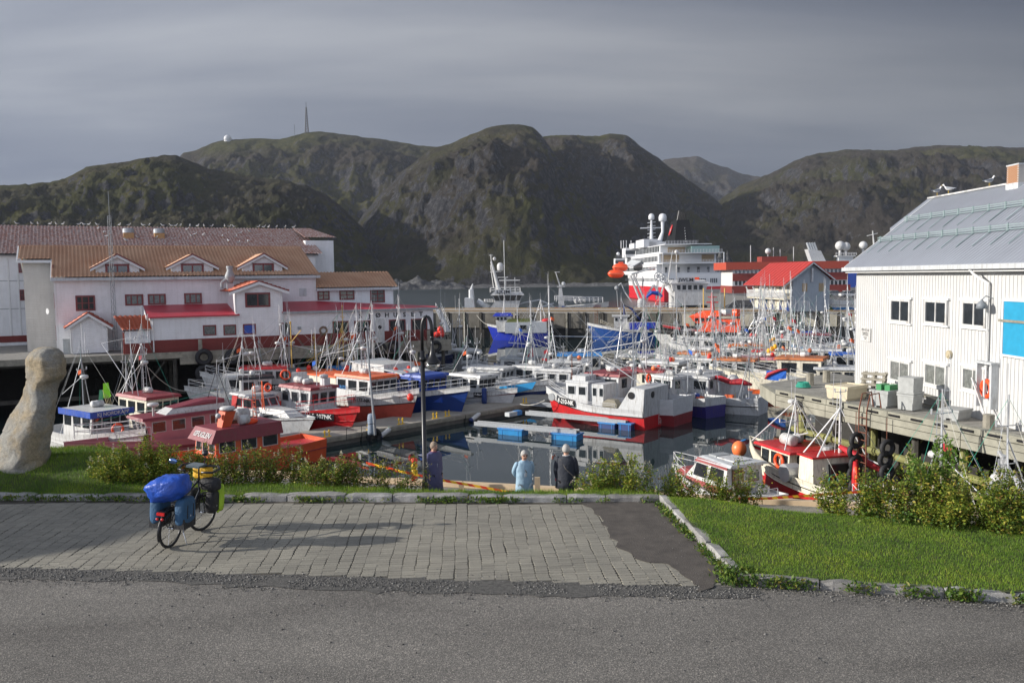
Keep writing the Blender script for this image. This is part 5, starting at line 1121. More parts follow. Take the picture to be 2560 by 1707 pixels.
ryb=mat('royal_rain_cover',(.012,.075,.42),.45,var=.3,scale=6,bump=.03,bscale=9); teal=mat('blue_pannier_cloth',(.025,.085,.17),.75,var=.2,bump=.01,bscale=20); blk=mat('black_bag_cloth',(.018,.018,.02),.7,bump=.012,bscale=18); ylw=mat('yellow_bag_cloth',(.75,.42,.02),.6,var=.15,bump=.02,bscale=12); lime=mat('lime_rain_jacket',(.36,.55,.03),.6,var=.2,bump=.03,bscale=10)
df=soft('duffel_bag',(-.02,.04,1.07),(.54,.72,.42),ryb,'royal blue rain-covered duffel bag strapped across the rear rack',3,.75,'bag',.20,(-.24,0,.12))
mb=MB(); mb.path([(-.17,.10,.14),(-.14,.14,.16),(-.12,.06,.165),(-.17,.10,.14)],.008,4); mb.build('logo',white,df)
for s,la in ((1,'left'),(-1,'right')):
    pn=soft('rear_pannier',(.02 if s>0 else .08,s*.22,.66),(.42,.21,.50),teal,{'left':'blue-grey rear pannier bulging on the left of the rear wheel','right':'dark blue rear pannier with straps on the right of the rear wheel'}[la],5+s,.5,'pannier',.05); pn['group']='panniers on the bicycle'
    mb=MB(); mb.box(-.185,.185,-.095,.095,-.285,-.10); mb.build('black_bottom',blk,pn)
    for x in (-.09,.09): mb=MB(); mb.path([(x,-s*-.02-.0,.215),(x,s*.1,.12),(x,s*.104,-.1)],.012,4); mb.build('strap',blackp,pn)
    mb=MB(); mb.face([(-.02,s*.108,-.08),(.02,s*.108,-.08),(0,s*.108,-.045)]); mb.build('logo',white,pn)
for s,la in ((1,'black front pannier on the far left side of the front wheel'),(-1,'black front pannier with logo on the right of the front wheel')):
    pn=soft('front_pannier',(WB+.0,s*.20,.58),(.30,.18,.42),blk,la,9+s,.5,'pannier',.05); pn['group']='panniers on the bicycle'
    mb=MB(); mb.face([(-.02,-.09,-.08),(.02,-.09,-.08),(0,-.09,-.045)]); mb.build('logo',white,pn)
soft('rain_jacket',(WB+.15,-.26,.62),(.17,.14,.52),lime,'lime yellow rain jacket draped over the right front pannier',13,.7,'jacket',.2)
soft('handlebar_bag',(1.0,0,1.12),(.20,.34,.24),ylw,'yellow handlebar bag hanging behind the bars',15,.45,'bag',.05)
soft('roll_bag',(.93,-.20,.93),(.26,.38,.25),blk,'black roll bag hanging below the right handlebar',17,.7,'bag',.12)
# ================================================================ PEOPLE
skinm=mat('skin',(.52,.30,.21),.55,var=.08); hairg=mat('grey_hair',(.42,.40,.37),.8,var=.3,scale=40,bump=.01,bscale=60); hairb=mat('brown_grey_hair',(.26,.20,.15),.8,var=.35,scale=40,bump=.01,bscale=60)
def skinned(name,pts,edges,m,parent,sub=2,root=0):
    me=bpy.data.meshes.new(name); me.from_pydata([p[0] for p in pts],edges,[]); me.materials.append(m); o=link(name,me,parent)
    md=o.modifiers.new('s','SKIN'); md.use_smooth_shade=True; 
    if not me.skin_vertices: me.skin_vertices.new() if hasattr(me.skin_vertices,'new') else None
    sv=me.skin_vertices[0].data
    for i,p in enumerate(pts): r=p[1]; sv[i].radius=(r,r) if not isinstance(r,tuple) else r; sv[i].use_root=(i==root)
    if sub: s=o.modifiers.new('d','SUBSURF'); s.levels=sub; s.render_levels=sub
    return o
def hand(pts,edges,iw,d,palm_r=.026):
    # palm and five fingers from wrist vertex iw, pointing along d
    d=Vector(d).normalized(); side=d.cross(Vector((0,0,1))); side=side.normalized() if side.length>.1 else Vector((1,0,0)); side=d.cross(Vector((0,1,0))).normalized() if abs(side.x)<.2 else side
    w=Vector(pts[iw][0]); k=len(pts); pts.append((tuple(w+d*.07),(.034,.016))); edges.append((iw,k))
    for f in range(4):
        off=side*(-.027+.018*f); L=(.06,.072,.068,.052)[f]; a=len(pts)
        pts.append((tuple(w+d*.085+off),.0085)); pts.append((tuple(w+d*(.085+L*.55)+off),.008)); pts.append((tuple(w+d*(.085+L)+off*.9-Vector((0,.012,0))),.006)); edges+= [(k,a),(a,a+1),(a+1,a+2)]
    a=len(pts); pts.append((tuple(w+d*.03-side*.035),.010)); pts.append((tuple(w+d*.065-side*.052),.008)); edges+=[(k,a),(a,a+1)]
def person(label,x,y,z,H,face,jm,tm,hm,arms,skinhands,collar=None,jl=.42,bag=None,glasses=False,lanyard=False,wide=1.0,cuff=None):
    s=H/1.70; P0=thing('person',label,'person',(x,y,z),face); P0.scale=(s,s,s)   # faces local -Y
    pts=[((0,0,.93),(.15,.11)),((0,0,1.12),(.13,.10)),((0,0,1.32),(.16,.11)),((0,-.0,1.45),(.075,.07)),((0,-.015,1.53),.052),((0,-.03,1.60),(.072,.09)),((0,-.03,1.68),.06)]; ed=[(0,1),(1,2),(2,3),(3,4),(4,5),(5,6)]
    for sx_ in (1,-1):
        k=len(pts); pts+=[((sx_*.09,0,.86),.095),((sx_*.10,-.01,.50),.062),((sx_*.10,.02,.10),.043),((sx_*.11,-.10,.035),.036),((sx_*.115,-.18,.025),.03)]; ed+=[(0,k),(k,k+1),(k+1,k+2),(k+2,k+3),(k+3,k+4)]
    wr=[]
    for a in arms:
        k=len(pts); sh,el,wt,hd_=a; pts+=[(sh,.058),(el,.042),(wt,.028)]; ed+=[(2,k),(k,k+1),(k+1,k+2)]; wr.append(k+2); hand(pts,ed,k+2,hd_)
    skinned('body',pts,ed,skinm,P0,2)
    # head details
    mb=MB(); mb.ball((0,-.03,1.635),.098,16,12,sc_=(.82,1.0,1.22)); mb.ball((0,-.128,1.615),.016,6,5,sc_=(.8,1.1,1.5))
    for q in (-.082,.082): mb.ball((q,-.02,1.62),.024,6,5,sc_=(.4,.8,1.2))
    mb.build('head',skinm,P0,True)
    mb=MB(); mb.box(-.024,.024,-.123,-.116,1.567,1.573); mb.build('mouth',mat('lips',(.35,.12,.10),.6),P0)
    for q in (-.032,.032): mb=MB(); mb.ball((q,-.116,1.645),.011,8,5); mb.build('eye',mat('eye_dark',(.05,.04,.035),.2),P0,True)
    mb=MB(); rows=[]
    for i in range(9):
        th=math.pi*.66*i/8; row=[]
        for k in range(20):
            a=2*math.pi*k/20; fr=max(0,-math.sin(a)); lim=1-.42*fr; t_=th*lim; f=1+.07*noise.noise(Vector((math.cos(a)*4,math.sin(a)*4,i*.9))); row.append((.094*math.sin(t_)*math.cos(a)*f,-.02+.112*math.sin(t_)*math.sin(a)*f,1.645+.128*math.cos(t_)*f))
        rows.append(row)
    mb.grid(rows,0,close=True,caps=True); mb.build('hair',hm,P0,True)
    if glasses:
        mb=MB()
        for q in (-.034,.034): mb.ball((q,-.125,1.642),.026,8,5,sc_=(1,.3,.75))
        mb.box(-.075,.075,-.125,-.118,1.648,1.654); mb.build('sunglasses',glass,P0,True)
    # trousers, shoes
    pts=[((0,0,.93),(.165,.12))]; ed=[]
    for sx_ in (1,-1):
        k=len(pts); pts+=[((sx_*.095,0,.84),.115),((sx_*.105,-.01,.50),.085),((sx_*.105,.02,.11),.07)]; ed+=[(0,k),(k,k+1),(k+1,k+2)]
    skinned('trousers',pts,ed,tm,P0,1)
    for sx_ in (1,-1): mb=MB(); mb.ball((sx_*.11,-.06,.045),.05,10,6,sc_=(.9,2.5,.9)); mb.build('shoe',blackp,P0,True)
    # jacket body (loft with folds) and sleeves
    rows=[]
    for z_,rx,ry in ((1.50,.075,.075),(1.47,.13,.09),(1.43,.19,.11),(1.36,.205,.125),(1.22,.20,.135),(1.08,.195,.14),(.95,.205,.15),(.93-jl*.45,.22,.16),(.93-jl+.42*.0,.235,.17),(.93-jl-.005,.22,.155)):
        row=[]
        for k in range(26):
            a=2*math.pi*k/26; f=1+.035*math.sin(k*2.4+z_*9)*(1.4-z_)+.03*noise.noise(Vector((math.cos(a)*3,math.sin(a)*3,z_*9))); row.append((rx*wide*math.cos(a)*f,ry*wide*math.sin(a)*f,z_))
        rows.append(row)
    mb=MB(); mb.grid(rows,0,close=True,caps=False); mb.build('jacket',jm,P0,True)
    for a in arms:
        sh,el,wt,_=a; skinned('sleeve',[((sh[0]*.72,sh[1],sh[2]+.02),.075*wide),(sh,.075*wide),(el,.062*wide),(wt,.046)],[(0,1),(1,2),(2,3)],jm,P0,1)
        if cuff: w=Vector(wt); d=(w-Vector(el)).normalized(); mb=MB(); mb.tube(w-d*.01,w+d*.05,.05,10); mb.build('cuff',cuff,P0)
    mb=MB(); mb.torus((0,-.005,1.49),.075,.022,'Z',16,6); mb.build('collar',collar or jm,P0,True)
    if bag:
        mb=MB(); mb.path(bag,.014,5); mb.build('bag_strap',mat('strap_brown',(.10,.09,.08),.7),P0)
    if lanyard: mb=MB(); mb.path([(-.05,-.07,1.49),(-.01,-.145,1.25),(.05,-.07,1.49)],.006,4); mb.build('lanyard',white,P0); mb=MB(); mb.box(-.03,.03,-.165,-.155,1.10,1.2); mb.build('badge',ltgrey,P0)
    return P0
jp=mat('purple_coat',(.075,.075,.155),.7,var=.2,scale=5,bump=.02,bscale=10); jb=mat('pale_blue_coat',(.27,.40,.50),.65,var=.15,scale=5,bump=.02,bscale=12); jk=mat('dark_navy_jacket',(.018,.022,.033),.75,var=.2,bump=.02,bscale=12)
w2=D(1083,1110,21.0); person('older woman in a long purple coat with lanyard standing behind the lamp post',w2.x,21.0,Q,1.60,R(50),jp,mat('black_trousers',(.015,.015,.017),.8),hairb,[((.20,.0,1.41),(.26,.03,1.14),(.20,-.08,.92),(0,-.2,-1)),((-.20,.0,1.41),(-.26,.03,1.14),(-.22,-.06,.92),(0,-.2,-1))],True,collar=mat('plum_sweater',(.16,.03,.09),.8),jl=.52,lanyard=True,wide=1.22,glasses=False)
w1=D(1310,1132,20.0); person('woman in a pale blue coat and sunglasses with hands behind her back',w1.x,20.0,Q,1.56,R(14),jb,mat('pale_trousers',(.38,.42,.42),.8),hairg,[((.20,.0,1.41),(.25,.10,1.16),(.06,.17,.98),(-1,.1,-.3)),((-.20,.0,1.41),(-.27,.10,1.16),(-.05,.18,.98),(1,.1,-.3))],True,jl=.32,glasses=True,lanyard=True,bag=[(-.12,.05,1.46),(0,-.15,1.25),(.21,-.06,.95)],wide=1.08)
w3=D(1415,1118,20.0); person('grey-haired man in a dark jacket seen from behind with a shoulder strap',w3.x,20.0,Q,1.68,R(168),jk,mat('dark_trousers',(.07,.055,.045),.8),hairg,[((.20,.0,1.41),(.245,.03,1.14),(.235,-.07,.90),(0,-.1,-1)),((-.20,.0,1.41),(-.255,.02,1.15),(-.24,-.10,.93),(.1,-.1,-1))],True,collar=white,jl=.22,bag=[(.1,-.05,1.47),(.13,.10,1.42),(-.02,.16,1.2),(-.2,.1,1.0)],wide=1.15,cuff=mat('red_cuff',(.4,.02,.04),.7))
# ================================================================ BOATS
def hull(parent,L,B,free,c_bot,c_low,c_up,c_deck,split=.45,rake=.9,bowrise=.55,sternrise=.08,stern_w=.82,n=16,deckdrop=.38,strake=None,flare=1.0,full=2.4,bulb=True):
    def zs(t): return free*(1+bowrise*max(0,(t-.3)/.7)**2+sternrise*max(0,(.3-t)/.3)**2)
    def hb(t):
        if t<.45: return B/2*(stern_w+(1-stern_w)*math.sin(math.pi/2*t/.45))
        return B/2*(1-((t-.45)/.55)**full)
    levels=[(-.55,.45),(0.0,.86),(split,.95),(1.0,1.0)]
    def pt(t,lv,sgn):
        f,w=levels[lv]; z=f if f<=0 else f*zs(t); wl=hb(t)*w
        if f<=0 or lv<3: # fine bow below
            k=max(0,(t-.55)/.45); wl*=1-(.30 if lv<2 else .12)*k*flare
        x=-L/2+L*t+rake*(max(z,-.3)/zs(1))*(max(0,(t-.5)/.5)**2); return (x,sgn*max(wl,.012),z)
    mb=MB(); m=4
    for sgn in (1,-1):
        for lv in range(3):
            rows=[[pt(i/n,lv,sgn),pt(i/n,lv+1,sgn)] for i in range(n+1)]
            if sgn<0: rows=[r[::-1] for r in rows]
            mb.grid(rows,[0,1,2][lv])
        # inner bulwark + cap
        rows=[];cap=[]
        for i in range(n+1):
            p=pt(i/n,3,sgn); q=(p[0]-(.04 if i==n else 0),sgn*max(abs(p[1])-.05,.004),p[2]); d=(q[0],q[1],p[2]-deckdrop); rows.append([q,d] if sgn>0 else [d,q]); cap.append([p,q] if sgn>0 else [q,p])
        mb.grid(rows,2); mb.grid(cap,2)
    # transom
    for lv in range(3):
        a,b_,c,d=pt(0,lv,1),pt(0,lv,-1),pt(0,lv+1,-1),pt(0,lv+1,1); mb.face([b_,a,d,c],[0,1,2][lv])
    a,b_=pt(0,3,1),pt(0,3,-1); mb.face([(a[0]+.05,a[1],a[2]),(a[0]+.05,b_[1],b_[2]),(a[0]+.05,b_[1],b_[2]-deckdrop),(a[0]+.05,a[1],a[2]-deckdrop)],2); mb.face([a,b_,(b_[0]+.05,b_[1],b_[2]),(a[0]+.05,a[1],a[2])],2)
    for i in range(n):
        p,q=pt(i/n,3,1),pt((i+1)/n,3,1); mb.face([(p[0],-p[1],p[2]-deckdrop),(q[0],-q[1],q[2]-deckdrop),(q[0],q[1],q[2]-deckdrop),(p[0],p[1],p[2]-deckdrop)],3)
    o=mb.build('hull',[c_bot,c_low,c_up,c_deck],parent)
    if strake:
        for sgn in (1,-1):
            mb=MB(); mb.path([Vector(pt(i/n,2,sgn))+Vector((0,sgn*.02,0)) for i in range(n+1)],.035,5); mb.build('rubbing_strake',strake,parent)
    return zs,hb
def wheelhouse(parent,x0,x1,w,z0,h,wall,roofc,rake=.25,nside=3,nfront=3,fm=None,ov=.18,rt=.16,wh=.48,gm=None,front=1,name='wheelhouse',wz=.70,roof_slope=0,aft_win=1):
    """front=1: windscreen at x1, -1: at x0"""
    xf,xb=(x1,x0) if front>0 else (x0,x1); s=front; rk=rake*s
    mb=MB(); lo=[(xb,-w),(xf,-w),(xf,w),(xb,w)]; hi=[(xb,-w*.94),(xf+rk,-w*.92),(xf+rk,w*.92),(xb,w*.94)]
    if s<0: lo,hi=lo[::-1],hi[::-1]
    mb.hexa([(*p,z0) for p in lo]+[(*p,z0+h) for p in hi]); p=mb.build(name,wall,parent)
    mb=MB(); a0,a1=min(xb,xf+rk)-ov,max(xb,xf+rk)+ov; ww=w*.94+ov*.7
    mb.hexa([(a0,-ww,z0+h-.02),(a1,-ww,z0+h-.02),(a1,ww,z0+h-.02),(a0,ww,z0+h-.02),(a0+.05,-ww+.08,z0+h+rt),(a1-.05,-ww+.08,z0+h+rt),(a1-.05,ww-.08,z0+h+rt),(a0+.05,ww-.08,z0+h+rt)]); mb.build('roof',roofc,parent)
    fm=fm or blackp; gm=gm or glass
    zc=z0+h*wz; Ls=abs(xf-xb)
    for sd in (1,-1):
        for k in range(nside):
            t=(k+.5)/nside; x=xb+(xf-xb)*t+rk*.45*t; ww_=Ls/nside*.72; y=sd*(w-(w*.06)*wz+.012)
            window(parent,(x,y,zc),0 if sd<0 else math.pi,ww_,wh*h/1.3*1.0,fm,gm,fw=.035,dp=.02)
    for k in range(nfront):
        y=-w*.9+(k+.5)*2*w*.9/nfront; tilt=math.atan2(rake,h)*(1)
        window(parent,(xf+rk*wz+.012*s,y,zc),math.pi/2*s,2*w*.9/nfront*.82,wh*h/1.3,fm,gm,tilt=tilt if rake else 0,fw=.035,dp=.02)
    if aft_win:
        window(parent,(xb-.012*s,w*.35,zc),-math.pi/2*s,w*.5,wh*h/1.3,fm,gm,fw=.035,dp=.02)
        mb=MB(); mb.box(min(xb,xb-.03*s),max(xb,xb-.03*s),-w*.7,-w*.05,z0+.05,z0+h*.88); mb.build('cabin_door',wall,parent)
    return z0+h+rt
def rail(parent,pts,h,m,r=.016,lev=2,name='railing'):
    mb=MB(); 
    for l in range(lev): mb.path([Vector(p)+Vector((0,0,h*(l+1)/lev)) for p in pts],r,4)
    for a,b_ in zip(pts,pts[1:]):
        a,b_=Vector(a),Vector(b_); n=max(1,int((b_-a).length/.9))
        for k in range(n): q=a.lerp(b_,k/n); mb.tube(q,q+Vector((0,0,h)),r,4)
    q=Vector(pts[-1]); mb.tube(q,q+Vector((0,0,h)),r,4); return mb.build(name,m,parent)
def radar(parent,x,y,z,r=.28,m=None,cap=None):
    mb=MB(); mb.lathe([(r*.7,0),(r,.05),(r*1.02,.14),(r*.85,.21),(r*.3,.24)],(x,y,z),14); mb.build('radar_dome',m or white2,parent,True)
def mast(parent,x,y,z0,z1,m=alu,r=.05,legs=(),cross=((.72,.5),),ant=2,rd=True,boom=None,lad=False,stays=(),seed=0):
    rs=random.Random(seed+int(x*10)); r*=.78; mb=MB(); mb.tube((x,y,z0),(x,y,z1),r,6,r2=r*.6); mb.build('mast',m,parent)
    H=z1-z0
    for (lx,ly,lz,t) in legs: mb=MB(); mb.tube((lx,ly,lz),(x,y,z0+H*t),r*.62,5); mb.build('mast_leg',m,parent)
    for t,wd in cross:
        mb=MB(); mb.tube((x,y-wd,z0+H*t),(x,y+wd,z0+H*t),.018,4); mb.tube((x,y-wd,z0+H*t),(x,y-wd,z0+H*t+.12),.03,5); mb.tube((x,y+wd,z0+H*t),(x,y+wd,z0+H*t+.18),.035,5); mb.build('crosstree',m,parent)
    for k in range(ant): a=rs.uniform(-.5,.5); mb=MB(); mb.tube((x+.05,y+a,z0+H*.75),(x+.05+rs.uniform(-.1,.1),y+a*1.1,z1+rs.uniform(.3,1.3)),.011,3); mb.build('antenna',steelw,parent)
    if rd: radar(parent,x+.25,y,z0+H*rd if rd is not True else z0+H*.45,.24); mb=MB(); mb.box(x,x+.3,y-.05,y+.05,z0+H*(rd if rd is not True else .45)-.05,z0+H*(rd if rd is not True else .45)); mb.build('radar_bracket',m,parent)
    if boom:
        for b_ in boom: mb=MB(); mb.tube((x,y,z0+H*b_[3]),b_[:3],r*.6,5); mb.tube((x,y,z1-.2),b_[:3],.007,3); mb.build('boom',m,parent)
    if lad:
        mb=MB(); 
        for s in (-.17,.17): mb.tube((x+.12,y+s,z0),(x+.05,y+s*.7,z1-.3),.018,4)
        n=int(H/.4)
        for k in range(n): mb.tube((x+.1,y-.15,z0+.2+k*.4),(x+.1,y+.15,z0+.2+k*.4),.014,4)
        mb.build('mast_ladder',m,parent)
    for (sx,sy,sz) in stays: mb=MB(); mb.tube((x,y,z1-.1),(sx,sy,sz),.007,3); mb.build('stay',rs.choice([green_rope,ropew,galv]),parent)
def raft(parent,x,y,z,r=.24,l=.9,m=None,ax='Y'):
    mb=MB(); mb.lathe([(r*.7,-l/2),(r,-l/2+.06),(r,-.04),(r*1.05,-.03),(r*1.05,.03),(r,.04),(r,l/2-.06),(r*.7,l/2)],(x,y,z+r),12,axis=ax); mb.build('liferaft_canister',m or white2,parent,True)
def ring(parent,x,y,z,ax='Y',r=.3):
    mb=MB(); mb.torus((x,y,z),r,.075,ax,18,6); mb.build('lifebuoy',orange_f,parent,True)
def ballb(parent,x,y,z,r,m,name='buoy'): mb=MB(); mb.ball((x,y,z),r,10,7,sc_=(1,1,1.15)); mb.build(name,m,parent,True)
def fender(parent,x,y,z,m=None,l=.6): mb=MB(); mb.lathe([(.05,-l/2),(.12,-l/2+.08),(.12,l/2-.08),(.04,l/2)],(x,y,z),8); mb.build('fender',m or white2,parent,True)
def junk(parent,x,y,z,seed,n=6,spread=.5):
    rs=random.Random(seed)
    for k in range(n):
        c=rs.choice([greyp,ltgrey,cream,blackp,green_rope,orange,blue,galv,woodg,tarpr,yellow]); px,py=x+rs.uniform(-spread,spread),y+rs.uniform(-spread,spread); a,b_,h=rs.uniform(.12,.3),rs.uniform(.12,.3),rs.uniform(.2,.55)
        mb=MB(); q=rs.random()
        if q<.4: mb.box(px-a,px+a,py-b_,py+b_,z,z+h); mb.build('fish_tub',c,parent)
        elif q<.7: mb.torus((px,py,z+.1),a,.07,'Z',12,5); mb.torus((px,py,z+.2),a*.9,.06,'Z',12,5); mb.build('rope_coil',rs.choice([green_rope,ropew,orange,blue]),parent,True)
        else: mb.lathe([(a*.7,-b_),(a*.7,-b_+.04),(a*.3,-b_+.05),(a*.3,b_-.05),(a*.7,b_-.04),(a*.7,b_)],(px,py,z+a),12,axis='Y'); mb.build('hauler_drum',rs.choice([galv,greyp,white]),parent)
def bline(parent,s,L,x,y,z,side,size,m,ext=.012,panel=None,bold=.012,ang=0,tilt=0):
    """lettering on a side wall; side=-1 starboard (outer face towards -Y), 1 port"""
    a=0 if side<0 else math.pi
    if panel: w,h=panel; mb=MB(); mb.box(-w/2,w/2,-.004,.012,-h/2,h/2); o=mb.build('name_plate',blackp,parent,loc=(x,y,z),rot=(tilt,0,a+ang))
    text(s,parent,(x+ (0),y+(.012*side),z),(math.pi/2+tilt,0,a+ang),size,m,bold=bold,ext=ext)
def plate(t,L,zs,hb,q,f,s,size,m,side,panel=None,rake=.8,split=.5):
    def P(q):
        z=f*zs(q); k=max(0,(q-.55)/.45)
        if f>split: a=(f-split)/(1-split); w=(.95+.05*a)*(1-.12*k*(1-a))
        else: a=f/split; w=(.86+.09*a)*(1-(.12+.18*(1-a))*k)
        return Vector((-L/2+L*q+rake*z/zs(1)*max(0,(q-.5)/.5)**2,hb(q)*w*side,z))
    h=(panel[0] if panel else 1.5)/2/L; a,b_=P(q-h),P(q+h); c=P(q); d=b_-a; ang=math.atan2(d.y,d.x)
    n=Vector((-d.y,d.x,0)).normalized()*side; c=c+n*(.09 if panel else .06); rz=ang if side<0 else math.pi+ang; pz=math.atan2(d.z,d.x)*(-1 if side<0 else 1)
    if panel: mb=MB(); mb.box(-panel[0]/2,panel[0]/2,-.004,.03,-panel[1]/2,panel[1]/2); mb.build('name_plate',blackp,t,loc=c,rot=(0,0,rz))
    text(s,t,c+n*.02,(math.pi/2,0,rz),size,m,bold=.012,ext=.008)
def flag(parent,x,y,z,m,w=.3,h=.25): mb=MB(); mb.grid([[(x,y,z),(x,y,z+h)],[(x-w*.4,y+.06,z-.05),(x-w*.4,y+.06,z+h-.02)],[(x-w,y-.02,z-.16),(x-w,y-.02,z+h-.12)]]); mb.build('flag',m,parent)
def boat(name,label,bow,stern,cat='fishing boat',group='fishing boats in the harbour',z=WZ):
    """bow/stern are world xy points of the waterline ends; returns the thing and its length"""
    b_,s_=Vector(bow[:2]),Vector(stern[:2]); c=(b_+s_)/2; L=(b_-s_).length; return thing(name,label,cat,(c.x,c.y,z),math.atan2(b_.y-s_.y,b_.x-s_.x),group),L
def sjark(label,bow,stern,B=2.9,free=.95,low=blue,up=white,bot=darkred,deck=greyp,hs=(.30,.62),hw=.36,hh=1.55,wall=white,roofc=white,front=1,mh=4.2,mx=None,mm=alu,legs=2,boom=True,lad=False,nside=2,nfront=3,radar_=True,raftc=True,ringc=False,rl=True,jk=7,split=.5,seed=1,stays=3,rake=.8,strake=blackp,balls=0,text_=None,roof_text=None,name='fishing_boat',bowrise=.6,fm=None,mizzen=False,ant=2,tarp=None,group='fishing boats in the harbour',cat='fishing boat',deckcab=True,full=2.4,foredeck=None):
    t,L=boat(name,label,bow,stern,cat,group); rs=random.Random(seed)
    zs,hb=hull(t,L,B,free,bot,low,up,deck,split=split,rake=rake,strake=strake,bowrise=bowrise,full=full)
    dz=free-.38; x0,x1=-L/2+L*hs[0],-L/2+L*hs[1]; w=B*hw
    top=wheelhouse(t,x0,x1,w,dz,hh+.25,wall,roofc,front=front,nside=nside,nfront=nfront,fm=fm)
    if deckcab: # low trunk cabin forward of the house
        a=x1 if front>0 else x0; e=a+L*.17*front; mb=MB(); z_=zs(.8)*.95
        q=[(min(a,e),-w*.85),(max(a,e),-w*.6 if front>0 else -w*.85),(max(a,e),w*.6 if front>0 else w*.85),(min(a,e),w*.85)]
        mb.hexa([(*p,dz) for p in q]+[(p[0],p[1]*.9,dz+.62) for p in q]); mb.build('trunk_cabin',wall,t)
    mxx=(x0+.25 if front>0 else x1-.25) if mx is None else -L/2+L*mx; z0=top if x0-.1<mxx<x1+.1 else dz
    lg=[]
    if legs>=2: lg=[(mxx-.9*front,w*.9,z0 if False else top-.1 if abs(mxx-.9*front-(x0+x1)/2)<(x1-x0)/2 else dz,.72),(mxx-.9*front,-w*.9,top-.1 if abs(mxx-.9*front-(x0+x1)/2)<(x1-x0)/2 else dz,.72)]
    if legs>=3: lg.append((mxx+1.1*front,0,top-.05 if x0<mxx+1.1*front<x1 else dz,.6))
    st=[(L/2*.9,0,zs(1)*.98),(-L/2*.95,w*.8,free),(-L/2*.95,-w*.8,free),(0,B/2,free),(0,-B/2,free)][:stays]
    bm=[(-L/2*.92*front if True else 0,rs.uniform(-.4,.4),top+rs.uniform(.2,1.6),.45)] if boom else None
    mast(t,mxx,0,z0,top+mh,mm,.05 if mh<5 else .065,lg,((.8,.45),(.55,.3)) if mh>3 else ((.8,.4),),ant,.42 if radar_ else False,bm,lad,st,seed)
    if mizzen:
        xm=-L/2*.75; mast(t,xm,0,dz,dz+mh*.95,mm,.05,[(xm+.7,.5,dz,.8),(xm+.7,-.5,dz,.8)],((.9,.3),),1,False,[(xm-.9,rs.uniform(-.6,.6),dz+1.6,.6)],False,[(xm+.2,B/2,free),(xm+.2,-B/2,free)],seed+3)
    if raftc: raft(t,(x0+x1)/2+rs.uniform(-.2,.2),rs.uniform(-.25,.25),top,.2,.75,ax=rs.choice('XY'))
    if ringc: ring(t,x0+.4,-w-.08,dz+1.0,'Y',.27)
    if rl:
        pr=[]
        for q in (.55,.7,.85,.97): pr.append((-L/2+L*q+rake*.9*max(0,(q-.5)/.5)**2,hb(q)*.93,zs(q)))
        pr+= [(p[0],-p[1],p[2]) for p in pr[::-1]]; rail(t,pr,.55,steelw)
    if jk: junk(t,(-L/2+x0)/2+.2 if front>0 else (L/2+x1)/2-.4,0,dz,seed,jk,L*.13)
    for k in range(balls): ballb(t,x0+rs.uniform(-.6,.8),rs.uniform(-w,w),top+.16,.2,rs.choice([buoyr,buoyo]))
    if tarp: mb=MB(); a=(x0-.1) if front>0 else (x1+.1); e=-L/2*.9*front; n=6; rows=[[(a+(e-a)*i/n,y*(B*.42)*(1-.2*i/n),dz+ (1.25-.5*i/n+.18*noise.noise(Vector((i*1.3+seed,y*2,0))))*(1-.55*y*y)) for y in (-1,-.6,-.2,.2,.6,1)] for i in range(n+1)]; mb.grid(rows); mb.build('tarpaulin',tarp,t)
    if rs.random()<.6: flag(t,mxx-.1,0,top+mh*.5,rs.choice([tarpr,orange,tarpb]),.35,.25)
    for k in range(2): q=rs.uniform(.2,.7); fender(t,-L/2+L*q,-hb(q)-.1,free*.55,rs.choice([white2,buoyo,tarpb,white2]))
    if text_: 
        q,sz,tm=text_[1],text_[2],text_[3]; xx=-L/2+L*q; sl=0.0
        for sd in (-1,1):
            yy=hb(q)*.985; dy=(hb(q+.06)-hb(q-.06))/(L*.12); an=math.atan(dy)*(1 if sd>0 else -1)
            bline(t,text_[0],L,xx,sd*(yy+.035),zs(q)*text_[4],sd,sz,tm,panel=text_[5] if len(text_)>5 else None,ang=an)
    if roof_text: text(roof_text[0],t,((x1+.24 if front>0 else x0-.24)+.14*front+.02*front,0,top-.09),(math.pi/2,0,math.pi/2*front),roof_text[1],roof_text[2],bold=.01)
    return t,L,top,zs,hb
# ---------------------------------------------------------------- floating dock
dA=Vector((-24.0,34.4)); P1=G(770,1127,WZ).to_2d(); P2=G(1390,1015,WZ).to_2d(); du=(P2-P1).normalized(); dn=Vector((-du.y,du.x)); drz=math.atan2(du.y,du.x)
dock=thing('floating_dock','long concrete floating dock running through the harbour between the boats','dock',(P1.x,P1.y,WZ),drz)
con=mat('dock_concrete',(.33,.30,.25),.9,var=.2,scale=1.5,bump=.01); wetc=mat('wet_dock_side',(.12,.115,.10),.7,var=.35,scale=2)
DL0,DL1=-14.0,31.0
x=DL0
while x<DL1:
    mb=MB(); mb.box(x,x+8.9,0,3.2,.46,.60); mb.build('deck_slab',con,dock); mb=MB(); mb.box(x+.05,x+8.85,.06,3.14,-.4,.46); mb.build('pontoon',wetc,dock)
    mb=MB(); mb.box(x,x+8.9,-.05,0,.30,.52); mb.build('fender_rail',woodg,dock); x+=9.0
def dk(s,d,z=0.6): return (P1.x+du.x*s+dn.x*d,P1.y+du.y*s+dn.y*d,WZ+z)
def ds(px,py,z=.6):
    p=G(px,py,WZ+z).to_2d()-P1; return p.dot(du),p.dot(dn)
cl=None
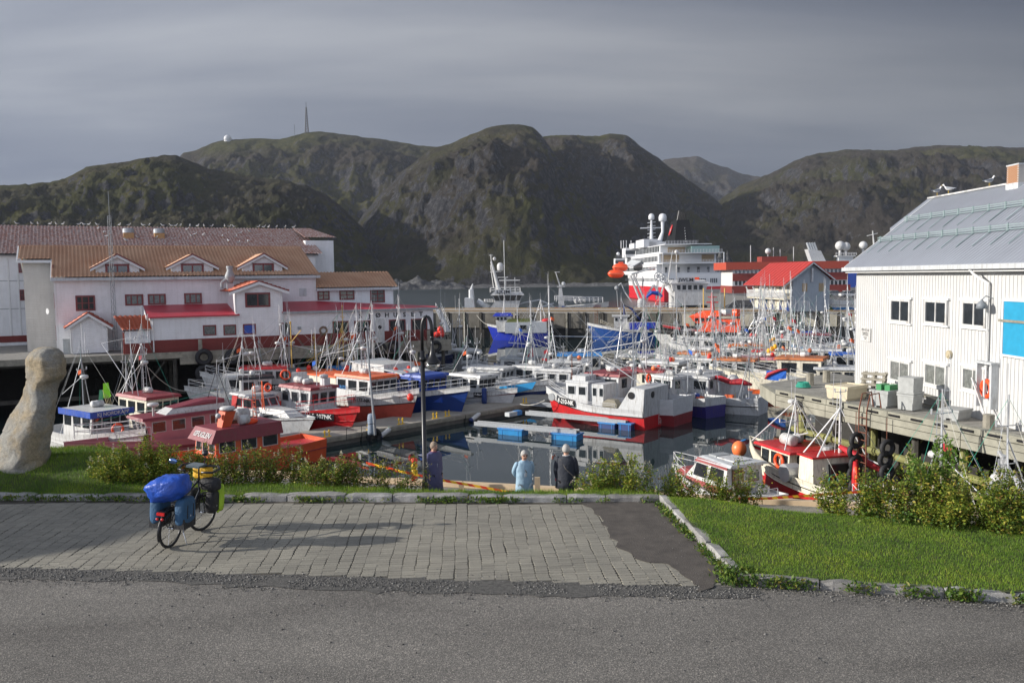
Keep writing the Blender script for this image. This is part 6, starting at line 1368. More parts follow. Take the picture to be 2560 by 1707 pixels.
for k,(px,py) in enumerate(((849,1098),(963,1080),(1048,1068),(1141,1054),(1181,1050),(1316,1008))):
    s,d=ds(px,py); d=min(max(d,.3),2.9)
    if cl is None:
        cl=thing('mooring_cleat','yellow double-post mooring cleat on the dock','cleat',dk(s,d),drz,'yellow cleats along the dock edge')
        for q in (-.16,.16):
            mb=MB(); mb.tube((q,0,0),(q,0,.42),.04,8); mb.tube((q-.1,0,.3),(q+.1,0,.3),.025,6); mb.build('cleat_post',yellow,cl)
        mb=MB(); mb.box(-.28,.28,-.08,.08,0,.03); mb.build('cleat_base',yellow,cl); c=cl
    else: c=copy_tree(cl); c.location=dk(s,d)
    c['label']=['yellow cleat on the dock edge below the bow lettered 107','yellow cleat on the dock beside the tall steel pole','yellow cleat on the dock just left of the street lamp','first yellow cleat right of the street lamp','yellow cleat on the dock end by the first finger','yellow cleat farthest along the dock near the blue box'][k]
def lfender(px,py,label,a=0.5):
    s,d=ds(px,py,.35); f=thing('dock_fender',label,'fender',dk(s,-.22,.32),drz,'white fenders along the dock'); mb=MB(); mb.lathe([(.06,-.55),(.16,-.42),(.165,.35),(.08,.5)],n=12); o=mb.build('fender_body',white2,f,True); o.rotation_euler=(0,1.15,0); mb=MB(); mb.lathe([(.17,-.56),(.172,-.38),(.1,-.36)],n=12); o=mb.build('fender_end',navy,f,True); o.rotation_euler=(0,1.15,0)
    mb=MB(); mb.tube((.4,.0,.2),(.5,.25,.3),.012,4); mb.build('rope',green_rope,f)
lfender(812,1118,'white fender with blue end on the dock side near the orange boat'); lfender(1006,1089,'white fender on the dock side left of the street lamp'); lfender(1262,1052,'large white fender lying at the root of the blue-float finger')
tyre(dk(*ds(968,1098,.1),.25) if False else (dk(ds(968,1094,.3)[0],-.25,.2)),drz,'black tyre hanging on the front side of the floating dock','dock tyres',.42,.16)
# water/power stand wrapped in grey-blue, blue post, tall pole with rail, blue box
s,d=ds(930,1085); sp_=thing('service_post','thick post wrapped in grey-blue cloth on the dock beside the tall pole','post',dk(s,d),drz); mb=MB(); mb.lathe([(.26,0),(.27,.2),(.25,.6),(.26,1.0),(.22,1.25),(.1,1.3)],n=12); mb.build('wrapped_post',mat('grey_blue_cloth',(.22,.27,.34),.8,var=.3,bump=.03,bscale=8),sp_,True)
s,d=ds(1314,1022); bp_=thing('blue_post','thick post wrapped in dark blue tarpaulin on the dock','post',dk(s,2.6),drz); mb=MB(); mb.lathe([(.2,0),(.22,.3),(.19,.8),(.21,1.1),(.12,1.2)],n=12); mb.build('wrapped_post',mat('dark_blue_cloth',(.02,.05,.20),.7,var=.3,bump=.03,bscale=8),bp_,True)
s,d=ds(938,1087); tp=thing('dock_pole','tall leaning steel pole rising from the dock with a short railing','pole',dk(s,d),drz); mb=MB(); mb.tube((0,0,0),(-.30,.25,6.5),.08,8,r2=.05); mb.build('pole',galv,tp)
rail(tp,[(-2.2,-.1,0),(-1.1,-.1,0),(-.1,-.1,0)],.75,blackp,.02,1)
s,d=ds(1285,1038); bx=thing('blue_box','small grey and blue box lying on the dock','box',dk(s,d,.6),drz); mb=MB(); mb.box(-.7,.1,-.22,.22,0,.28); mb.build('body',ltgrey,bx); mb=MB(); mb.box(.11,.6,-.22,.22,0,.3); mb.build('blue_end',ltblue,bx)
ck=mat('float_blue',(.02,.22,.50),.4,var=.15,scale=3)
# finger piers
def finger(a,b_,label,floats,fm,wd=.45):
    a,b_=Vector(a),Vector(b_); L=(b_-a).length; f=thing('finger_pier',label,'finger pier',(a.x,a.y,WZ),math.atan2(b_.y-a.y,b_.x-a.x),'finger piers of the dock')
    mb=MB(); mb.box(0,L,-wd/2,wd/2,.52,.60); mb.build('walkway',MATS['dock_concrete'],f); mb=MB()
    for s in (-1,1): mb.box(0,L,s*wd/2-.03,s*wd/2+.03,.38,.66)
    mb.build('side_beams',galv,f)
    for t,l,w_,h_ in floats:
        mb=MB(); mb.box(t*L-l/2,t*L+l/2,-w_/2,w_/2,-.3,h_); mb.build('float',fm,f); mb=MB(); mb.box(t*L-l/2-.06,t*L+l/2+.06,-w_/2-.06,w_/2+.06,h_-.02,h_+.06)
        for q in (-.17,.17): mb.box(t*L+q*l*2-.02,t*L+q*l*2+.02,-w_/2-.02,w_/2+.02,-.3,h_-.03)
        mb.build('float_rim',ltblue,f)
    return f
fa=G(1190,1056,WZ+.55).to_2d(); fb=G(1445,1078,WZ+.55).to_2d()
finger(fa,fb,'aluminium finger pier on two bright blue floats',((.38,1.75,.9,.36),(.90,1.75,1.0,.36)),ck)
fa=G(1318,1030,WZ+.55).to_2d(); fb=G(1568,1053,WZ+.55).to_2d()
finger(fa,fb,'aluminium finger pier on dark navy floats beside the white and red boat',((.83,1.2,.8,.34),(1.0,.9,.8,.42)),mat('float_navy',(.03,.06,.18),.45))
for k in range(2):
    a=P1+du*(20+k*5.0); finger(a,a+Vector((5.5,-2.9)),'finger pier farther along the dock between the moored sterns, '+('nearer','farther')[k]+' one',((.9,1.0,.8,.36),),MATS['float_navy'])
# pontoon for the back rows
dk2=thing('rear_floating_dock','second floating dock behind the middle rows of boats','dock',(6.5,73.0,WZ),drz-.02)
for k in range(4): mb=MB(); mb.box(k*9,k*9+8.9,0,2.4,.4,.58); mb.build('deck_slab',con,dk2); mb=MB(); mb.box(k*9+.1,k*9+8.8,.1,2.3,-.3,.4); mb.build('pontoon',wetc,dk2)
# ================================================================ THE FLEET
def wl_(px,py): return G(px,py,WZ).to_2d()
HD=Vector((.74,-.67)).normalized()   # bow-in boats on the far side of the dock
def binb(px,py,L,h=HD): b_=wl_(px,py); return b_,b_-h*L
def at(px,Y,L,ang):  # centre at photo column px, distance Y, heading in degrees (0 = right, 90 = away)
    d=ray(px,900); X=d[0]/d[1]*Y; h=Vector((math.cos(R(ang)),math.sin(R(ang))))*L/2; return Vector((X,Y))+h,Vector((X,Y))-h
lettw=mat('white_lettering',(.75,.75,.73),.5); lettb=mat('black_lettering',(.02,.02,.022),.5)
# --- F-53 sports fishing boat
b_,s_=binb(762,1097,8.2)
t,L=boat('cabin_boat','white and grey cabin boat with red-framed raked windows, number 53 on the bow',b_,s_,'boat')
zs,hb=hull(t,L,2.9,1.15,ltgrey,ltgrey,ltgrey,white2,split=.9,rake=1.25,strake=white2,bowrise=.35,deckdrop=.12)
mb=MB(); mb.hexa([(-2.6,-1.15,1.0),(3.3,-.55,1.35),(3.3,.55,1.35),(-2.6,1.15,1.0),(-2.6,-1.0,1.75),(2.4,-.4,1.75),(2.4,.4,1.75),(-2.6,1.0,1.75)]); mb.build('foredeck_cabin',white2,t)
top=wheelhouse(t,-2.9,.1,1.05,1.2,1.25,white2,white2,rake=-.9,nside=2,nfront=3,fm=red,ov=.25,rt=.12,wh=.62,wz=.62)
for s in (-1,1): mb=MB(); mb.ext([(-3.0,s*1.06,1.3),(-2.5,s*1.06,1.3),(-2.2,s*1.0,2.4),(-2.9,s*1.0,2.4)],(0,.05*s,0)); mb.build('red_quarter_panel',red,t)
mb=MB(); mb.box(.8,1.9,-.97,-.93,1.15,1.5); mb.build('side_window',glass,t); text('BASTON',t,(.02,.0,top-.1),(math.pi/2,0,math.pi/2),.22,navy)
raft(t,-1.8,.3,top,.22,.8,ax='Y'); ring(t,-1.0,.6,top+.32,'X',.25); ballb(t,1.0,-1.25,1.35,.2,white2,'fender_ball')
for x_,y_ in ((-2.2,.7),(-1.3,-.7),(-2.4,-.5)): mb=MB(); mb.tube((x_,y_,top-.05),(x_,y_,top+1.9),.015,4); mb.build('antenna',steelw,t)
mb=MB(); mb.tube((.5,-.8,1.7),(.5,-.8,3.6),.03,5); mb.tube((.75,-.8,1.7),(.55,-.8,3.6),.03,5); mb.build('orange_mast',orange,t)
plate(t,L,zs,hb,.70,.62,'F-53-NK',.34,lettw,-1,(1.5,.42),1.25,.9)
rail(t,[(-1,-1.3,1.15),(1,-1.2,1.2),(2.6,-.8,1.35),(4.6,-.1,1.6),(4.6,.1,1.6),(2.6,.8,1.35),(1,1.2,1.2)],.45,steelw)
# --- 107 red steel boat
b_,s_=binb(872,1087,9.0)
t,L,top,zs,hb=sjark('bright red steel boat with white wheelhouse, number 107 on the flared bow',b_,s_,3.4,1.25,red,red,darkred,red,(.30,.66),.34,1.7,white,darkred,1,2.6,.55,white,0,False,False,3,3,False,True,False,False,4,.5,11,0,1.0,None,rake=1.3 if False else 1.0,name='x') if False else sjark('bright red steel boat with white wheelhouse, number 107 on the flared bow',b_,s_,B=3.4,free=1.3,low=red,up=red,bot=darkred,deck=darkred,hs=(.32,.68),hw=.34,hh=1.7,roofc=darkred,mh=2.9,mx=.62,mm=white,legs=0,boom=False,nside=3,nfront=3,radar_=False,raftc=True,rl=False,jk=5,seed=11,stays=0,rake=1.3,strake=red,bowrise=.55,full=2.0,fm=greyp)
rail(t,[(.8,-1.5,1.5),(2.4,-1.25,1.7),(4.0,-.7,2.0),(5.2,-.06,2.2),(5.2,.06,2.2),(4.0,.7,2.0),(2.4,1.25,1.7)],.55,red)
plate(t,L,zs,hb,.80,.72,'F-107NK',.42,lettw,-1,(1.9,.46),1.3,.5); radar(t,1.2,.5,top+.5,.3); mb=MB(); mb.box(1.0,1.5,.3,.8,top,top+.48); mb.build('radar_stand',steelw,t)
text('STENSUND',t,(2.10,0,top-.10),(math.pi/2,0,math.pi/2),.2,lettw); raft(t,-1.0,0,top,.24,.9,ax='X')
# --- F-177
b_,s_=binb(1022,1063,10.2)
t,L,top,zs,hb=sjark('white and faded red boat with orange roof edge, number 177 on the bow',b_,s_,B=3.7,free=1.7,low=mat('faded_red',(.42,.07,.045),.5,var=.2),up=white2,bot=white,deck=darkred,hs=(.36,.72),hw=.36,hh=1.6,roofc=orange,mh=4.2,mx=.5,mm=galv,legs=2,boom=True,nside=3,nfront=4,radar_=.3,raftc=True,jk=7,seed=12,stays=3,rake=1.2,strake=blackp,split=.62,lad=True)
plate(t,L,zs,hb,.68,.84,'F-177-NK',.38,lettb,-1,None,1.2,.62); ballb(t,5.9,-.5,2.1,.24,buoyr); text('ØRSTE',t,(-.6,-1.42,2.4),(math.pi/2,0,0),.34,ltblue)
mb=MB(); mb.box(-L/2+.1,-1.6,-1.2,1.2,1.3,3.0); mb.build('aft_shelter',cream,t); mb=MB(); mb.box(-L/2,-1.5,-1.3,1.3,3.0,3.1); mb.build('shelter_roof',orange,t)
# --- blue boat with white shelter and buoys
b_,s_=binb(1148,1048,10.8)
t,L,top,zs,hb=sjark('dark blue hulled boat with tall white shelter and red buoys under its roof',b_,s_,B=3.8,free=1.6,low=mat('deep_blue',(.01,.04,.19),.35),up=white2,bot=navy,deck=white,hs=(.42,.74),hw=.36,hh=1.5,wall=blue,roofc=blue,mh=3.4,mx=.52,mm=alu,legs=3,boom=False,nside=3,nfront=4,raftc=True,jk=2,seed=13,stays=2,rake=1.2,strake=white2,split=.86,balls=4)
mb=MB(); mb.hexa([(-L/2+.1,-1.6,1.25),(-.9,-1.6,1.25),(-.9,1.6,1.25),(-L/2+.1,1.6,1.25),(-L/2+.3,-1.5,3.7),(-1.2,-1.5,3.7),(-1.2,1.5,3.7),(-L/2+.3,1.5,3.7)]); mb.build('aft_shelter',white2,t)
mb=MB(); mb.hexa([(-L/2+.2,-1.7,3.72),(.9,-1.5,3.1),(.9,1.5,3.1),(-L/2+.2,1.7,3.72),(-L/2+.2,-1.7,3.8),(.9,-1.5,3.18),(.9,1.5,3.18),(-L/2+.2,1.7,3.8)]); mb.build('canopy',ltgrey,t)
for k,(x,y) in enumerate(((-.4,-1.2),(.2,-1.3),(.6,-.7),(.1,-.5),(.7,.2))): ballb(t,x,y,2.9+.05*k,.24,(buoyr,buoyo)[k%2])
bline(t,'F-116-NK',L,1.2,-1.62,1.46,-1,.34,lettb,ang=.06)
# --- LYRA clinker boat
b_,s_=binb(1273,1026,8.2)
t,L,top,zs,hb=sjark('white clinker-built boat with white wheelhouse, small black number board on the bow',b_,s_,B=3.0,free=1.15,low=mat('clinker_white',(.58,.58,.58),.5,var=.15,bump=.02,bscale=6),up=white2,bot=greyp,deck=ltgrey,hs=(.34,.70),hw=.34,hh=1.45,roofc=white2,mh=3.0,mx=.45,mm=ltgrey,legs=2,boom=False,nside=3,nfront=4,raftc=True,jk=4,seed=14,stays=2,rake=.9,strake=darkred,split=.75)
plate(t,L,zs,hb,.74,.84,'F-86-NK',.26,lettw,-1,(1.1,.34),.9,.75); text('LYRA',t,(2.12,.0,top-.08),(math.pi/2,0,math.pi/2),.18,lettb)
for z in (.35,.6,.82):
    for sgn in (1,-1):
        mb=MB(); mb.path([(-L/2+L*i/12+.9*(z/1.8)*(max(0,(i/12-.5)/.5)**2),sgn*(hb(i/12)*(.87+.1*z)*(1-.2*max(0,(i/12-.55)/.45))+.02),z*(1+.5*max(0,(i/12-.3)/.7)**2)) for i in range(13)],.022,4); mb.build('strake',ltgrey,t)
# --- white cabin boats right of the blue post
b_,s_=binb(1352,1003,8.6,Vector((.88,-.47)))
t,L,top,zs,hb=sjark('white cabin boat with dark blue hull and bright blue tarpaulin over the bow rail',b_,s_,B=3.0,free=1.2,low=navy,up=white2,bot=navy,deck=white2,hs=(.22,.62),hw=.38,hh=1.5,roofc=white2,mh=2.4,mx=.3,legs=2,boom=False,nside=3,nfront=3,raftc=False,jk=0,seed=15,stays=0,rake=1.2,strake=white2,split=.5,fm=ltgrey,name='cabin_boat')
mb=MB(); mb.hexa([(1.0,-1.1,1.1),(3.8,-.4,1.5),(3.8,.4,1.5),(1.0,1.1,1.1),(.7,-.95,2.0),(2.8,-.3,1.75),(2.8,.3,1.75),(.7,.95,2.0)]); mb.build('forward_cabin',white2,t)
mb=MB(); mb.grid([[(1.2,-1.42,1.25),(1.2,-1.50,.6)],[(2.6,-1.18,1.42),(2.4,-1.25,.7)],[(4.2,-.62,1.7),(3.9,-.75,1.1)]]); mb.build('bow_tarpaulin',mat('sky_blue_tarp',(.04,.35,.70),.5),t)
b_,s_=at(1395,71,8.5,-28)
sjark('white cabin boat half hidden behind the white and red boat with black 210 plate',b_,s_,B=2.9,free=1.1,low=white2,up=white2,bot=navy,hs=(.3,.66),hw=.38,hh=1.5,roofc=white2,mh=2.5,mx=.4,legs=2,boom=False,nside=3,nfront=3,jk=2,seed=16,stays=0,strake=ltblue,fm=white2)
# --- the white and red boat, number 210
S0=(wl_(1608,1074)+wl_(1670,1062))/2; B0=wl_(1386,1040)
t,L=boat('fishing_boat','white over red steel boat with black 210 number plate, bow towards the left',B0,S0)
zs,hb=hull(t,L,3.7,1.35,navy,red,white,greyp,split=.64,rake=.75,strake=blackp,bowrise=.62,sternrise=.0,stern_w=.94,deckdrop=.5)
mb=MB(); mb.hexa([(-L/2-.0,-1.74,1.30),(-L/2+1.9,-1.80,1.30),(-L/2+1.9,1.80,1.30),(-L/2-.0,1.74,1.30),(-L/2-.06,-1.66,2.75),(-L/2+.9,-1.70,2.85),(-L/2+.9,1.70,2.85),(-L/2-.06,1.66,2.75)]); mb.build('stern_shelter',white,t)
mb=MB(); mb.lathe([(.24,-.02),(.25,.02)],(-L/2+.9,1.74,2.3),14,axis='Y'); mb.build('shelter_opening',blackp,t)
mb=MB(); mb.lathe([(.24,-.02),(.25,.02)],(-L/2-.03,.5,2.3),14,axis='X'); mb.build('shelter_opening',blackp,t)
top=wheelhouse(t,.55,2.3,1.15,.9,1.9,white,white,rake=.12,nside=2,nfront=3,fm=ltgrey,ov=.05,rt=.08,wh=.42)
mb=MB(); mb.box(-.6,.54,-1.1,.9,.9,2.75); mb.build('engine_casing',white,t); mb=MB(); mb.box(1.0,2.1,-.7,.7,top,top+.35); mb.build('wheelhouse_top',white,t)
for x in (-.45,.1): window(t,(x,1.0 if False else .91,2.2),math.pi,.35,.6,ltgrey,fw=.03,dp=.02)
mb=MB(); mb.hexa([(2.3,-1.1,1.35),(3.9,-.5,1.7),(3.9,.5,1.7),(2.3,1.1,1.35),(2.3,-1.0,1.8),(3.7,-.3,1.85),(3.7,.3,1.85),(2.3,1.0,1.8)]); mb.build('whaleback',white,t)
mb=MB(); mb.ext([(-1.9,1.35,.9),(-.8,1.35,.9),(-.8,1.35,1.6),(-1.2,1.35,1.85),(-1.75,1.35,1.8),(-1.95,1.35,1.5)],(0,-.6,0)); mb.build('line_hauler_cover',mat('drab_canvas',(.24,.22,.17),.8),t)
junk(t,-1.0,.3,.85,31,7,.7); mb=MB(); mb.lathe([(.28,-.05),(.28,.05)],(3.5,1.3,1.62),14,axis='Y')
o=mb.build('porthole',greyp,t); o.location=(0,-.02,0)
mast(t,.9,0,top,top+3.9,alu,.07,[(2.0,.6,top,.75)],((.7,.5),(.9,.3)),2,.25,[(-3.2,.5,3.0,.55),(3.8,.2,3.2,.35)],True,[(-L/2,1.5,2.8),(-L/2,-1.5,2.8),(L/2+.5,0,2.2)],5)
mast(t,2.6,0,1.8,4.7,rust,.06,(),(),0,False); mast(t,-L/2+2.2,-1.2,1.0,6.2,galv,.05,[(-L/2+1,-1,2.8,.8),(-L/2+1.3,1,2.8,.8)],((.85,.3),),1,.55)
rail(t,[(2.4,1.3,1.72),(3.4,.85,1.95),(4.6,.06,2.2),(4.6,-.06,2.2),(3.4,-.85,1.95),(2.4,-1.3,1.72)],.5,steelw,lev=3); rail(t,[(-2.0,1.72,1.38),(0,1.78,1.38),(1.2,1.7,1.42)],.25,steelw)
plate(t,L,zs,hb,.74,.83,'F-210-NK',.46,lettw,1,(1.95,.5),.75,.64)
mb=MB()
for q in (-.14,.14): mb.tube((-L/2-.04,-.5+q,.15),(-L/2-.04,-.5+q,1.2),.018,4)
for z in (.3,.55,.8,1.05): mb.tube((-L/2-.04,-.64,z),(-L/2-.04,-.36,z),.014,4)
mb.build('stern_ladder',steelw,t); ring(t,-L/2+1.2,-1.2,3.15,'X',.25)
# --- next sterns
HS=(B0-S0).normalized()
def sternin(px,py,L,h=HS): s=wl_(px,py); return s+h*L,s
b_,s_=sternin(1708,1060,8.8)
t,L,top,zs,hb=sjark('white sterned boat with dark red bottom and red roofed house, orange tarpaulin at the rail',b_,s_,B=3.7,free=1.75,low=darkred,up=mat('plank_white',(.58,.59,.60),.5,var=.12,bump=.02,bscale=5),bot=darkred,deck=greyp,hs=(.5,.78),hw=.36,hh=1.5,roofc=darkred,mh=4.2,mx=.45,mm=galv,legs=2,boom=True,nside=2,nfront=3,raftc=True,jk=5,seed=22,stays=4,rake=.8,strake=darkred,split=.40,bowrise=.3,mizzen=True)
mb=MB(); mb.grid([[(-3.0+i*.5,y,2.35-.35*abs(y)+.12*noise.noise(Vector((i,y*2,3)))) for y in (-.8,-.3,.2,.7)] for i in range(6)]); mb.build('orange_tarpaulin',tarpo,t)
b_,s_=at(1770,64.5,8.5,146)
t,L,top,zs,hb=sjark('grey-white boat with furled dark red tarpaulin along its boom',b_,s_,B=3.0,free=1.2,low=white,up=white,bot=darkred,hs=(.45,.75),hw=.36,hh=1.4,roofc=white2,mh=4.4,mx=.45,mm=galv,legs=2,boom=True,jk=6,seed=23,stays=4,mizzen=True,group='fishing boats in the harbour')
mb=MB(); mb.path([(-3.4,0,2.1),(-2.6,.1,2.3),(-1.8,-.05,2.2),(-1.0,0,2.45),(-.3,0,2.5)],[.1,.25,.2,.22,.1],7); mb.build('furled_tarpaulin',tarpr,t,True)
b_,s_=sternin(1789,1043,7.0,Vector((-.55,.83)))
t,L,top,zs,hb=sjark('small boat with indigo blue hull and white upper strakes, stern towards the camera',b_,s_,B=2.7,free=1.35,low=indigo,up=white,bot=indigo,deck=woodg,hs=(.5,.78),hw=.36,hh=1.3,roofc=white2,mh=3.6,mx=.4,mm=galv,legs=2,boom=True,jk=8,seed=24,stays=3,rake=.6,strake=white,split=.6,stern_w=.7) if False else sjark('small boat with indigo blue hull and white upper strakes, stern towards the camera',b_,s_,B=2.7,free=1.35,low=indigo,up=white,bot=indigo,deck=woodg,hs=(.5,.78),hw=.36,hh=1.3,roofc=white2,mh=3.6,mx=.4,mm=galv,legs=2,boom=True,jk=8,seed=24,stays=3,rake=.6,strake=white,split=.6)
b_,s_=sternin(1853,1024,7.0,Vector((-.5,.86)))
t,L,top,zs,hb=sjark('grey weathered boat with white hooded box on its stern',b_,s_,B=2.8,free=1.25,low=greyp,up=ltgrey,bot=greyp,deck=ltgrey,hs=(.45,.75),hw=.36,hh=1.35,roofc=white2,mh=3.4,mx=.4,mm=galv,legs=2,boom=False,jk=3,seed=25,stays=3,rake=.6,strake=greyp)
mb=MB(); mb.box(-L/2+.2,-L/2+1.3,-.9,.9,.9,2.0); mb.build('stern_box',white,t); mb=MB(); mb.ball((-L/2+.7,.2,2.2),.5,12,8,sc_=(1,1,.9)); mb.build('hood',white2,t,True)
b_,s_=at(1935,71,9.5,150)
t,L,top,zs,hb=sjark('cream boat with orange stripe and white and orange wheelhouse behind the wharf end',b_,s_,B=3.3,free=1.5,low=orange,up=cream,bot=navy,deck=cream,hs=(.08,.42),hw=.42,hh=1.9,wall=cream,roofc=mat('brown_orange',(.45,.14,.04),.5),mh=4.5,mx=.4,mm=galv,legs=2,boom=True,jk=3,seed=26,stays=3,split=.4,strake=orange,tarp=None)
bline(t,'META',L,-1.5,1.62,1.15,1,.42,mat('orange_lettering',(.6,.15,.05),.5)); mb=MB(); mb.box(-1.3,.3,1.30,1.36,1.4,2.3); mb.build('blue_tarpaulin',tarpb,t); mb=MB(); mb.path([(-1.4,1.3,2.5),(-.7,1.4,2.35),(.1,1.4,2.0),(.4,1.4,1.6)],[.05,.12,.16,.06],7); mb.build('red_tarpaulin',tarpr,t,True)
# --- left front group
b_=wl_(345,1152); h_=Vector((.80,-.60))
t,L,top,zs,hb=sjark('white boat with bright blue roof band lettered KJ NORDKAPP beside the stone sculpture',b_,b_-h_*8.8,B=3.2,free=1.25,low=white2,up=white2,bot=navy,deck=white2,hs=(.30,.66),hw=.38,hh=1.45,wall=white2,roofc=white2,mh=4.0,mx=.32,mm=galv,legs=2,boom=True,nside=3,nfront=4,raftc=True,ringc=False,jk=3,seed=41,stays=3,rake=1.0,strake=white2,full=2.2)
mb=MB(); mb.box(1.85,1.90,-1.30,1.30,top-.34,top+.03); mb.build('name_band',blue,t); text('KJ NORDKAPP',t,(1.92,0,top-.16),(math.pi/2,0,math.pi/2),.30,white,bold=.01); mb=MB(); mb.box(-2.0,1.849,-1.34,-1.29,top-.34,top+.03); mb.build('name_band',blue,t)
b_,s_=at(372,56,8.6,-40)
t,L,top,zs,hb=sjark('cream boat with dark red roof and tall crossed white booms, yellow floats at its side',b_,s_,B=3.1,free=1.25,low=cream,up=cream,bot=darkred,deck=cream,hs=(.25,.66),hw=.38,hh=1.6,wall=cream,roofc=darkred,mh=4.6,mx=.40,mm=alu,legs=2,boom=True,nside=3,nfront=4,raftc=True,jk=4,seed=42,stays=3,lad=True,mizzen=True)
mast(t,-1.2,-.6,top,top+3.9,alu,.05,[(.4,-1.0,top,.8)],((.9,.3),),1,False,[(-3.6,-1.4,top+3.3,.05),(3.0,-1.6,top+3.2,.05)])
t2=thing('dan_buoy_bundle','yellow net floats on poles with a lime green flag between two left boats','float bundle',tuple(D(283,1065,53)),0)
for k in range(9): mb=MB(); mb.ball((.14*math.cos(k*2.4),.12*math.sin(k*2.4),-.25+.09*(k%5)),.14,8,6); mb.build('yellow_float',mat('yellow_float',(.85,.42,.01),.4),t2,True)
for k in range(4): mb=MB(); mb.tube((.04*k,0,0),(-.55+.1*k,.05*k,2.3),.018,4); mb.build('pole',mat('bamboo',(.55,.45,.25),.6),t2)
mb=MB(); mb.grid([[(-.55,0,1.8),(-.5,0,2.7)],[(-.25,.1,1.75),(-.2,.05,2.75)],[(-.05,0,1.9),(-.15,.1,2.3)]]); mb.build('lime_flag',mat('lime_flag',(.30,.75,.03),.7),t2); mb=MB(); mb.grid([[(-.85,0,1.6),(-.75,0,2.3)],[(-.6,.1,1.4),(-.55,.05,2.3)]]); mb.build('green_flag',mat('faded_green_flag',(.10,.35,.18),.7),t2)
# pink boat along the far side of the dock
c0=P1+du*(-5.6)+dn*5.3; pnk=mat('pink_paint',(.46,.17,.19),.5,var=.1)
t,L=boat('passenger_boat','pink and maroon cabin boat with white front window frames moored along the dock',c0-du*5.2,c0+du*4.6,'boat')
zs,hb=hull(t,L,3.4,1.15,darkred,pnk,pnk,maroon,split=.6,rake=1.1,strake=maroon,bowrise=.45)
top=wheelhouse(t,-2.9,1.6,1.08,.9,1.5,pnk,maroon,rake=.35,nside=4,nfront=3,fm=white2,ov=.2,rt=.12,wh=.55)
mb=MB(); mb.hexa([(-2.9,-.85,top),(.6,-.7,top),(.6,.7,top),(-2.9,.85,top),(-2.9,-.8,top+.36),(.1,-.5,top+.32),(.1,.5,top+.32),(-2.9,.8,top+.36)]); mb.build('roof_box',white2,t); mb=MB(); mb.hexa([(-3.0,-.85,top+.36),(.1,-.55,top+.32),(.1,.55,top+.32),(-3.0,.85,top+.36),(-3.0,-.8,top+.6),(-1.8,-.5,top+.6),(-1.8,.5,top+.6),(-3.0,.8,top+.6)]); mb.build('roof_fairing',maroon,t)
radar(t,1.2,.4,top+.55,.32); mb=MB(); mb.tube((1.2,.4,top),(1.2,.4,top+.55),.06,6); mb.build('radar_post',white2,t)
mast(t,-3.0,0,top+.3,top+2.6,blackp,.04,[(-3.6,.4,top,.9),(-2.4,-.3,top+.3,.9)],((.95,.3),),1,False)
rail(t,[(1.8,1.4,1.25),(3.4,1.0,1.5),(5.4,.06,1.75),(5.4,-.06,1.75),(3.4,-1.0,1.5),(1.8,-1.4,1.25)],.8,steelw); ring(t,2.6,-1.25,1.75,'Y',.3)
mb=MB(); mb.tube((-4,-1.5,top+.9),(4.5,-1.2,top-.3),.012,4); mb.build('rope',green_rope,t)
# orange-red boat with white lettering on the near side
c0=P1+du*(-5.1)-dn*1.8; of=mat('salmon_orange',(.62,.10,.035),.45,var=.12); 
t,L=boat('fishing_boat','orange-red boat with maroon roof band lettered ISFUGLEN on the near side of the dock',c0-du*6.2,c0+du*4.4)
zs,hb=hull(t,L,3.1,1.15,darkred,of,of,of,split=.6,rake=1.1,strake=maroon,bowrise=.5,deckdrop=.5)
top=wheelhouse(t,-2.4,1.4,1.18,.7,1.8,of,maroon,rake=-.15,nside=3,nfront=3,fm=white2,ov=.02,rt=.06,wh=.50,wz=.56)
mb=MB(); mb.hexa([(-2.5,-1.32,top-.60),(1.66,-1.32,top-.60),(1.66,1.32,top-.60),(-2.5,1.32,top-.60),(-2.5,-1.14,top+.04),(1.28,-1.14,top+.04),(1.28,1.14,top+.04),(-2.5,1.14,top+.04)]); mb.build('name_band',maroon,t)
text('ISFUGLEN',t,(1.50,-.0,top-.28),(math.pi/2-.54,0,math.pi/2),.40,white,bold=.015,shear=.25)
mb=MB(); mb.hexa([(.2,.1,top),(.7,.1,top),(.7,.6,top),(.2,.6,top),(-.1,.0,top+.85),(.5,.0,top+.85),(.5,.7,top+.85),(-.1,.7,top+.85)]); mb.build('radar_pedestal',of,t); radar(t,.2,.35,top+.87,.40); mb=MB(); mb.ball((.75,.4,top+.65),.15,10,7); mb.build('searchlight',ltgrey,t,True)
raft(t,-.75,-.45,top+.12,.32,1.4,ax='X'); raft(t,-.6,.55,top+.05,.26,.6,ax='X'); mb=MB(); mb.box(-1.5,.3,-.8,-.15,top,top+.14); mb.build('raft_cradle',rust,t)
mb=MB(); mb.ball((-1.0,.5,top+.15),.3,10,6,sc_=(1.6,.8,.6)); mb.build('survival_suit',orange_f,t,True)
mb=MB(); 
for q in (-.18,.18): mb.tube((-1.9,q-.6,top),(-1.9,q*.6-.6,top+2.0),.022,4)
for k in range(7): mb.tube((-1.9,-.73,top+.2+k*.26),(-1.9,-.47,top+.2+k*.26),.015,4)
mb.build('orange_ladder',orange,t); mb=MB(); mb.tube((.2,-1.0,top),(-.1,-1.0,top+3.2),.025,5); mb.build('antenna',galv,t)
mb=MB(); mb.path([(1.2,-1.2,top-.1),(.8,-1.26,top-.5),(-2.3,-1.26,top-.55),(-2.5,-1.26,top-1.5)],.018,4); mb.build('handrail',steelw,t)
mb=MB(); mb.box(-L/2+.1,-2.6,-.9,.9,.75,1.0); mb.build('hatch_coaming',red,t); rail(t,[(-L/2+.2,-1.25,1.15),(-2.6,-1.4,1.15)],.2,steelw,lev=1)
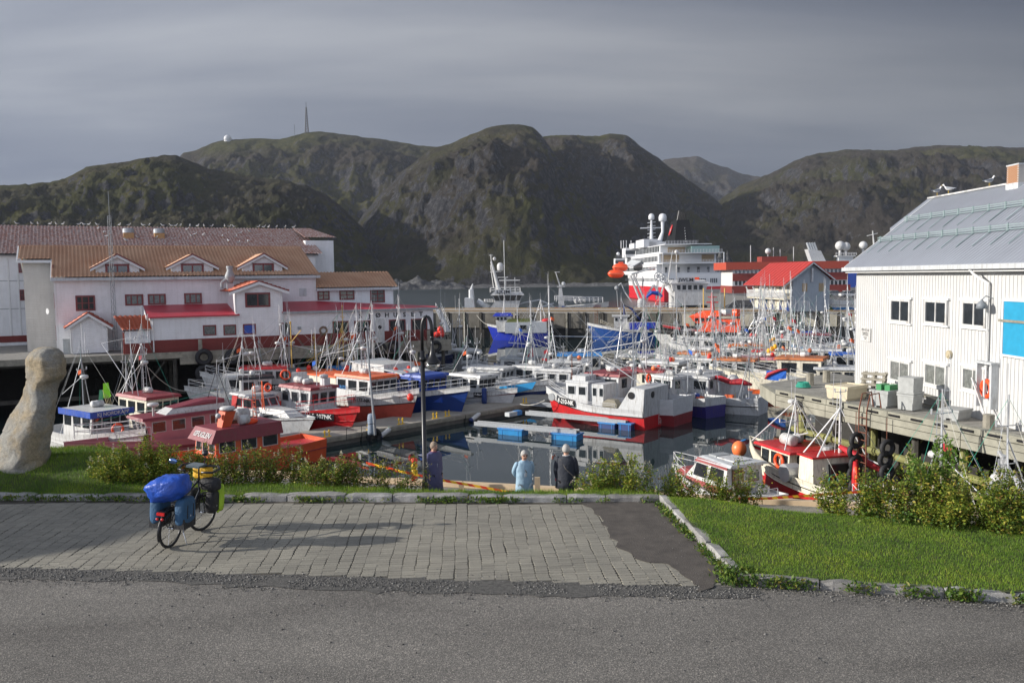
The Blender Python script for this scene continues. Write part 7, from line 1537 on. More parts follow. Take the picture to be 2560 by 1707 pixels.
# --- brown hulled boat F-118 behind, heading left
b_,s_=at(686,69,9.4,188)
t,L,top,zs,hb=sjark('boat with varnished orange-brown hull and white upper works, number 118, red front roof',b_,s_,B=3.5,free=1.9,low=mat('varnished_oak',(.42,.14,.03),.35,var=.2),up=white2,bot=mat('varnished_oak2',(.30,.09,.02),.4,var=.2),deck=ltgrey,hs=(.40,.74),hw=.34,hh=1.4,roofc=red,mh=4.1,mx=.44,mm=steelw,legs=3,boom=True,nside=4,nfront=3,raftc=True,ringc=False,jk=6,seed=51,stays=3,split=.58,strake=navy,rake=1.2,lad=False)
bline(t,'F-118-NK',L,-.3,1.76,1.75,1,.44,lettw,panel=(2.1,.5)); ring(t,-1.0,1.35,2.7,'Y',.36); mast(t,-1.4,.3,top-.2,top+3.6,mat('ochre_mast',(.55,.36,.08),.5),.07,[(-2.3,1.2,top+2.9,.55)],((.95,.35),),1,False)
mb=MB(); mb.hexa([(-L/2+.3,1.1,1.6),(-1.4,1.1,1.6),(-1.4,1.72,1.6),(-L/2+.3,1.72,1.6),(-2.6,1.1,2.9),(-1.5,1.1,2.9),(-1.5,1.70,2.9),(-2.6,1.70,2.9)]); mb.build('side_bulwark',white,t); text('PILLA',t,(2.72,0,top-.05),(math.pi/2,0,math.pi/2),.22,lettw)
b_,s_=at(600,67.5,7.0,192); sjark('small red hulled boat mostly hidden behind the brown hulled boat',b_,s_,B=3.0,free=1.3,low=red,up=white2,mh=3.6,seed=52,jk=2,boom=False)
# masts and boats below the long wharf
rows=[(735,71.0,7.5,26,'dark green and white boat under the wharf with a steep pair of booms',greyp,white,greyp,5.0,61),(800,69.5,7.5,22,'grey boat with orange drums and yellow oilskins behind the red boat',ltgrey,ltgrey,orange,4.6,62),(870,72.8,7.6,26,'white boat with yellow mast and blue deckhouse under the wharf',white2,white2,ltblue,5.2,63),(905,69.5,7.5,20,'pale boat with green deck and red net floats behind the bright red boat',white,ltgrey,darkred,5.4,64),(1010,75,8.5,26,'large pale boat with stowed orange dinghy and ladder mast',white2,cream,orange,6.0,65),(965,71.8,7.6,24,'cream boat with red foredeck between the red and the white-and-red boats',cream,white,red,5.6,66),(640,66.5,6.5,24,'small dark boat right beside the wharf piles',navy,white,blackp,3.9,67)]
for px,Y,L_,an,la,low,up,rf,mh,sd_ in rows:
    b_,s_=at(px,Y,L_,an); r_=random.Random(sd_)
    sjark(la,b_,s_,B=3.2,free=1.25,low=low,up=up,roofc=rf,mh=mh,mx=r_.choice([.35,.45,.7]),mm=r_.choice([alu,galv,steelw,MATS['ochre_mast']] if sd_!=63 else [MATS['ochre_mast']]),legs=r_.choice([2,3]),boom=True,nside=2,seed=sd_,stays=5,jk=8,balls=2 if sd_ in (62,64,65) else 0,mizzen=True,lad=sd_ in (65,66),tarp=None,ringc=sd_%2==0)
b_,s_=at(1165,88,8,-60); sjark('dark grey boat in the shade right of the street lamp',b_,s_,B=3.1,free=1.3,low=greyp,up=ltgrey,mh=5.2,seed=70,jk=5,stays=4,mizzen=True)
b_,s_=at(1110,93,9,-75); sjark('dark blue boat moored at the corner of the long wharf by the steps',b_,s_,B=3.1,free=1.5,low=navy,up=navy,mh=4.8,seed=71,jk=5,stays=4)
# middle rows
mid=[(1295,79,9,160,'grey boat with a red folding crane on deck',ltgrey,ltgrey,greyp,4.8,81,None),(1330,72.5,8,150,'white boat with blue cover over its rail left of the middle group',white2,white2,white2,4.0,82,tarpb),(1440,78,11,176,'large white boat with bright light-blue roof edge in the middle',white2,white2,ltblue,6.2,83,None),(1380,75,8.5,165,'white boat with white canister in front of the light-blue roof',white2,white2,white2,5.2,84,None),(1560,69,9.5,150,'white boat with dark red roof right behind the number 210 boat',white2,white2,darkred,5.0,85,None),(1650,73,9,146,'green masted boat with stacked gear behind the sterns',white2,ltgrey,white,5.6,86,None),(1705,78,8.5,150,'white boat with blue mast tubes and round radar',white2,white2,white2,5.0,87,None),(1800,76,9,152,'white boat with orange roof edge and round porthole',white2,white2,MATS['brown_orange'],5.0,88,None),(1858,78,9,150,'white boat with pink roof box and orange lifebuoy',white2,white2,pnk,4.6,89,None),(1760,88,9,158,'boat with red-orange bow flag panel behind the middle rows',orange,white2,white2,4.4,90,None),(1820,92,8.5,150,'small white double-masted boat in the back row',white2,white2,white2,5.0,91,None),(1905,90,9.5,158,'boat with varnished orange roof and white house in the back row',white2,white2,MATS['brown_orange'],5.2,92,None),(1985,74,9,150,'cream boat with red roof edge behind the wharf end',cream,cream,red,4.4,93,None),(2010,84,9,156,'grey boat with blue tarpaulin bundle',ltgrey,white2,white,5.6,94,tarpb),(1960,96,9,160,'white boat with tall crane-like mast by the quay wall',white2,white2,white2,5.8,95,None),(2040,72,9.5,160,'dark grey hulled boat right beside the pale timber wharf',greyp,white2,ltgrey,6.6,96,None),(2085,80,9,164,'boat with blue tarpaulin roof close to the white wharf house',white2,ltgrey,tarpb,5.0,97,tarpb),(2060,100,10,168,'red hulled boat with light blue bulwark in the back row',darkred,ltblue,darkred,5.6,98,None),(2100,92,9,165,'black hulled boat hidden by the wharf house corner',navy,white2,white2,5.2,99,None),(1870,102,8,162,'small grey boat near the quay wall between masts',ltgrey,white2,white2,4.6,100,None),(1910,80,9,148,'white boat with large grey mast plate and yellow floats',white2,white2,cream,6.4,101,None),(1735,83,8,152,'cream boat with tan roof and furled sail between two masts',cream,cream,MATS['brown_orange'],5.2,121,None),(1610,79,8,150,'white boat with a single thin mast left of the back rows',white2,white2,white2,5.6,122,None),(1945,84,8,155,'cream boat with red trimmed house among the tallest masts',white2,cream,red,6.2,123,None),(2075,88,8,160,'small white boat with dark mast beside the red hull',white2,white2,greyp,5.8,124,None),(1780,98,8.5,158,'white boat under the bow of the rescue vessel',white2,white2,white2,5.4,125,None),(2000,108,9,160,'white boat with blue deckhouse close under the quay',ltblue,white2,blue,5.6,126,None),(2120,78,8,160,'blue trimmed boat next to the wharf house wall',blue,white2,white2,6.0,127,None),(1975,79,8,152,'grey boat with tangled booms behind the cream boats',greyp,ltgrey,cream,6.0,128,None),(2120,68,8,165,'dark boat at the corner of the white wharf house',navy,greyp,white,4.0,102,None)]
for px,Y,L_,an,la,low,up,rf,mh,sd_,tp_ in mid:
    b_,s_=at(px,Y,L_,an); r_=random.Random(sd_)
    t,L,top,zs,hb=sjark(la,b_,s_,B=3.6 if L_>10 else 3.1,free=1.25+r_.random()*.3,low=low,up=up,wall=r_.choice([white2,white,cream]) if sd_!=83 else white2,roofc=rf,hh=1.45 if L_<10 else 1.8,mh=mh*1.0,mx=r_.choice([.3,.42,.5,.72]),mm=r_.choice([alu,galv,steelw,alu]),legs=r_.choice([2,3]),boom=True,nside=r_.choice([2,3]),front=r_.choice([1,1,1,-1]) if sd_ not in(83,88) else 1,hs=r_.choice([(.3,.62),(.15,.5),(.45,.78)]),seed=sd_,stays=r_.choice([3,4,5]),jk=r_.choice([5,8,10]),balls=r_.choice([0,0,1,2]),mizzen=True,lad=r_.random()<.4,tarp=tp_,ringc=r_.random()<.4 or sd_==89,ant=3)
    if sd_==81:
        mb=MB(); mb.path([(-1.5,0,1.2),(-1.4,0,3.6),(-.6,.1,2.2)],.16,6); mb.build('red_crane',red,t)
    if sd_ in (101,92): 
        for k in range(3): ballb(t,-1.2+.3*k,.6,top+.6-.2*k,.2,MATS['yellow_float'])
    if sd_ in (95,101): mb=MB(); mb.hexa([(-.8,-.35,1.2),(-.4,-.35,1.2),(-.4,.35,1.2),(-.8,.35,1.2),(-.3,-.12,4.6),(0,-.12,4.6),(0,.12,4.6),(-.3,.12,4.6)]); mb.build('mast_plate',greyp if sd_==101 else white2,t)
# --- right front: cabin cruiser
b_=Vector((8.0,39.6)); s_=Vector((10.5,34.6)); wm=mat('maroon_strip',(.26,.05,.05),.5)
t,L=boat('cabin_cruiser','white cabin cruiser with maroon window band and grey roof below the right lawn',b_,s_,'boat')
zs,hb=hull(t,L,2.7,1.0,white2,white2,white2,white2,split=.6,rake=.9,strake=wm,bowrise=.25,full=1.9,deckdrop=.1)
mb=MB(); mb.grid([[(-2.9+.01*i,-1.28,.86+.02*i),(-2.9+.01*i,1.28,.86+.02*i)] for i in range(2)]+[[(3.0,-.3,1.25),(3.0,.3,1.25)]]); mb.build('deck',white2,t)
mb=MB(); mb.hexa([(-1.3,-1.12,.85),(2.6,-.62,1.15),(2.6,.62,1.15),(-1.3,1.12,.85),(-1.3,-1.05,1.25),(2.2,-.5,1.45),(2.2,.5,1.45),(-1.3,1.05,1.25)]); mb.build('trunk_cabin',wm,t)
mb=MB(); mb.hexa([(-1.35,-1.06,1.2),(1.5,-.9,1.25),(1.5,.9,1.25),(-1.35,1.06,1.2),(-1.35,-.92,2.15),(.7,-.72,2.15),(.7,.72,2.15),(-1.35,.92,2.15)]); mb.build('cabin',white2,t)
for sd in (1,-1):
    for x0_,x1_ in ((-1.15,-.15),(.0,.85)): mb=MB(); mb.ext([(x0_,sd*1.035,1.42),(x1_,sd*.975,1.42),(x1_-.15,sd*.90,1.98),(x0_+.02,sd*.955,1.98)],(0,.02*sd,0)); mb.build('side_window',glass,t)
    mb=MB(); mb.ext([(-1.4,sd*.97,2.02),(.85,sd*.86,2.02),(.75,sd*.80,2.2),(-1.4,sd*.96,2.2)],(0,.03*sd,0)); mb.build('roof_band',wm,t)
mb=MB(); mb.hexa([(-1.65,-1.05,2.15),(.95,-.85,2.12),(.95,.85,2.12),(-1.65,1.05,2.15),(-1.65,-.95,2.27),(.7,-.6,2.26),(.7,.6,2.26),(-1.65,.95,2.27)]); mb.build('roof',ltgrey,t)
mb=MB(); mb.box(-1.2,-.1,-.45,.45,2.27,2.32); mb.build('sliding_hatch',white,t); mb=MB(); mb.box(.0,.5,-.4,.4,2.26,2.34); mb.build('roof_vent',greyp,t)
mb=MB(); mb.box(-1.41,-1.36,.1,.7,.9,2.0); mb.build('cabin_door',mat('varnished_teak',(.14,.07,.035),.45),t); mb=MB(); mb.box(-1.43,-1.40,.22,.58,1.4,1.85); mb.build('door_window',glass_c,t); window(t,(-1.37,-.45,1.6),-math.pi/2,.75,.5,white2,glass_c,fw=.04,dp=.03)
mb=MB(); mb.box(-1.9,-1.4,-.9,-.3,.9,1.25); mb.build('helm_box',white2,t); mb=MB(); mb.torus((-1.93,-.6,1.1),.15,.012,'X',16,5); mb.build('steering_wheel',blackp,t)
rail(t,[(1.6,-.85,1.15),(2.6,-.5,1.25),(3.5,-.04,1.35),(3.5,.04,1.35),(2.6,.5,1.25),(1.6,.85,1.15)],.5,steelw); rail(t,[(-L/2,-.5,.9),(-L/2,.5,.9)],.5,steelw)
ob=thing('orange_buoy','large faded orange buoy floating between the cruiser bow and the red-roofed boat','buoy',tuple(G(1848,1126,WZ+.3)),0); mb=MB(); mb.ball((0,0,.1),.42,14,10,sc_=(1,1,1.1)); mb.build('float',buoyo,ob,True); mb=MB(); mb.tube((0,0,.5),(.35,0,.62),.05,6); mb.build('blue_eye',ltblue,ob)
# --- cream and red boat
s_=Vector((14.35,33.0)); b_=s_+Vector((-.27,.963))*9.0
t,L=boat('fishing_boat','cream boat with bright red bottom and red wheelhouse roof under crossed white masts',b_,s_)
t.scale=(.92,.9,.88)
zs,hb=hull(t,L,3.4,1.8,red,red,cream,cream,split=.80,rake=.9,strake=blackp,bowrise=.4,sternrise=0,stern_w=.9,deckdrop=.6)
top=wheelhouse(t,.0,2.4,1.2,1.1,1.6,cream,red,rake=.1,nside=3,nfront=3,fm=blackp,ov=.35,rt=.10,wh=.5)
mb=MB(); mb.hexa([(-2.4,-1.5,1.3),(-1.2,-1.5,1.3),(-1.2,1.5,1.3),(-2.4,1.5,1.3),(-2.2,-1.4,2.9),(-1.2,-1.4,2.9),(-1.2,1.4,2.9),(-2.2,1.4,2.9)]); mb.build('net_shelter',cream,t); mb=MB(); mb.box(-2.3,-1.1,-1.5,1.5,2.9,2.98); mb.build('shelter_roof',red,t); mb=MB(); mb.box(-2.45,-2.2,-1.1,.6,1.5,2.6); mb.build('shelter_opening',blackp,t)
ring(t,.6,1.32,2.2,'Y',.33); raft(t,1.3,.3,top,.3,.9,ax='X'); raft(t,1.7,-.5,top,.25,.5,ax='Y',m=ltgrey); mb=MB(); mb.lathe([(.3,0),(.32,.7),(.25,.75)],(-.5,-.7,top-.5),12); mb.build('steel_drum',alu,t)
mb=MB(); mb.lathe([(.45,-.35),(.45,.35)],(-.6,1.5,1.9),16,axis='Y'); mb.build('line_drum',alu,t)
mast(t,1.2,0,top,top+2.5,steelw,.07,[(2.9,1.4,top,.92),(2.9,-1.4,top,.92),(.3,1.2,top,.92),(.3,-1.2,top,.92)],((.5,.9),),2,.85,[(-1.5,1.2,top+1.2,.2)],False,[(-L/2,1.2,1.5),(-L/2,-1.2,1.5)],7)
mast(t,-1.7,-.4,2.95,6.1,steelw,.08,[(-2.6,-1.2,2.9,.7),(-.9,1.0,2.9,.7),(-2.2,1.2,2.9,.7)],((.95,.3),),2,False,[(-3.9,-1.4,2.6,.10)],True,[(-3.9,-1.4,2.6)],8); mb=MB(); mb.path([(-1.7,-.4,3.3),(-2.6,-.8,2.9),(-3.6,-1.3,2.4)],[.1,.22,.12],7); mb.build('furled_tarpaulin',tarpr,t,True)
for k in range(6): mb=MB(); mb.torus((-2.5,.5-.2*k,1.9),.24,.03,'X',12,4); mb.build('rope_coil',[green_rope,orange,green_rope][k%3],t,True)
text('O',t,(1.4,1.2,1.6),(math.pi/2,0,math.pi),.1,lettb) if False else None
# --- far right boats under the wharf
c=Vector((14.7,29.5)); h_=Vector((-.30,.95)); t,L,top,zs,hb=sjark('small white boat with tripod mast behind the willow sapling',c+h_*3.5,c-h_*3.5,B=2.5,free=.9,low=white2,up=white2,mh=4.2,mx=.45,mm=alu,legs=3,boom=True,seed=111,jk=5,stays=4,hh=1.1,lad=True)
c=Vector((14.6,24.9)); t,L,top,zs,hb=sjark('white boat with long leaning grey booms at the right edge of the photo',c+h_*3.4,c-h_*3.4,B=2.5,free=.9,low=white2,up=white2,mh=4.6,mx=.5,mm=alu,legs=3,boom=False,seed=112,jk=5,stays=4,hh=1.1,mizzen=True)
for a,e in (((-3.0,-1.5,.6),(.2,0,4.6)),((-2.0,-.9,.8),(.3,0,4.9)),((1.0,-.9,.8),(.1,0,4.7)),((2.3,-.6,.8),(.1,0,4.8))): mb=MB(); mb.tube(a,e,.06,7); mb.build('boom',alu,t)
# ================================================================ FAR QUAY
qdir=Vector((.953,-.302)).normalized(); q0=Vector((-10,146.5)); qrz=math.atan2(qdir.y,qdir.x); qn=Vector((-qdir.y,qdir.x))
fq=thing('far_quay','long concrete quay with dark fender posts and ochre timber edge behind the fleet','quay',(q0.x,q0.y,0),qrz)
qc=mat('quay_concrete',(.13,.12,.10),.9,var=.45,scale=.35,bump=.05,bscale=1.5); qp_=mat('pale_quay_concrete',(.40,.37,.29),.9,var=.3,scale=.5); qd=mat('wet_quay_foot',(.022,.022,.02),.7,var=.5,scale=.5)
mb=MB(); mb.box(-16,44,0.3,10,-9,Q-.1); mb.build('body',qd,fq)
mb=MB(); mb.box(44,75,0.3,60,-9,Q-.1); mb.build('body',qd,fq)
mb=MB(); mb.box(-16,75,-.1,10.2,Q-.35,Q); mb.build('deck',mat('quay_deck',(.30,.28,.25),.9,var=.2),fq)
mb=MB(); mb.box(-16,75,-.2,.12,Q,Q+.13); mb.build('edge_timber',mat('ochre_timber',(.30,.19,.08),.7,var=.3,scale=1.0),fq)
mb=MB(); mb.box(-16,44,9.8,10.1,Q,Q+.13); mb.build('edge_timber',MATS['ochre_timber'],fq)
x=-16;k=0
while x<74:
    m_=qc if x<38 else qp_
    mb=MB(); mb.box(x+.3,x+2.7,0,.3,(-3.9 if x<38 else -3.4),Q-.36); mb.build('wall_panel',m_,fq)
    mb=MB(); mb.box(x-.16,x+.16,-.25,.05,-8,Q-.2); mb.build('fender_post',woodd if k%3 else woodg,fq); x+=3;k+=1
for x,z in ((25,0),(52,0)):
    lad=MB(); 
    for q in (-.2,.2): lad.tube((x+q,-.3,-5.5),(x+q,-.3,Q+.2),.03,4)
    for j in range(12): lad.tube((x-.2,-.3,-5.3+j*.38),(x+.2,-.3,-5.3+j*.38),.02,4)
    lad.build('ladder',rust,fq)
def qpt(px,back=0,z=Q):   # point on the quay line seen in photo column px
    d=ray(px,780); s=0
    A=q0+qn*back; s,_=W(px,780,(A.x,A.y),(qdir.x,qdir.y)); p=A+qdir*s; return Vector((p.x,p.y,z))
def gangway(name,label,px0,py0,px1,py1,Yn,cat='gangway'):
    a=D(px0,py0,Yn); b_=D(px1,py1,Yn+2.5); t=thing(name,label,cat,tuple(a)); v=b_-a; sd=Vector((0,0,1)).cross(v).normalized()*.4
    mb=MB(); mb.hexa([-sd,sd,v+sd,v-sd,-sd+Vector((0,0,.1)),sd+Vector((0,0,.1)),v+sd+Vector((0,0,.1)),v-sd+Vector((0,0,.1))]); mb.build('ramp',alu,t)
    for s in (-1,1): rail(t,[sd*s,sd*s+v],1.0,alu,.03)
    return t
gangway('gangway','aluminium gangway leading down from the far quay to the orange rescue vessel',1878,812,1938,782,127)
gangway('gangway','aluminium stairs at the left corner of the far quay with red buoys at their foot',1120,830,1096,775,118)
for k,(px,py) in enumerate(((1100,823),(1103,829),(1093,836),(1088,838),(1105,836))):
    p=D(px,py,116); o=MB().ball((0,0,0),.42,10,7).build('red_buoy',buoyr,loc=tuple(p),smooth=True); tag(o,['topmost','second','left middle','leftmost','lower right'][k]+' red buoy of the heap at the foot of the aluminium stairs','buoy','red buoys by the stairs')
gp=D(1096,852,117); o=MB().box(-3.5,1.4,-1.2,1.4,0,.35).build('small_landing',woodd,loc=(gp.x,gp.y,D(1096,842,117).z)); tag(o,'small dark landing stage below the aluminium stairs','landing stage')
for px in (1108,): 
    mb=MB(); 
    for q in (-2.8,-.8,1.1): mb.tube((q,0,0),(q,0,-5),.18,6); mb.build('landing_post',woodd,o) if q==1.1 else None
# --- trawler behind the quay with call-sign boards
def lx(px,Y): return (px-CX)/F_PX*Y
def vessel(name,label,x0,x1,Y,dirsgn=1,cat='ship'):
    c=Vector(((x0+x1)/2,Y)); t=thing(name,label,cat,(c.x,c.y,WZ),0 if dirsgn>0 else math.pi); return t,abs(x1-x0)
t,L=vessel('white_trawler','white trawler with black call-sign board on its bridge beyond the far quay',lx(1168,160),lx(1502,160),160)
zs,hb=hull(t,L,7.0,4.2,darkred,white,white2,greyp,split=.5,rake=1.6,strake=blackp,bowrise=.28,sternrise=0,n=20,deckdrop=.9)
u=lambda px:(px-1335)/13.33; v=lambda py:4.67-WZ-(py-690)/13.33
mb=MB(); mb.hexa([(u(1215),-2.6,3.2),(u(1292),-2.6,3.2),(u(1292),2.6,3.2),(u(1215),2.6,3.2),(u(1240),-2.6,v(748)),(u(1302),-2.6,v(748)),(u(1302),2.6,v(748)),(u(1240),2.6,v(748))]); mb.build('superstructure',white2,t)
mb=MB(); mb.hexa([(u(1240),-2.7,v(748)),(u(1301),-2.7,v(748)),(u(1301),2.7,v(748)),(u(1240),2.7,v(748)),(u(1232),-2.8,v(735)),(u(1309),-2.8,v(735)),(u(1309),2.8,v(735)),(u(1232),2.8,v(735))]); mb.build('bridge_windows',glass,t)
for k in range(6): x=u(1240)+k*(u(1301)-u(1240))/5; mb=MB(); mb.hexa([(x-.08,-2.75,v(748)),(x+.08,-2.75,v(748)),(x+.08,-2.6,v(748)),(x-.08,-2.6,v(748)),(x-.08+(k-2.5)*.2,-2.88,v(735)),(x+.08+(k-2.5)*.2,-2.88,v(735)),(x+.08+(k-2.5)*.2,-2.7,v(735)),(x-.08+(k-2.5)*.2,-2.7,v(735))]); mb.build('mullion',greyp,t)
mb=MB(); mb.hexa([(u(1228),-3.0,v(735)),(u(1312),-3.0,v(735)),(u(1312),3.0,v(735)),(u(1228),3.0,v(735)),(u(1236),-2.8,v(727)),(u(1306),-2.8,v(727)),(u(1306),2.8,v(727)),(u(1236),2.8,v(727))]); mb.build('bridge_roof',white2,t)
rail(t,[(u(1228),-2.9,v(728)),(u(1302),-2.9,v(728))],.85,steelw,.04); rail(t,[(u(1228),2.9,v(728)),(u(1302),2.9,v(728))],.85,steelw,.04)
mb=MB(); mb.box(u(1240),u(1280),-3.12,-3.05,v(732),v(721)); mb.build('call_sign_board',ltgrey,t); text('LJQM',t,(u(1260),-3.14,v(726.5)),(math.pi/2,0,0),.85,lettb,bold=.02,sx=1.25)
mb=MB(); mb.tube((u(1250),0,v(728)),(u(1231),0,v(652)),.45,8,r2=.18); mb.tube((u(1231),0,v(652)),(u(1230),0,v(634)),.07,4); mb.tube((u(1225),0,v(636)),(u(1235),0,v(636)),.06,4); mb.tube((u(1228),0,v(678)),(u(1256),0,v(676)),.12,4); mb.tube((u(1236),0,v(718)),(u(1229),0,v(660)),.08,4); mb.build('main_mast',white2,t)
mb=MB(); mb.lathe([(.5,0),(.62,.3),(.62,1.0),(.45,1.4),(.1,1.55)],(u(1253),0,v(675)),14); mb.build('satellite_dome',white2,t,True); mb=MB(); mb.ball((u(1239),0,v(645)),.34,10,8); mb.build('satellite_dome',white2,t,True)
mb=MB(); mb.box(u(1246),u(1272),-.3,.3,v(692),v(690)); mb.box(u(1250),u(1302),-.4,.4,v(700),v(697)); mb.tube((u(1266),0,v(728)),(u(1266),0,v(692)),.12,5); mb.tube((u(1289),0,v(728)),(u(1289),0,v(692)),.08,5); mb.build('radar_scanner_frame',white2,t); mb=MB(); mb.tube((u(1264),-1,v(740)),(u(1263),-1,v(600)),.06,4); mb.build('whip_antenna',ltgrey,t)
mb=MB(); mb.hexa([(u(1165),-2.5,3.0),(u(1192),-2.5,3.0),(u(1192),2.5,3.0),(u(1165),2.5,3.0),(u(1164),-2.3,v(741)),(u(1186),-2.3,v(741)),(u(1186),2.3,v(741)),(u(1164),2.3,v(741))]); mb.build('stern_gantry',ltgrey,t); mb=MB(); mb.tube((u(1181),0,v(775)),(u(1180),0,v(720)),.6,7,r2=.5); mb.tube((u(1180),0,v(722)),(u(1184),0,v(706)),.4,6,r2=.1); mb.build('crane_column',ltgrey,t)
mb=MB(); mb.tube((u(1195),-1,v(748)),(u(1224),-1,v(768)),.5,9,r2=.75); mb.tube((u(1224),-1,v(768)),(u(1226),-1,v(770)),1.0,12); mb.build('net_hauler',ltgrey,t,True)
for k in range(5): mb=MB(); mb.tube((u(1215)+k*.45,-1.5,v(752)),(u(1215)+k*.45,-1.5,v(744)),.22,7); mb.build('liferaft_canister',white2,t)
mb=MB(); mb.hexa([(u(1405)-.6,-.5,v(772)),(u(1405)+.6,-.5,v(772)),(u(1405)+.6,.5,v(772)),(u(1405)-.6,.5,v(772)),(u(1401)-.15,-.15,v(712)),(u(1401)+.3,-.15,v(712)),(u(1401)+.3,.15,v(712)),(u(1401)-.15,.15,v(712))]); mb.tube((u(1402),0,v(716)),(u(1391),0,v(680)),.18,6,r2=.08); mb.box(u(1395),u(1413),-.6,.6,v(717),v(715)); mb.tube((u(1388),0,v(680)),(u(1401),0,v(680)),.06,4); mb.build('foremast',white2,t)
mb=MB(); mb.ball((u(1410),0,v(709)),.4,8,6); mb.build('searchlight',ltgrey,t)
for s in (-1,1): rail(t,[(u(1390),s*3.0,v(752)),(u(1450),s*2.3,v(755)),(u(1508),s*.3,v(756))],.95,steelw,.05,3)
for px in (1440,1451): mb=MB(); mb.ball((u(px),-1.5,v(752)),.42,8,6,sc_=(.8,.8,1.3)); mb.build('ventilator',white2,t,True)
mb=MB(); mb.path([(u(1285),-1,v(765)),(u(1308),-1,v(755)),(u(1350),-1,v(748)),(u(1385),-1,v(765))],.14,5); mb.path([(u(1300),-1,v(772)),(u(1345),-1,v(768)),(u(1385),-1,v(757))],.14,5); mb.build('deck_crane',ltgrey,t); junk(t,u(1390),0,v(770),301,9,1.6)
text('N-45-Ø',t,(u(1437),-1.2 if False else -2.30,v(772.5)),(math.pi/2,0,.28),.72,lettb,bold=.01); 
for k in range(3): mb=MB(); mb.box(u(1480)+k*.25,u(1500)+k*.1,-.06,.0,v(770)+k*.22,v(770)+.1+k*.22); o=mb.build('bow_stripe',darkred,t); o.location=(0,-1.25,0); o.rotation_euler=(0,0,0.0)
# --- research / coastguard style vessel with JWLM board
t,L=vessel('white_work_ship','white work ship with net reels, cranes and black call-sign board beyond the far quay',lx(1548,154),lx(1772,154),154)
u=lambda px:(px-1660)/13.85; v=lambda py:4.67-WZ-(py-687)/13.85
zs,hb=hull(t,L,6.5,3.9,darkred,blackp,white2,greyp,split=.7,rake=1.0,strake=blackp,bowrise=.12,n=16,deckdrop=.8)
mb=MB(); mb.hexa([(u(1680),-2.8,3.4),(u(1750),-2.8,3.4),(u(1750),2.8,3.4),(u(1680),2.8,3.4),(u(1680),-2.8,v(727)),(u(1756),-2.8,v(727)),(u(1756),2.8,v(727)),(u(1680),2.8,v(727))]); mb.build('superstructure',white2,t)
mb=MB(); mb.hexa([(u(1676),-2.8,v(727)),(u(1756),-2.8,v(727)),(u(1756),2.8,v(727)),(u(1676),2.8,v(727)),(u(1672),-2.9,v(709)),(u(1762),-2.9,v(709)),(u(1762),2.9,v(709)),(u(1672),2.9,v(709))]); mb.build('bridge',white2,t)
for k in range(5): window(t,(u(1690)+k*.98,-2.87,v(718)),0,.75,.95,ltgrey,glass,fw=.05,dp=.03)
mb=MB(); mb.hexa([(u(1668),-3.1,v(709)),(u(1768),-3.1,v(709)),(u(1768),3.1,v(709)),(u(1668),3.1,v(709)),(u(1676),-2.8,v(700)),(u(1752),-2.8,v(700)),(u(1752),2.8,v(700)),(u(1676),2.8,v(700))]); mb.build('bridge_roof',white2,t)
mb=MB(); mb.box(u(1686),u(1728),-3.2,-3.12,v(706),v(694)); mb.build('call_sign_board',ltgrey,t); text('JWLM',t,(u(1707),-3.22,v(700)),(math.pi/2,0,0),.85,lettb,bold=.02,sx=1.2)
mb=MB(); mb.box(u(1731),u(1746),-1,1,v(700),v(694)); mb.build('rescue_box',orange_f,t)
mb=MB(); mb.tube((u(1664),-1.5,v(714)),(u(1700),-1.5,v(762)),.5,10); mb.tube((u(1664),-1.5,v(714)),(u(1662),-1.5,v(700)),.35,8); mb.build('gantry_leg',white2,t,True)
for a,b_ in (((1575,688),(1604,762)),((1582,684),(1614,758))): mb=MB(); mb.tube((u(a[0]),-1,v(a[1])),(u(b_[0]),-1,v(b_[1])),.22,6); mb.build('crane_arm',white2,t)
mb=MB(); mb.tube((u(1578),-1,v(684)),(u(1640),-1,v(668)),.2,6,r2=.1); mb.build('crane_jib',ltgrey,t)
for px,py,r in ((1643,690,.75),(1655,697,.62)):
    mb=MB(); mb.torus((u(px),-1.8,v(py)),r,.12,'Y',16,5); mb.torus((u(px),-1.8,v(py)),r*.4,.1,'Y',10,5)
    for k in range(6): a=k*math.pi/3; mb.tube((u(px),-1.8,v(py)),(u(px)+r*math.cos(a),-1.8,v(py)+r*math.sin(a)),.06,4)
    mb.build('net_reel',ltgrey,t)
for a,b_ in (((1643,700),(1640,748)),((1660,705),(1648,745)),((1620,728),(1617,748)),((1634,712),(1622,728)),((1634,712),(1644,728))): mb=MB(); mb.tube((u(a[0]),-.8,v(a[1])),(u(b_[0]),-.8,v(b_[1])),.2,6); mb.build('stern_frame',white2,t)
mb=MB(); mb.lathe([(.55,0),(.6,1.6),(.3,2.0)],(u(1601),-1,v(772)),10); mb.build('crane_base',white2,t); mb=MB(); mb.path([(u(1612),-2,v(742)),(u(1625),-2,v(730)),(u(1640),-2,v(732)),(u(1652),-2,v(740))],[.2,.4,.45,.2],6); mb.build('blue_workboat_cover',blue,t)
mb=MB(); mb.path([(u(1545),-1,v(712)),(u(1552),-1,v(706)),(u(1560),-1,v(726)),(u(1578),-1,v(752))],.12,5); mb.build('knuckle_crane',ltgrey,t); mb=MB(); mb.tube((u(1544),-1,v(765)),(u(1541),-1,v(712)),.05,4); mb.ball((u(1541),-1,v(718)),.4,8,6); mb.build('hook_block',greyp,t)
rail(t,[(u(1590),-3,v(770)),(u(1700),-3,v(770))],1.0,steelw,.05); mb=MB(); mb.box(u(1636),u(1648),-2,-1.2,v(760),v(752)); mb.build('red_locker',buoyr,t); mb=MB(); mb.box(u(1685),u(1693),-2,-1.2,v(757),v(751)); mb.build('orange_locker',orange_f,t)
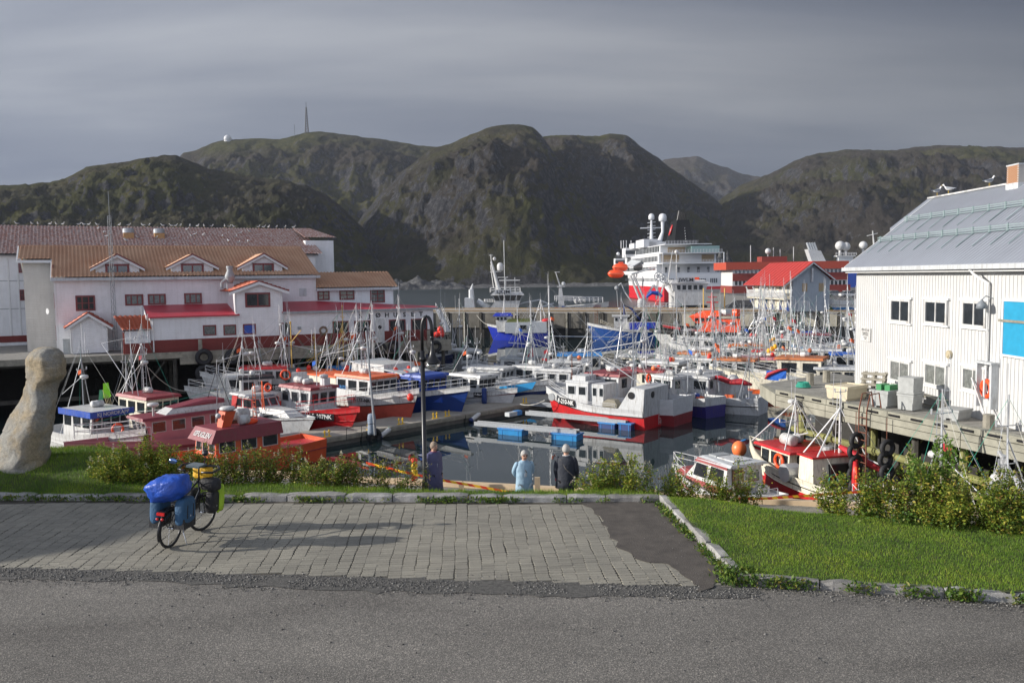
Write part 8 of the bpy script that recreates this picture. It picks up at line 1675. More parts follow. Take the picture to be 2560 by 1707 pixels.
mb=MB(); mb.box(u(1694),u(1760),-3.02,-2.9,v(771),v(762)); mb.build('black_louvres',blackp,t); mb=MB(); mb.tube((u(1672),0,v(700)),(u(1682),0,v(628)),.14,5,r2=.06); mb.tube((u(1674),0,v(660)),(u(1690),0,v(658)),.08,4); mb.build('signal_mast',white2,t); mb=MB(); mb.ball((u(1692),0,v(631)),.4,8,6); mb.tube((u(1692),0,v(700)),(u(1692),0,v(631)),.07,4); mb.build('satellite_dome',white2,t,True)
# --- two blue boats alongside the quay
c=Vector((lx(1301,139.2),139.2)); t,L=boat('fishing_boat','royal blue boat with long white deckhouse against the far quay',c-Vector((4.45,0)),c+Vector((4.45,0))); t.rotation_euler[2]=math.pi
zs,hb=hull(t,L,3.6,1.75,royal,royal,white2,greyp,split=.86,rake=1.0,strake=white2,bowrise=.55)
u=lambda px:-(px-1301)/15.3; v=lambda py:4.67-WZ-(py-691)/15.3
mb=MB(); mb.box(u(1366),u(1263),.2,1.72,1.2,v(803)); mb.box(u(1366),u(1263),-1.72,.2,1.2,v(803)); mb.build('deckhouse',mat('panel_white',(.58,.60,.60),.5,var=.1),t); window(t,(u(1308),1.74,v(817)),math.pi,1.2,.95,greyp,glass,fw=.06)
mb=MB(); mb.hexa([(u(1265),-1.4,1.4),(u(1244),-1.2,1.4),(u(1244),1.2,1.4),(u(1265),1.4,1.4),(u(1265),-1.4,v(799)),(u(1240),-1.2,v(799)),(u(1240),1.2,v(799)),(u(1265),1.4,v(799))]); mb.build('wheelhouse_base',white2,t); mb=MB(); mb.hexa([(u(1280),-1.4,v(803)),(u(1246),-1.3,v(799)),(u(1246),1.3,v(799)),(u(1280),1.4,v(803)),(u(1280),-1.4,v(788)),(u(1238),-1.3,v(788)),(u(1238),1.3,v(788)),(u(1280),1.4,v(788))]); mb.build('wheelhouse',white2,t)
for k in range(4): window(t,(u(1246)-k*.6,1.36,v(794)),math.pi,.42,.5,greyp,glass,fw=.03,dp=.02)
mb=MB(); mb.hexa([(u(1283),-1.6,v(788)),(u(1233),-1.4,v(788)),(u(1233),1.4,v(788)),(u(1283),1.6,v(788)),(u(1278),-1.4,v(781)),(u(1240),-1.2,v(781)),(u(1240),1.2,v(781)),(u(1278),1.4,v(781))]); mb.build('roof',royal,t); text('TF-16-NK',t,(u(1262),1.62,v(785)),(math.pi/2,0,math.pi),.32,lettw)
mb=MB(); mb.box(u(1325),u(1268),1.4,1.45,v(803),v(794)); mb.build('deck_netting',mat('olive_net',(.16,.18,.05),.9),t); mb=MB(); mb.ball((u(1368),.6,v(800)),.5,8,6,sc_=(1.8,1,.7)); mb.build('red_workboat',red,t,True)
mast(t,u(1262),0,v(781),v(735),steelw,.07,((u(1258),.7,v(781),.8),(u(1258),-.7,v(781),.8)),((.5,.5),),3,False); mast(t,u(1353),0,v(803),v(748),steelw,.10,((u(1335),0,v(805),1.0),(u(1364),.5,v(803),1.0)),((.5,.3),),1,.5,[(u(1364),.2,v(790),.8)],True)
c=Vector((lx(1552,141),136.5)); t,L=boat('fishing_boat','blue wooden boat with white wheelhouse and dark crane moored left of the rescue vessel',c-Vector((4.9,-.6)),c+Vector((4.9,-.6)))
zs,hb=hull(t,L,3.6,1.7,mat('worn_blue',(.012,.06,.24),.4,var=.25),MATS['worn_blue'],white2,greyp,split=.82,rake=1.0,strake=white2,bowrise=.65)
u=lambda px:-(px-1552)/15.6; v=lambda py:4.67-WZ-(py-688)/15.6
mb=MB(); mb.box(u(1640),u(1560),1.2,1.66,1.3,v(803)); mb.build('side_shelter',white2,t); mb=MB(); mb.box(u(1628),u(1565),1.67,1.72,v(822),v(804)); mb.build('blue_tarpaulin',royal,t); mb=MB(); mb.box(u(1560),u(1527),-1.2,1.2,1.3,v(790)); mb.build('wheelhouse',white2,t); mb=MB(); mb.box(u(1566),u(1522),-1.4,1.4,v(790),v(786)); mb.build('roof',white2,t)
for k in range(2): window(t,(u(1533)-k*.75,1.22,v(797)),math.pi,.42,.5,greyp,glass,fw=.03,dp=.02)
mb=MB(); mb.path([(u(1553),0,v(788)),(u(1552),0,v(762)),(u(1572),0,v(772)),(u(1592),0,v(800))],.22,6); mb.build('blue_crane',navy,t); rail(t,[(u(1493),0,2.6),(u(1510),1.2,2.2),(u(1525),1.5,2.0)],.6,cream,lev=3); mast(t,u(1545),0,v(786),v(740),galv,.06,((u(1560),.5,v(786),.9),),((.7,.3),),2,.3); text('TF-20-F',t,(u(1536),1.70,v(817)),(math.pi/2,0,math.pi),.3,lettb)
# --- rescue vessel
cS=Vector((29.6,125.6)); hS=Vector((-.955,.25)); t,L=boat('rescue_vessel','orange-housed rescue vessel with white hull and black fender belt by the far quay',cS+hS*7.6,cS-hS*7.6,'rescue vessel')
zs,hb=hull(t,L,4.8,1.9,blackp,white2,black,greyp,split=.66,rake=1.8,bowrise=.22,n=18,deckdrop=.45)
u=lambda px:-(px-1785)/17.0; v=lambda py:4.67-WZ-(py-685)/17.0
mb=MB(); mb.hexa([(-4.0,-1.7,1.3),(2.6,-1.7,1.3),(2.6,1.7,1.3),(-4.0,1.7,1.3),(-4.0,-1.6,v(797)),(.6,-1.6,v(797)),(.6,1.6,v(797)),(-4.0,1.6,v(797))]); mb.build('deckhouse',orange_f,t)
mb=MB(); mb.hexa([(-.6,-1.6,v(806)),(2.3,-1.5,v(806)),(2.3,1.5,v(806)),(-.6,1.6,v(806)),(-.6,-1.6,v(787)),(3.2,-1.5,v(790)),(3.2,1.5,v(790)),(-.6,1.6,v(787))]); mb.build('wheelhouse',orange_f,t); mb=MB(); mb.hexa([(-1.2,-1.7,v(789)),(3.4,-1.5,v(790)),(3.4,1.5,v(790)),(-1.2,1.7,v(789)),(-1.0,-1.0,v(776)),(1.4,-.8,v(776)),(1.4,.8,v(776)),(-1.0,1.0,v(776))]); mb.build('roof',orange_f,t)
for k in range(4): window(t,(2.2-k*.8,1.6,v(797)),math.pi,.62,.6,orange_f,glass,fw=.05,dp=.03)
for k in range(3): window(t,(2.85,-.9+k*.9,v(797)),math.pi/2,.7,.65,orange_f,glass,tilt=.5,fw=.05,dp=.03)
for k in range(2): window(t,(-1.6-k*1.2,1.69,v(806)),math.pi,.7,.5,orange_f,glass,fw=.05,dp=.03)
mb=MB(); mb.tube((0,0,v(777)),(.1,0,v(730)),.35,7,r2=.12); mb.tube((-.8,0,v(755)),(.9,0,v(755)),.09,5); mb.tube((-.6,0,v(742)),(.7,0,v(742)),.07,5); mb.build('mast',red,t); mb=MB(); mb.box(.3,2.1,-.1,.1,v(772),v(770)); mb.build('radar_scanner',white2,t)
for x in (1.35,-1.7): mb=MB(); mb.tube((x,-.8,v(790)),(x,-.8,v(720)),.09,5); mb.build('yellow_pole',MATS['ochre_mast'],t)
raft(t,-1.9,.6,v(789),.5,1.6,ax='X'); raft(t,-3.4,.6,v(789),.5,1.2,ax='X',m=orange_f); rail(t,[(2.6,2.2,1.95),(5.0,1.7,2.1),(7.6,.2,2.5)],.8,greyp); junk(t,4.6,0,1.6,401,7,1.0); mb=MB(); mb.ball((3.4,.3,2.0),.6,10,6,sc_=(2.0,.9,.55)); mb.build('grey_dinghy',greyp,t,True); mb=MB(); mb.path([(4.6,.6,2.3),(6.2,.3,2.5),(7.2,.2,2.7)],.2,6); mb.build('red_hose',red,t)
for k in range(5): mb=MB(); mb.torus((-6+k*2.9,hb((-6+k*2.9+L/2)/L)+.14,1.45),.36,.13,'Y',14,6); mb.build('tyre_fender',black,t,True)
# --- boathouse on the quay
bn=Vector((44.9,128.0)); ax=Vector((-.10,.995)).normalized(); brz=math.atan2(ax.y,ax.x)-math.pi/2
bh=thing('boathouse','grey plank boathouse with red metal roof and balcony on slanted white posts','building',(bn.x,bn.y,Q),brz)
pk=cladding('grey_planks',(.34,.38,.42),True,.22); zr_=7.35; ze_=4.45; w2=2.9; LB=15
mb=MB(); mb.box(-w2,w2,0,LB,0,ze_+.4); mb.ext([(-w2,0,ze_+.4),(w2,0,ze_+.4),(0,0,zr_-.15)],(0,LB,0)); mb.build('wall',pk,bh)
mb=MB(); mb.box(-w2-.03,-w2+.0,.3,LB,.2,ze_); mb.build('cream_side_wall',cream,bh)
rr_=mat('bright_red_metal_roof',(.42,.04,.03),.45,var=.15)
for s,wo in ((-1,4.6),(1,3.6)):
    e=zr_-(zr_-ze_)*wo/3.7; 
    mb=MB(); mb.ext([(0,-.8,zr_),(s*wo,-.8,e+.1),(s*wo,LB+.5,e+.1),(0,LB+.5,zr_)],(0,0,.1)); mb.build('roof',rr_,bh)
    mb=MB(); mb.ext([(0,-.82,zr_-.02),(s*wo,-.82,e+.08),(s*wo,-.82,e-.12),(0,-.82,zr_-.25)],(0,.1,0)); mb.build('bargeboard',white,bh)
    for k in range(12): mb=MB(); y=-.6+k*1.35; mb.ext([(0,y,zr_+.11),(s*wo,y,e+.21),(s*wo,y+.06,e+.21),(0,y+.06,zr_+.11)],(0,0,.05)); mb.build('roof_rib',rr_,bh)
for k in range(6): y=.1+k*2.9; mb=MB(); mb.tube((-4.4,y,3.6),(-2.95,y,.0),.11,6); mb.build('slanted_post',white,bh)
mb=MB(); mb.box(-4.1,-w2,0,LB,1.75,1.9); mb.build('balcony_floor',cream,bh)
for z in (2.0,2.2,2.4,2.6,2.8,3.0): mb=MB(); mb.box(-4.2-(z-1.9)*.0,-4.12,0,LB,z,z+.12); mb.build('balcony_slat',white,bh)
for k in range(5): mb=MB(); mb.box(-w2-.06,-w2-.03,1.0+k*2.8,1.9+k*2.8,2.2,3.7); mb.build('balcony_door',greyp,bh); mb=MB(); mb.box(-w2-.06,-w2-.03,.8+k*2.8,1.8+k*2.8,0,1.7); mb.build('dark_opening',navy,bh)
for x in (-1.0,1.6): mb=MB(); mb.box(x-.4,x+.4,-.05,0,2.95,4.2); mb.build('boarded_window',ply,bh)
mb=MB(); mb.box(-1.9,-.3,-.06,0,0,1.6); mb.build('grey_door',ltgrey,bh); mb=MB(); mb.box(-.12,.12,-.5,-.2,4.4,6.4); mb.build('hoist_post',white,bh)
for px,w_,h_,m_,la,cat in ((2016,.55,.9,woodg,'small wooden crate on the quay in front of the boathouse','crate'),(2032,1.0,.7,ply,'plywood box on the quay in front of the boathouse','box')):
    p=qpt(px,1.2); mb=MB(); mb.box(-w_,w_,-.4,.4,0,h_); mb.box(-w_-.05,w_+.05,-.45,.45,h_,h_+.06); o=mb.build(cat,m_,loc=tuple(p)); tag(o,la,cat)
p=qpt(2058,1.5); P=[(rs.gauss(0,.9),rs.gauss(0,.4),abs(rs.gauss(0,.45))) for _ in range(500)]; 
mb=MB(); mb.ball((0,0,0),1.0,14,8,sc_=(1.6,.8,1.1)); o=mb.build('net_heap',mat('green_net',(.05,.10,.05),.95,var=.5,bump=.15,bscale=5),loc=tuple(p),smooth=True); tag(o,'heap of green fishing net beside the boathouse wall','net heap')
# --- red harbour building
def bx_(px,py,Y): p=D(px,py,Y); return p.x,p.z
rbY=255.0; rb=thing('red_office_building','long dark red harbour building with white window bands behind the boathouse','building',(0,rbY,0))
rd=mat('brick_red_panel',(.22,.035,.025),.7,var=.15); wt_=mat('white_panels',(.55,.55,.54),.6,var=.1)
def rbox(x0,y0,x1,y1,dep,m,name,f=0.0): a=bx_(x0,y0,rbY); b_=bx_(x1,y1,rbY); mb=MB(); mb.box(a[0],b_[0],f,dep,b_[1],a[1]); return mb.build(name,m,rb)
rbox(1832,670,2118,760,14,wt_,'wall',.3); rbox(1814,656,2120,671,15,mat('orange_red_fascia',(.40,.06,.03),.6),'fascia',-.6); rbox(1832,684,2120,699,14,rd,'spandrel',.0); rbox(1830,715,2125,770,14,rd,'ground_floor',0); rbox(1912,641,1976,656,8,rd,'roof_plant_room',3)
for x in range(1838,2116,10): rbox(x,672,x+5,683,.3,glass,'window',.22); rbox(x,701,x+6,713,.3,glass if x%20 else blue,'window',.22)
for x0,y0,y1 in ((1930,641,620),(1944,655,618),(1961,655,622),(1886,656,612),(1995,656,616)): a=bx_(x0,y0,rbY); b_=bx_(x0,y1,rbY); mb=MB(); mb.tube((a[0],4,a[1]),(b_[0],4,b_[1]),.12,5); mb.build('roof_antenna',white,rb)
a=bx_(1930,627,rbY); mb=MB(); mb.ball((a[0],4,a[1]),.9,8,6); mb.build('roof_dome',white,rb,True)
# --- white ship at the far right
wsY=330.0; wsp=thing('white_funnel_ship','white ship with slanted funnel and big radar domes behind the red building','ship',(0,wsY,WZ))
def w3(px,py): p=D(px,py,wsY); return p.x,p.z-WZ
def wbox(x0,y0,x1,y1,dep,m,name,f=0): a=w3(x0,y0); b_=w3(x1,y1); mb=MB(); mb.box(a[0],b_[0],f,dep,b_[1],a[1]); return mb.build(name,m,wsp)
wbox(2020,668,2260,760,16,blue,'hull',2); wbox(2040,655,2250,668,14,white2,'upper_deck',3)
a,b_,c,d=w3(2042,655),w3(2078,655),w3(2064,626),w3(2031,622); mb=MB(); mb.ext([(a[0],5,a[1]),(b_[0],5,b_[1]),(c[0],5,c[1]),(d[0],5,d[1])],(0,4,0)); mb.build('funnel',white2,wsp)
for k in range(4): a=w3(2040+k*6,624); b_=w3(2033+k*6,605); mb=MB(); mb.tube((a[0],7,a[1]),(b_[0],7,b_[1]),.45,6); mb.build('exhaust_pipe',ltgrey,wsp)
for px,py,r in ((2115,613,1.85),(2130,615,1.7),(2174,612,1.6)): a=w3(px,py); mb=MB(); mb.ball((a[0],6,a[1]),r,14,10); mb.tube((a[0],6,a[1]-r*.8),(a[0],6,w3(px,640)[1]),.5,6); mb.build('radar_dome',white2,wsp,True)
wbox(2103,638,2150,641,8,white2,'bridge_deck',4); wbox(2108,641,2145,655,7,ltgrey,'bridge',4.5); a=w3(2100,637); b_=w3(2152,637); rail(wsp,[(a[0],4,a[1]),(b_[0],4,b_[1])],.9,steelw,.08)
a=w3(2205,600); b_=w3(2198,575); mb=MB(); mb.tube((a[0],6,w3(2205,640)[1]),(b_[0],6,b_[1]),.5,6,r2=.2); mb.tube((b_[0]-2.2,6,b_[1]-2),(b_[0]+2,6,b_[1]-1),.18,4); mb.build('radar_mast',white2,wsp)
# cars and beached boat
def car(px,py,Y,m,label,rz=0):
    p=D(px,py,Y); t=thing('parked_car',label,'car',(p.x,p.y,Q),rz,'cars parked on the far quay')
    mb=MB(); mb.hexa([(-2.1,-.85,.3),(2.1,-.85,.3),(2.1,.85,.3),(-2.1,.85,.3),(-2.1,-.85,.85),(2.05,-.85,.8),(2.05,.85,.8),(-2.1,.85,.85)]); mb.build('body',m,t); mb=MB(); mb.hexa([(-1.6,-.8,.85),(1.1,-.8,.82),(1.1,.8,.82),(-1.6,.8,.85),(-1.2,-.68,1.42),(.4,-.68,1.42),(.4,.68,1.42),(-1.2,.68,1.42)]); mb.build('windows',glass,t); mb=MB(); mb.box(-1.2,.4,-.69,.69,1.42,1.47); mb.build('roof',m,t)
    for x in (-1.3,1.3):
        for s in (-.86,.86): mb=MB(); mb.torus((x,s,.32),.22,.1,'Y',12,6); mb.build('wheel',black,t)
car(2122,740,200,white,'white car parked on the quay at the wharf house corner'); car(2088,741,205,greyp,'dark grey car parked on the quay left of the white car'); car(1905,752,165,navy,'dark car parked left of the boathouse posts')
c=Vector((lx(2118,128),130)); t,L=boat('small_open_boat','small white and blue boat lying on the quay by the white wharf house',c-Vector((3,0)),c+Vector((3,0)),'boat'); t.location.z=Q+.45; hull(t,6,2.0,1.0,ltblue,white,white,woodg,split=.35,rake=.7,strake=woodg)
# ================================================================ CRUISE SHIP
cs=thing('coastal_cruise_ship','large white and red coastal cruise ship with black funnel behind the quay','ship',(58.0,330.0,WZ),R(2.4))
CW=25.0; CL=104; white_s=mat('ship_white',(.62,.63,.64),.45,var=.06,scale=.3); red_s=mat('ship_red',(.50,.015,.025),.4,var=.1,scale=.3); gl_s=mat('ship_glass',(.06,.07,.08),.1,var=.5,scale=.4)
def cbox(x0,x1,y0,y1,z0,z1,m,name): mb=MB(); mb.box(x0,x1,y0,y1,z0,z1); return mb.build(name,m,cs)
Z=lambda py:4.67-WZ-(py-686)/6.46
mb=MB(); rows=[]
for y,xl,xr in ((0,1,CW-1),(3,0,CW),(70,0,CW),(88,2.5,CW-2.5),(100,8,CW-8),(106,12.2,CW-12.2)):
    fl=1.0 if y>70 else 0; rows.append([(xl+fl*1.5,y,-2),(xl+fl*.7,y,5.6),(xl,y,11.0),(xr,y,11.0),(xr-fl*.7,y,5.6),(xr-fl*1.5,y,-2)])
i0=len(mb.v)
n=6
for r in rows: mb.v+=r
for a in range(len(rows)-1):
    for b_ in range(6): c=(b_+1)%6; mb.f.append((a*6+b_,a*6+c,(a+1)*6+c,(a+1)*6+b_)); mb.m.append({0:0,1:1,2:1,3:1,4:0,5:0}[b_])
mb.f.append((0,1,4,5)); mb.m.append(0); mb.f.append((1,2,3,4)); mb.m.append(1); mb.build('hull',[red_s,white_s],cs)
cbox(-.02,CW+.02,.0,80,Z(682)-.4,Z(682),white_s,'deck_slab')
def deck(y0,y1,x0,x1,z0,z1,ov=1.2): cbox(x0,x1,y0,y1,z0,z1-.3,white_s,'superstructure'); cbox(x0-.3,x1+.3,y0-ov,y1,z1-.3,z1,white_s,'deck_slab')
z1=Z(682); z2=Z(657); z3=Z(631); z4=Z(608)
deck(12,92,.6,CW-.6,z1,z2,12.5); deck(9,86,1.0,CW-1.2,z2,z3,8.5); deck(16,74,3,CW-4,z3,z4,10)
cbox(3.5,CW-9,40,60,z4,z4+2.2,white_s,'top_house')
for y,z,x0,x1 in ((.3,z1,0,CW),(-.2,z2,.6,CW-.6),(.8,z3,1,CW-1.2),(6.2,z4,3,CW-9)):
    mb=MB(); 
    for h in (.4,.8,1.2): mb.box(x0,x1,y-.06,y,z+h-.04,z+h+.04)
    x=x0
    while x<x1: mb.box(x-.06,x+.06,y-.07,y+.01,z,z+1.2); x+=1.2
    mb.build('railing',steelw,cs)
for z,y in ((z1,.4),(z2,.2)):
    for x in (.6,CW-.6): cbox(x-.15,x+.15,y,y+.3,z,z+4.0,white_s,'deck_post')
# stern windows
for x0 in (2.0,6.0,10,14.5,19): 
    for k in range(4): cbox(x0+k*.75,x0+k*.75+.45,-.06,.0,Z(707),Z(696),gl_s,'window')
cbox(2,9,8.9,9.0,z2+.6,z3-.7,ply,'wooden_bar_wall'); cbox(CW-7,CW-2,8.9,9.0,z2+.6,z3-.7,ply,'wooden_bar_wall'); cbox(6,13,15.9,16,z3+.3,z4-1,ply,'wooden_seating')
for x in (4,9,13,17,21): cbox(x,x+1,11.9,12,z1+.2,z1+2.4,gl_s,'door')
# port side windows (left side, in the sun)
for k in range(26): y=14+k*2.9; cbox(.52,.6,y,y+1.9,z1+1.2,z1+2.7,gl_s,'window')
for k in range(24): y=12+k*2.9; cbox(.92,1.0,y,y+1.9,z2+.9,z2+3.0,gl_s,'window')
for k in range(16): y=18+k*3.2; cbox(2.92,3.0,y,y+2.4,z3+.8,z3+3.2,gl_s,'window')
for k in range(28): y=8+k*2.6; cbox(-.08,.0,y,y+1.1,7.6,9.0,gl_s,'window')
# bridge
cbox(-1.5,CW+1.5,70,80,z3-.2,z3+4.2,white_s,'bridge'); cbox(-6,-1.5,72,77,z3-4.4,z3-.6,white_s,'bridge_wing'); cbox(-6.1,-1.6,71.9,72,z3-2.9,z3-1.4,gl_s,'wing_window'); cbox(-1.6,5,69.9,70,z3+1.2,z3+3.0,gl_s,'bridge_window')
mb=MB()
for h in (.5,1.0,1.4): mb.box(-6,-1.5,71.9,72,z3-.6+h,z3-.52+h)
mb.build('wing_railing',steelw,cs); mb=MB(); mb.ball((-4.6,73,z3+1.6),.8,10,8); mb.build('wing_dome',white_s,cs,True)
# funnel
fz0=z4; fz1=32.6; fz2=36.4
mb=MB(); mb.hexa([(9.6,20,fz0-.5),(17.4,18,fz0-.5),(17.4,32,fz0-.5),(9.6,38,fz0-.5),(11.2,22,fz1),(16.0,21,fz1),(16.0,29,fz1),(11.2,33,fz1)]); mb.build('funnel',mat('ship_black',(.010,.011,.013),.75,var=.2,spec=.15),cs)
for k in range(5): mb=MB(); mb.tube((11.8+k*.85,23.5+k*.8,fz1-.3),(12.4+k*.85,23+k*.8,fz2-.2*k),.45,7); mb.build('exhaust_pipe',blackp,cs)
mb=MB(); mb.lathe([(1.0,-.1),(1.0,.1)],n=20,axis='X'); o=mb.build('funnel_badge',red,cs); o.location=(10.2,29.0,fz0+6.5); o.scale=(1,1.5,2.4); o.rotation_euler=(0,.32,0)
text('H',cs,(9.95,28.6,fz0+6.3),(math.pi/2,0,-math.pi/2),2.4,white)
mb=MB(); 
for k in range(7): mb.box(14.0,14.15,18.6+k*.4,18.8+k*.4,fz0+1+k*1.1,fz0+1.6+k*1.1)
mb.build('funnel_ladder',steelw,cs)
# masts and domes
def cm(px,py,y): s=330+y; return (px-CX)/F_PX*s-58.0+y*.042, 4.67-WZ-(py-688)*s/F_PX
x,zb_=cm(1630,604,50); _,zt=cm(1630,552,50)
mb=MB(); mb.tube((x,50,z4),(x,50,zt),1.0,8,r2=.4); mb.tube((x-5,50,cm(0,572,50)[1]),(x+5.5,50,cm(0,571,50)[1]),.25,5); 
for k in range(6): mb.tube((x-1.8,50,zb_+k*1.6),(x+1.8,50,zb_+k*1.6+.4),.14,4)
mb.build('radar_mast',white_s,cs); mb=MB(); mb.lathe([(.9,-1.2),(1.3,-.9),(1.35,.3),(1.0,1.2),(.3,1.6)],(x,50,cm(0,545,50)[1]),14); mb.build('satellite_dome',white_s,cs,True)
x,zz_=cm(1658,547,44); mb=MB(); mb.lathe([(1.1,-1.6),(1.7,-1.2),(1.75,.4),(1.3,1.5),(.3,1.9)],(x,44,zz_),16); mb.build('satellite_dome',white_s,cs,True); mb=MB(); mb.path([(x,44,zz_-1.5),(x,44,zz_-6),(x-1.6,44,zz_-11)],[.8,.6,1.2],8); mb.build('dome_mast',white_s,cs)
cbox(1.0,7,40,58,z4,z4+3.4,white_s,'forward_house'); cbox(.5,6,60,72,z3+3.6,z3+6.0,white_s,'monkey_island')
for px in (1554,1560,1567,1579): x,zt=cm(px,602,72); x,zb_=cm(px,622,72); mb=MB(); mb.tube((x,72,zb_),(x,72,zt),.14,4); mb.build('antenna',white_s,cs)
cbox(13,CW-1,5,14,z3,z3+2.6,mat('green_glass',(.15,.25,.24),.15),'glass_screen'); cbox(0,1.4,60,66,10,11.4,white_s,'tender_platform')
x=8; text('S',cs,(-.1,70,3.2),(math.pi/2,0,-math.pi/2),5.0,lettb)
# davits frame
mb=MB(); mb.ext([(-.2,40,z2+1.2),(-.2,62,z2+2.4),(-4.4,62,z2-.6),(-4.4,40,z2-1.2)],(0,0,.3)); mb.build('davit_canopy',ltgrey,cs)
def lifeboat(px,py,Y,label):
    p=D(px,py,Y); t=thing('lifeboat',label,'lifeboat',tuple(p),0,'orange lifeboats of the cruise ship'); mb=MB(); rows=[]
    for k in range(11):
        q=-1+.2*k; r=math.sqrt(max(0.02,1-abs(q)**2.6)); rows.append([(q*3.5,1.5*r*math.cos(a)*1.0,(1.15 if math.sin(a)<0 else 1.0)*1.9*r*math.sin(a)*.9) for a in [2*math.pi*j/14 for j in range(14)]])
    mb.grid(rows,0,close=True,caps=True); mb.build('hull',orange_f,t,True); mb=MB(); mb.box(-.7,1.2,-.8,.8,1.5,2.3); mb.build('conning_box',orange_f,t); mb=MB(); mb.box(-3.4,3.4,-1.58,1.58,-.08,.06); mb.build('gunwale',mat('pale_orange',(.85,.30,.12),.5),t)
lifeboat(1540,684,366,'lower left orange lifeboat hanging at the cruise ship side'); lifeboat(1551,668,380,'upper right orange lifeboat hanging at the cruise ship side')
# ================================================================ RIGHT TIMBER WHARF
E0=Vector((12.58,40.27)); E1=Vector((16.86,27.82)); eu=(E1-E0).normalized(); en=Vector((-eu.y,eu.x)); erz=math.atan2(eu.y,eu.x); EL=(E1-E0).length+9.0
rw=thing('right_wharf','pale weathered timber wharf on piles in front of the white wharf house','wharf',(E0.x,E0.y,0),erz)
# local: x along the edge towards the camera, y to the land side
def rwl(s,d,z=0): return (E0.x+eu.x*s+en.x*d,E0.y+eu.y*s+en.y*d,Q+z)
inv=lambda p:((Vector(p[:2])-E0).dot(eu),(Vector(p[:2])-E0).dot(en))
if inv((20,35))[1]<0: raise Exception('side')
k=0; x=-0.1
plk=mat('grey_deck_plank',(.25,.24,.21),.85,var=.3,scale=1.8,bump=.008,bscale=25); edg=mat('bleached_timber',(.28,.27,.215),.85,var=.3,scale=1.2,bump=.02,bscale=15)
pmh=None
while x<EL:
    if pmh is None: mb=MB(); mb.box(0,.205,.35,8.2,-.09,0); pmh=mb.build('deck_plank',plk,rw); pmh.location=(x,0,Q); 
    else: o=link('deck_plank',pmh.data,rw,(x,random.uniform(-.02,.02),Q+random.uniform(-.008,.004)))
    x+=.216
mb=MB(); mb.prism([(-3.5,1.5),(0,.4),(0,8.2),(-6,8.2)],Q-.12,Q-.01); mb.build('deck_corner',plk,rw)
for zz,h,m_ in ((Q-.02,.24,edg),(Q-.28,.25,edg),(Q-.58,.29,edg)):
    x=-.1;j=0
    while x<EL: l=3.6; mb=MB(); mb.box(x,min(x+l-.03,EL),-.02-.05*(zz<Q-.1),.33,zz,zz+h-.015); mb.build('edge_beam',m_,rw); x+=l
x=.3
while x<EL: mb=MB(); mb.box(x,x+.55,-.08,-.015,Q+.05,Q+.13); mb.build('drain_slot',blackp,rw); x+=1.15
mb=MB(); mb.ext([(-3.5,1.5,Q),(0,-.1,Q),(0,-.1,Q-.6),(-3.5,1.5,Q-.6)],(.1,.25,0)); mb.build('end_beam',edg,rw)
x=.2;k=0
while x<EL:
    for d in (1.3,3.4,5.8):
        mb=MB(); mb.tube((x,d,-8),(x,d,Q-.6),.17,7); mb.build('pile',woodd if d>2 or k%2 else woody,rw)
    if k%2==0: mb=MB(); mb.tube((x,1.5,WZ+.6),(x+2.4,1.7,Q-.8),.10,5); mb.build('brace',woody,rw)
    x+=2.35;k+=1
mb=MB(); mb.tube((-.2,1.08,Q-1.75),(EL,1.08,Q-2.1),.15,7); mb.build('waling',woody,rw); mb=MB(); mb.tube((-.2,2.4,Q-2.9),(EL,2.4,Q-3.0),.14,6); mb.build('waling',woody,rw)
mb=MB(); mb.box(-6,EL,7.0,7.4,-8,Q-.2); mb.build('back_wall',MATS['shade_dark_rubble'],rw)  # under-deck shade put into this wall's dark colour
mb=MB(); mb.box(EL-.1,EL+12,-.2,9,-8,Q-.05); mb.build('abutment',MATS['shade_dark_rubble'],rw)
# tyres chains, ladder
for k,(px,la) in enumerate(((2155,'string of black tyre fenders left of the rusty ladder'),(2233,'string of black tyre fenders right of the rusty ladder'))):
    d=ray(px,1040); s,_=W(px,1040,(E0.x,E0.y),(eu.x,eu.y)); t=thing('tyre_string',la,'tyre fenders',rwl(s,-.3,-.9),erz,'tyre strings on the right wharf')
    for j in range(6): mb=MB(); mb.torus((.05*(-1)**j,0,-.28-j*.48),.26,.11,'X',14,6); mb.build('tyre',black,t,True)
    mb=MB(); mb.tube((0,0,.9),(0,0,-.1),.02,4); mb.build('chain',rust,t)
s,_=W(2168,1040,(E0.x,E0.y),(eu.x,eu.y)); ld=thing('wharf_ladder','rusty steel ladder with curved grab rails on the timber wharf','ladder',rwl(s,-.22,0),erz); mb=MB()
for q in (-.22,.22): mb.path([(q,0,-4.2),(q,0,.1),(q,.15,.75),(q,.6,.8),(q,.75,.0)],.03,5)
mb.build('side_rail',rust,ld)
for k in range(13): mb=MB(); mb.tube((-.22,0,-.2-k*.31),(.22,0,-.2-k*.31),.022,5); mb.build('rung',rust,ld)
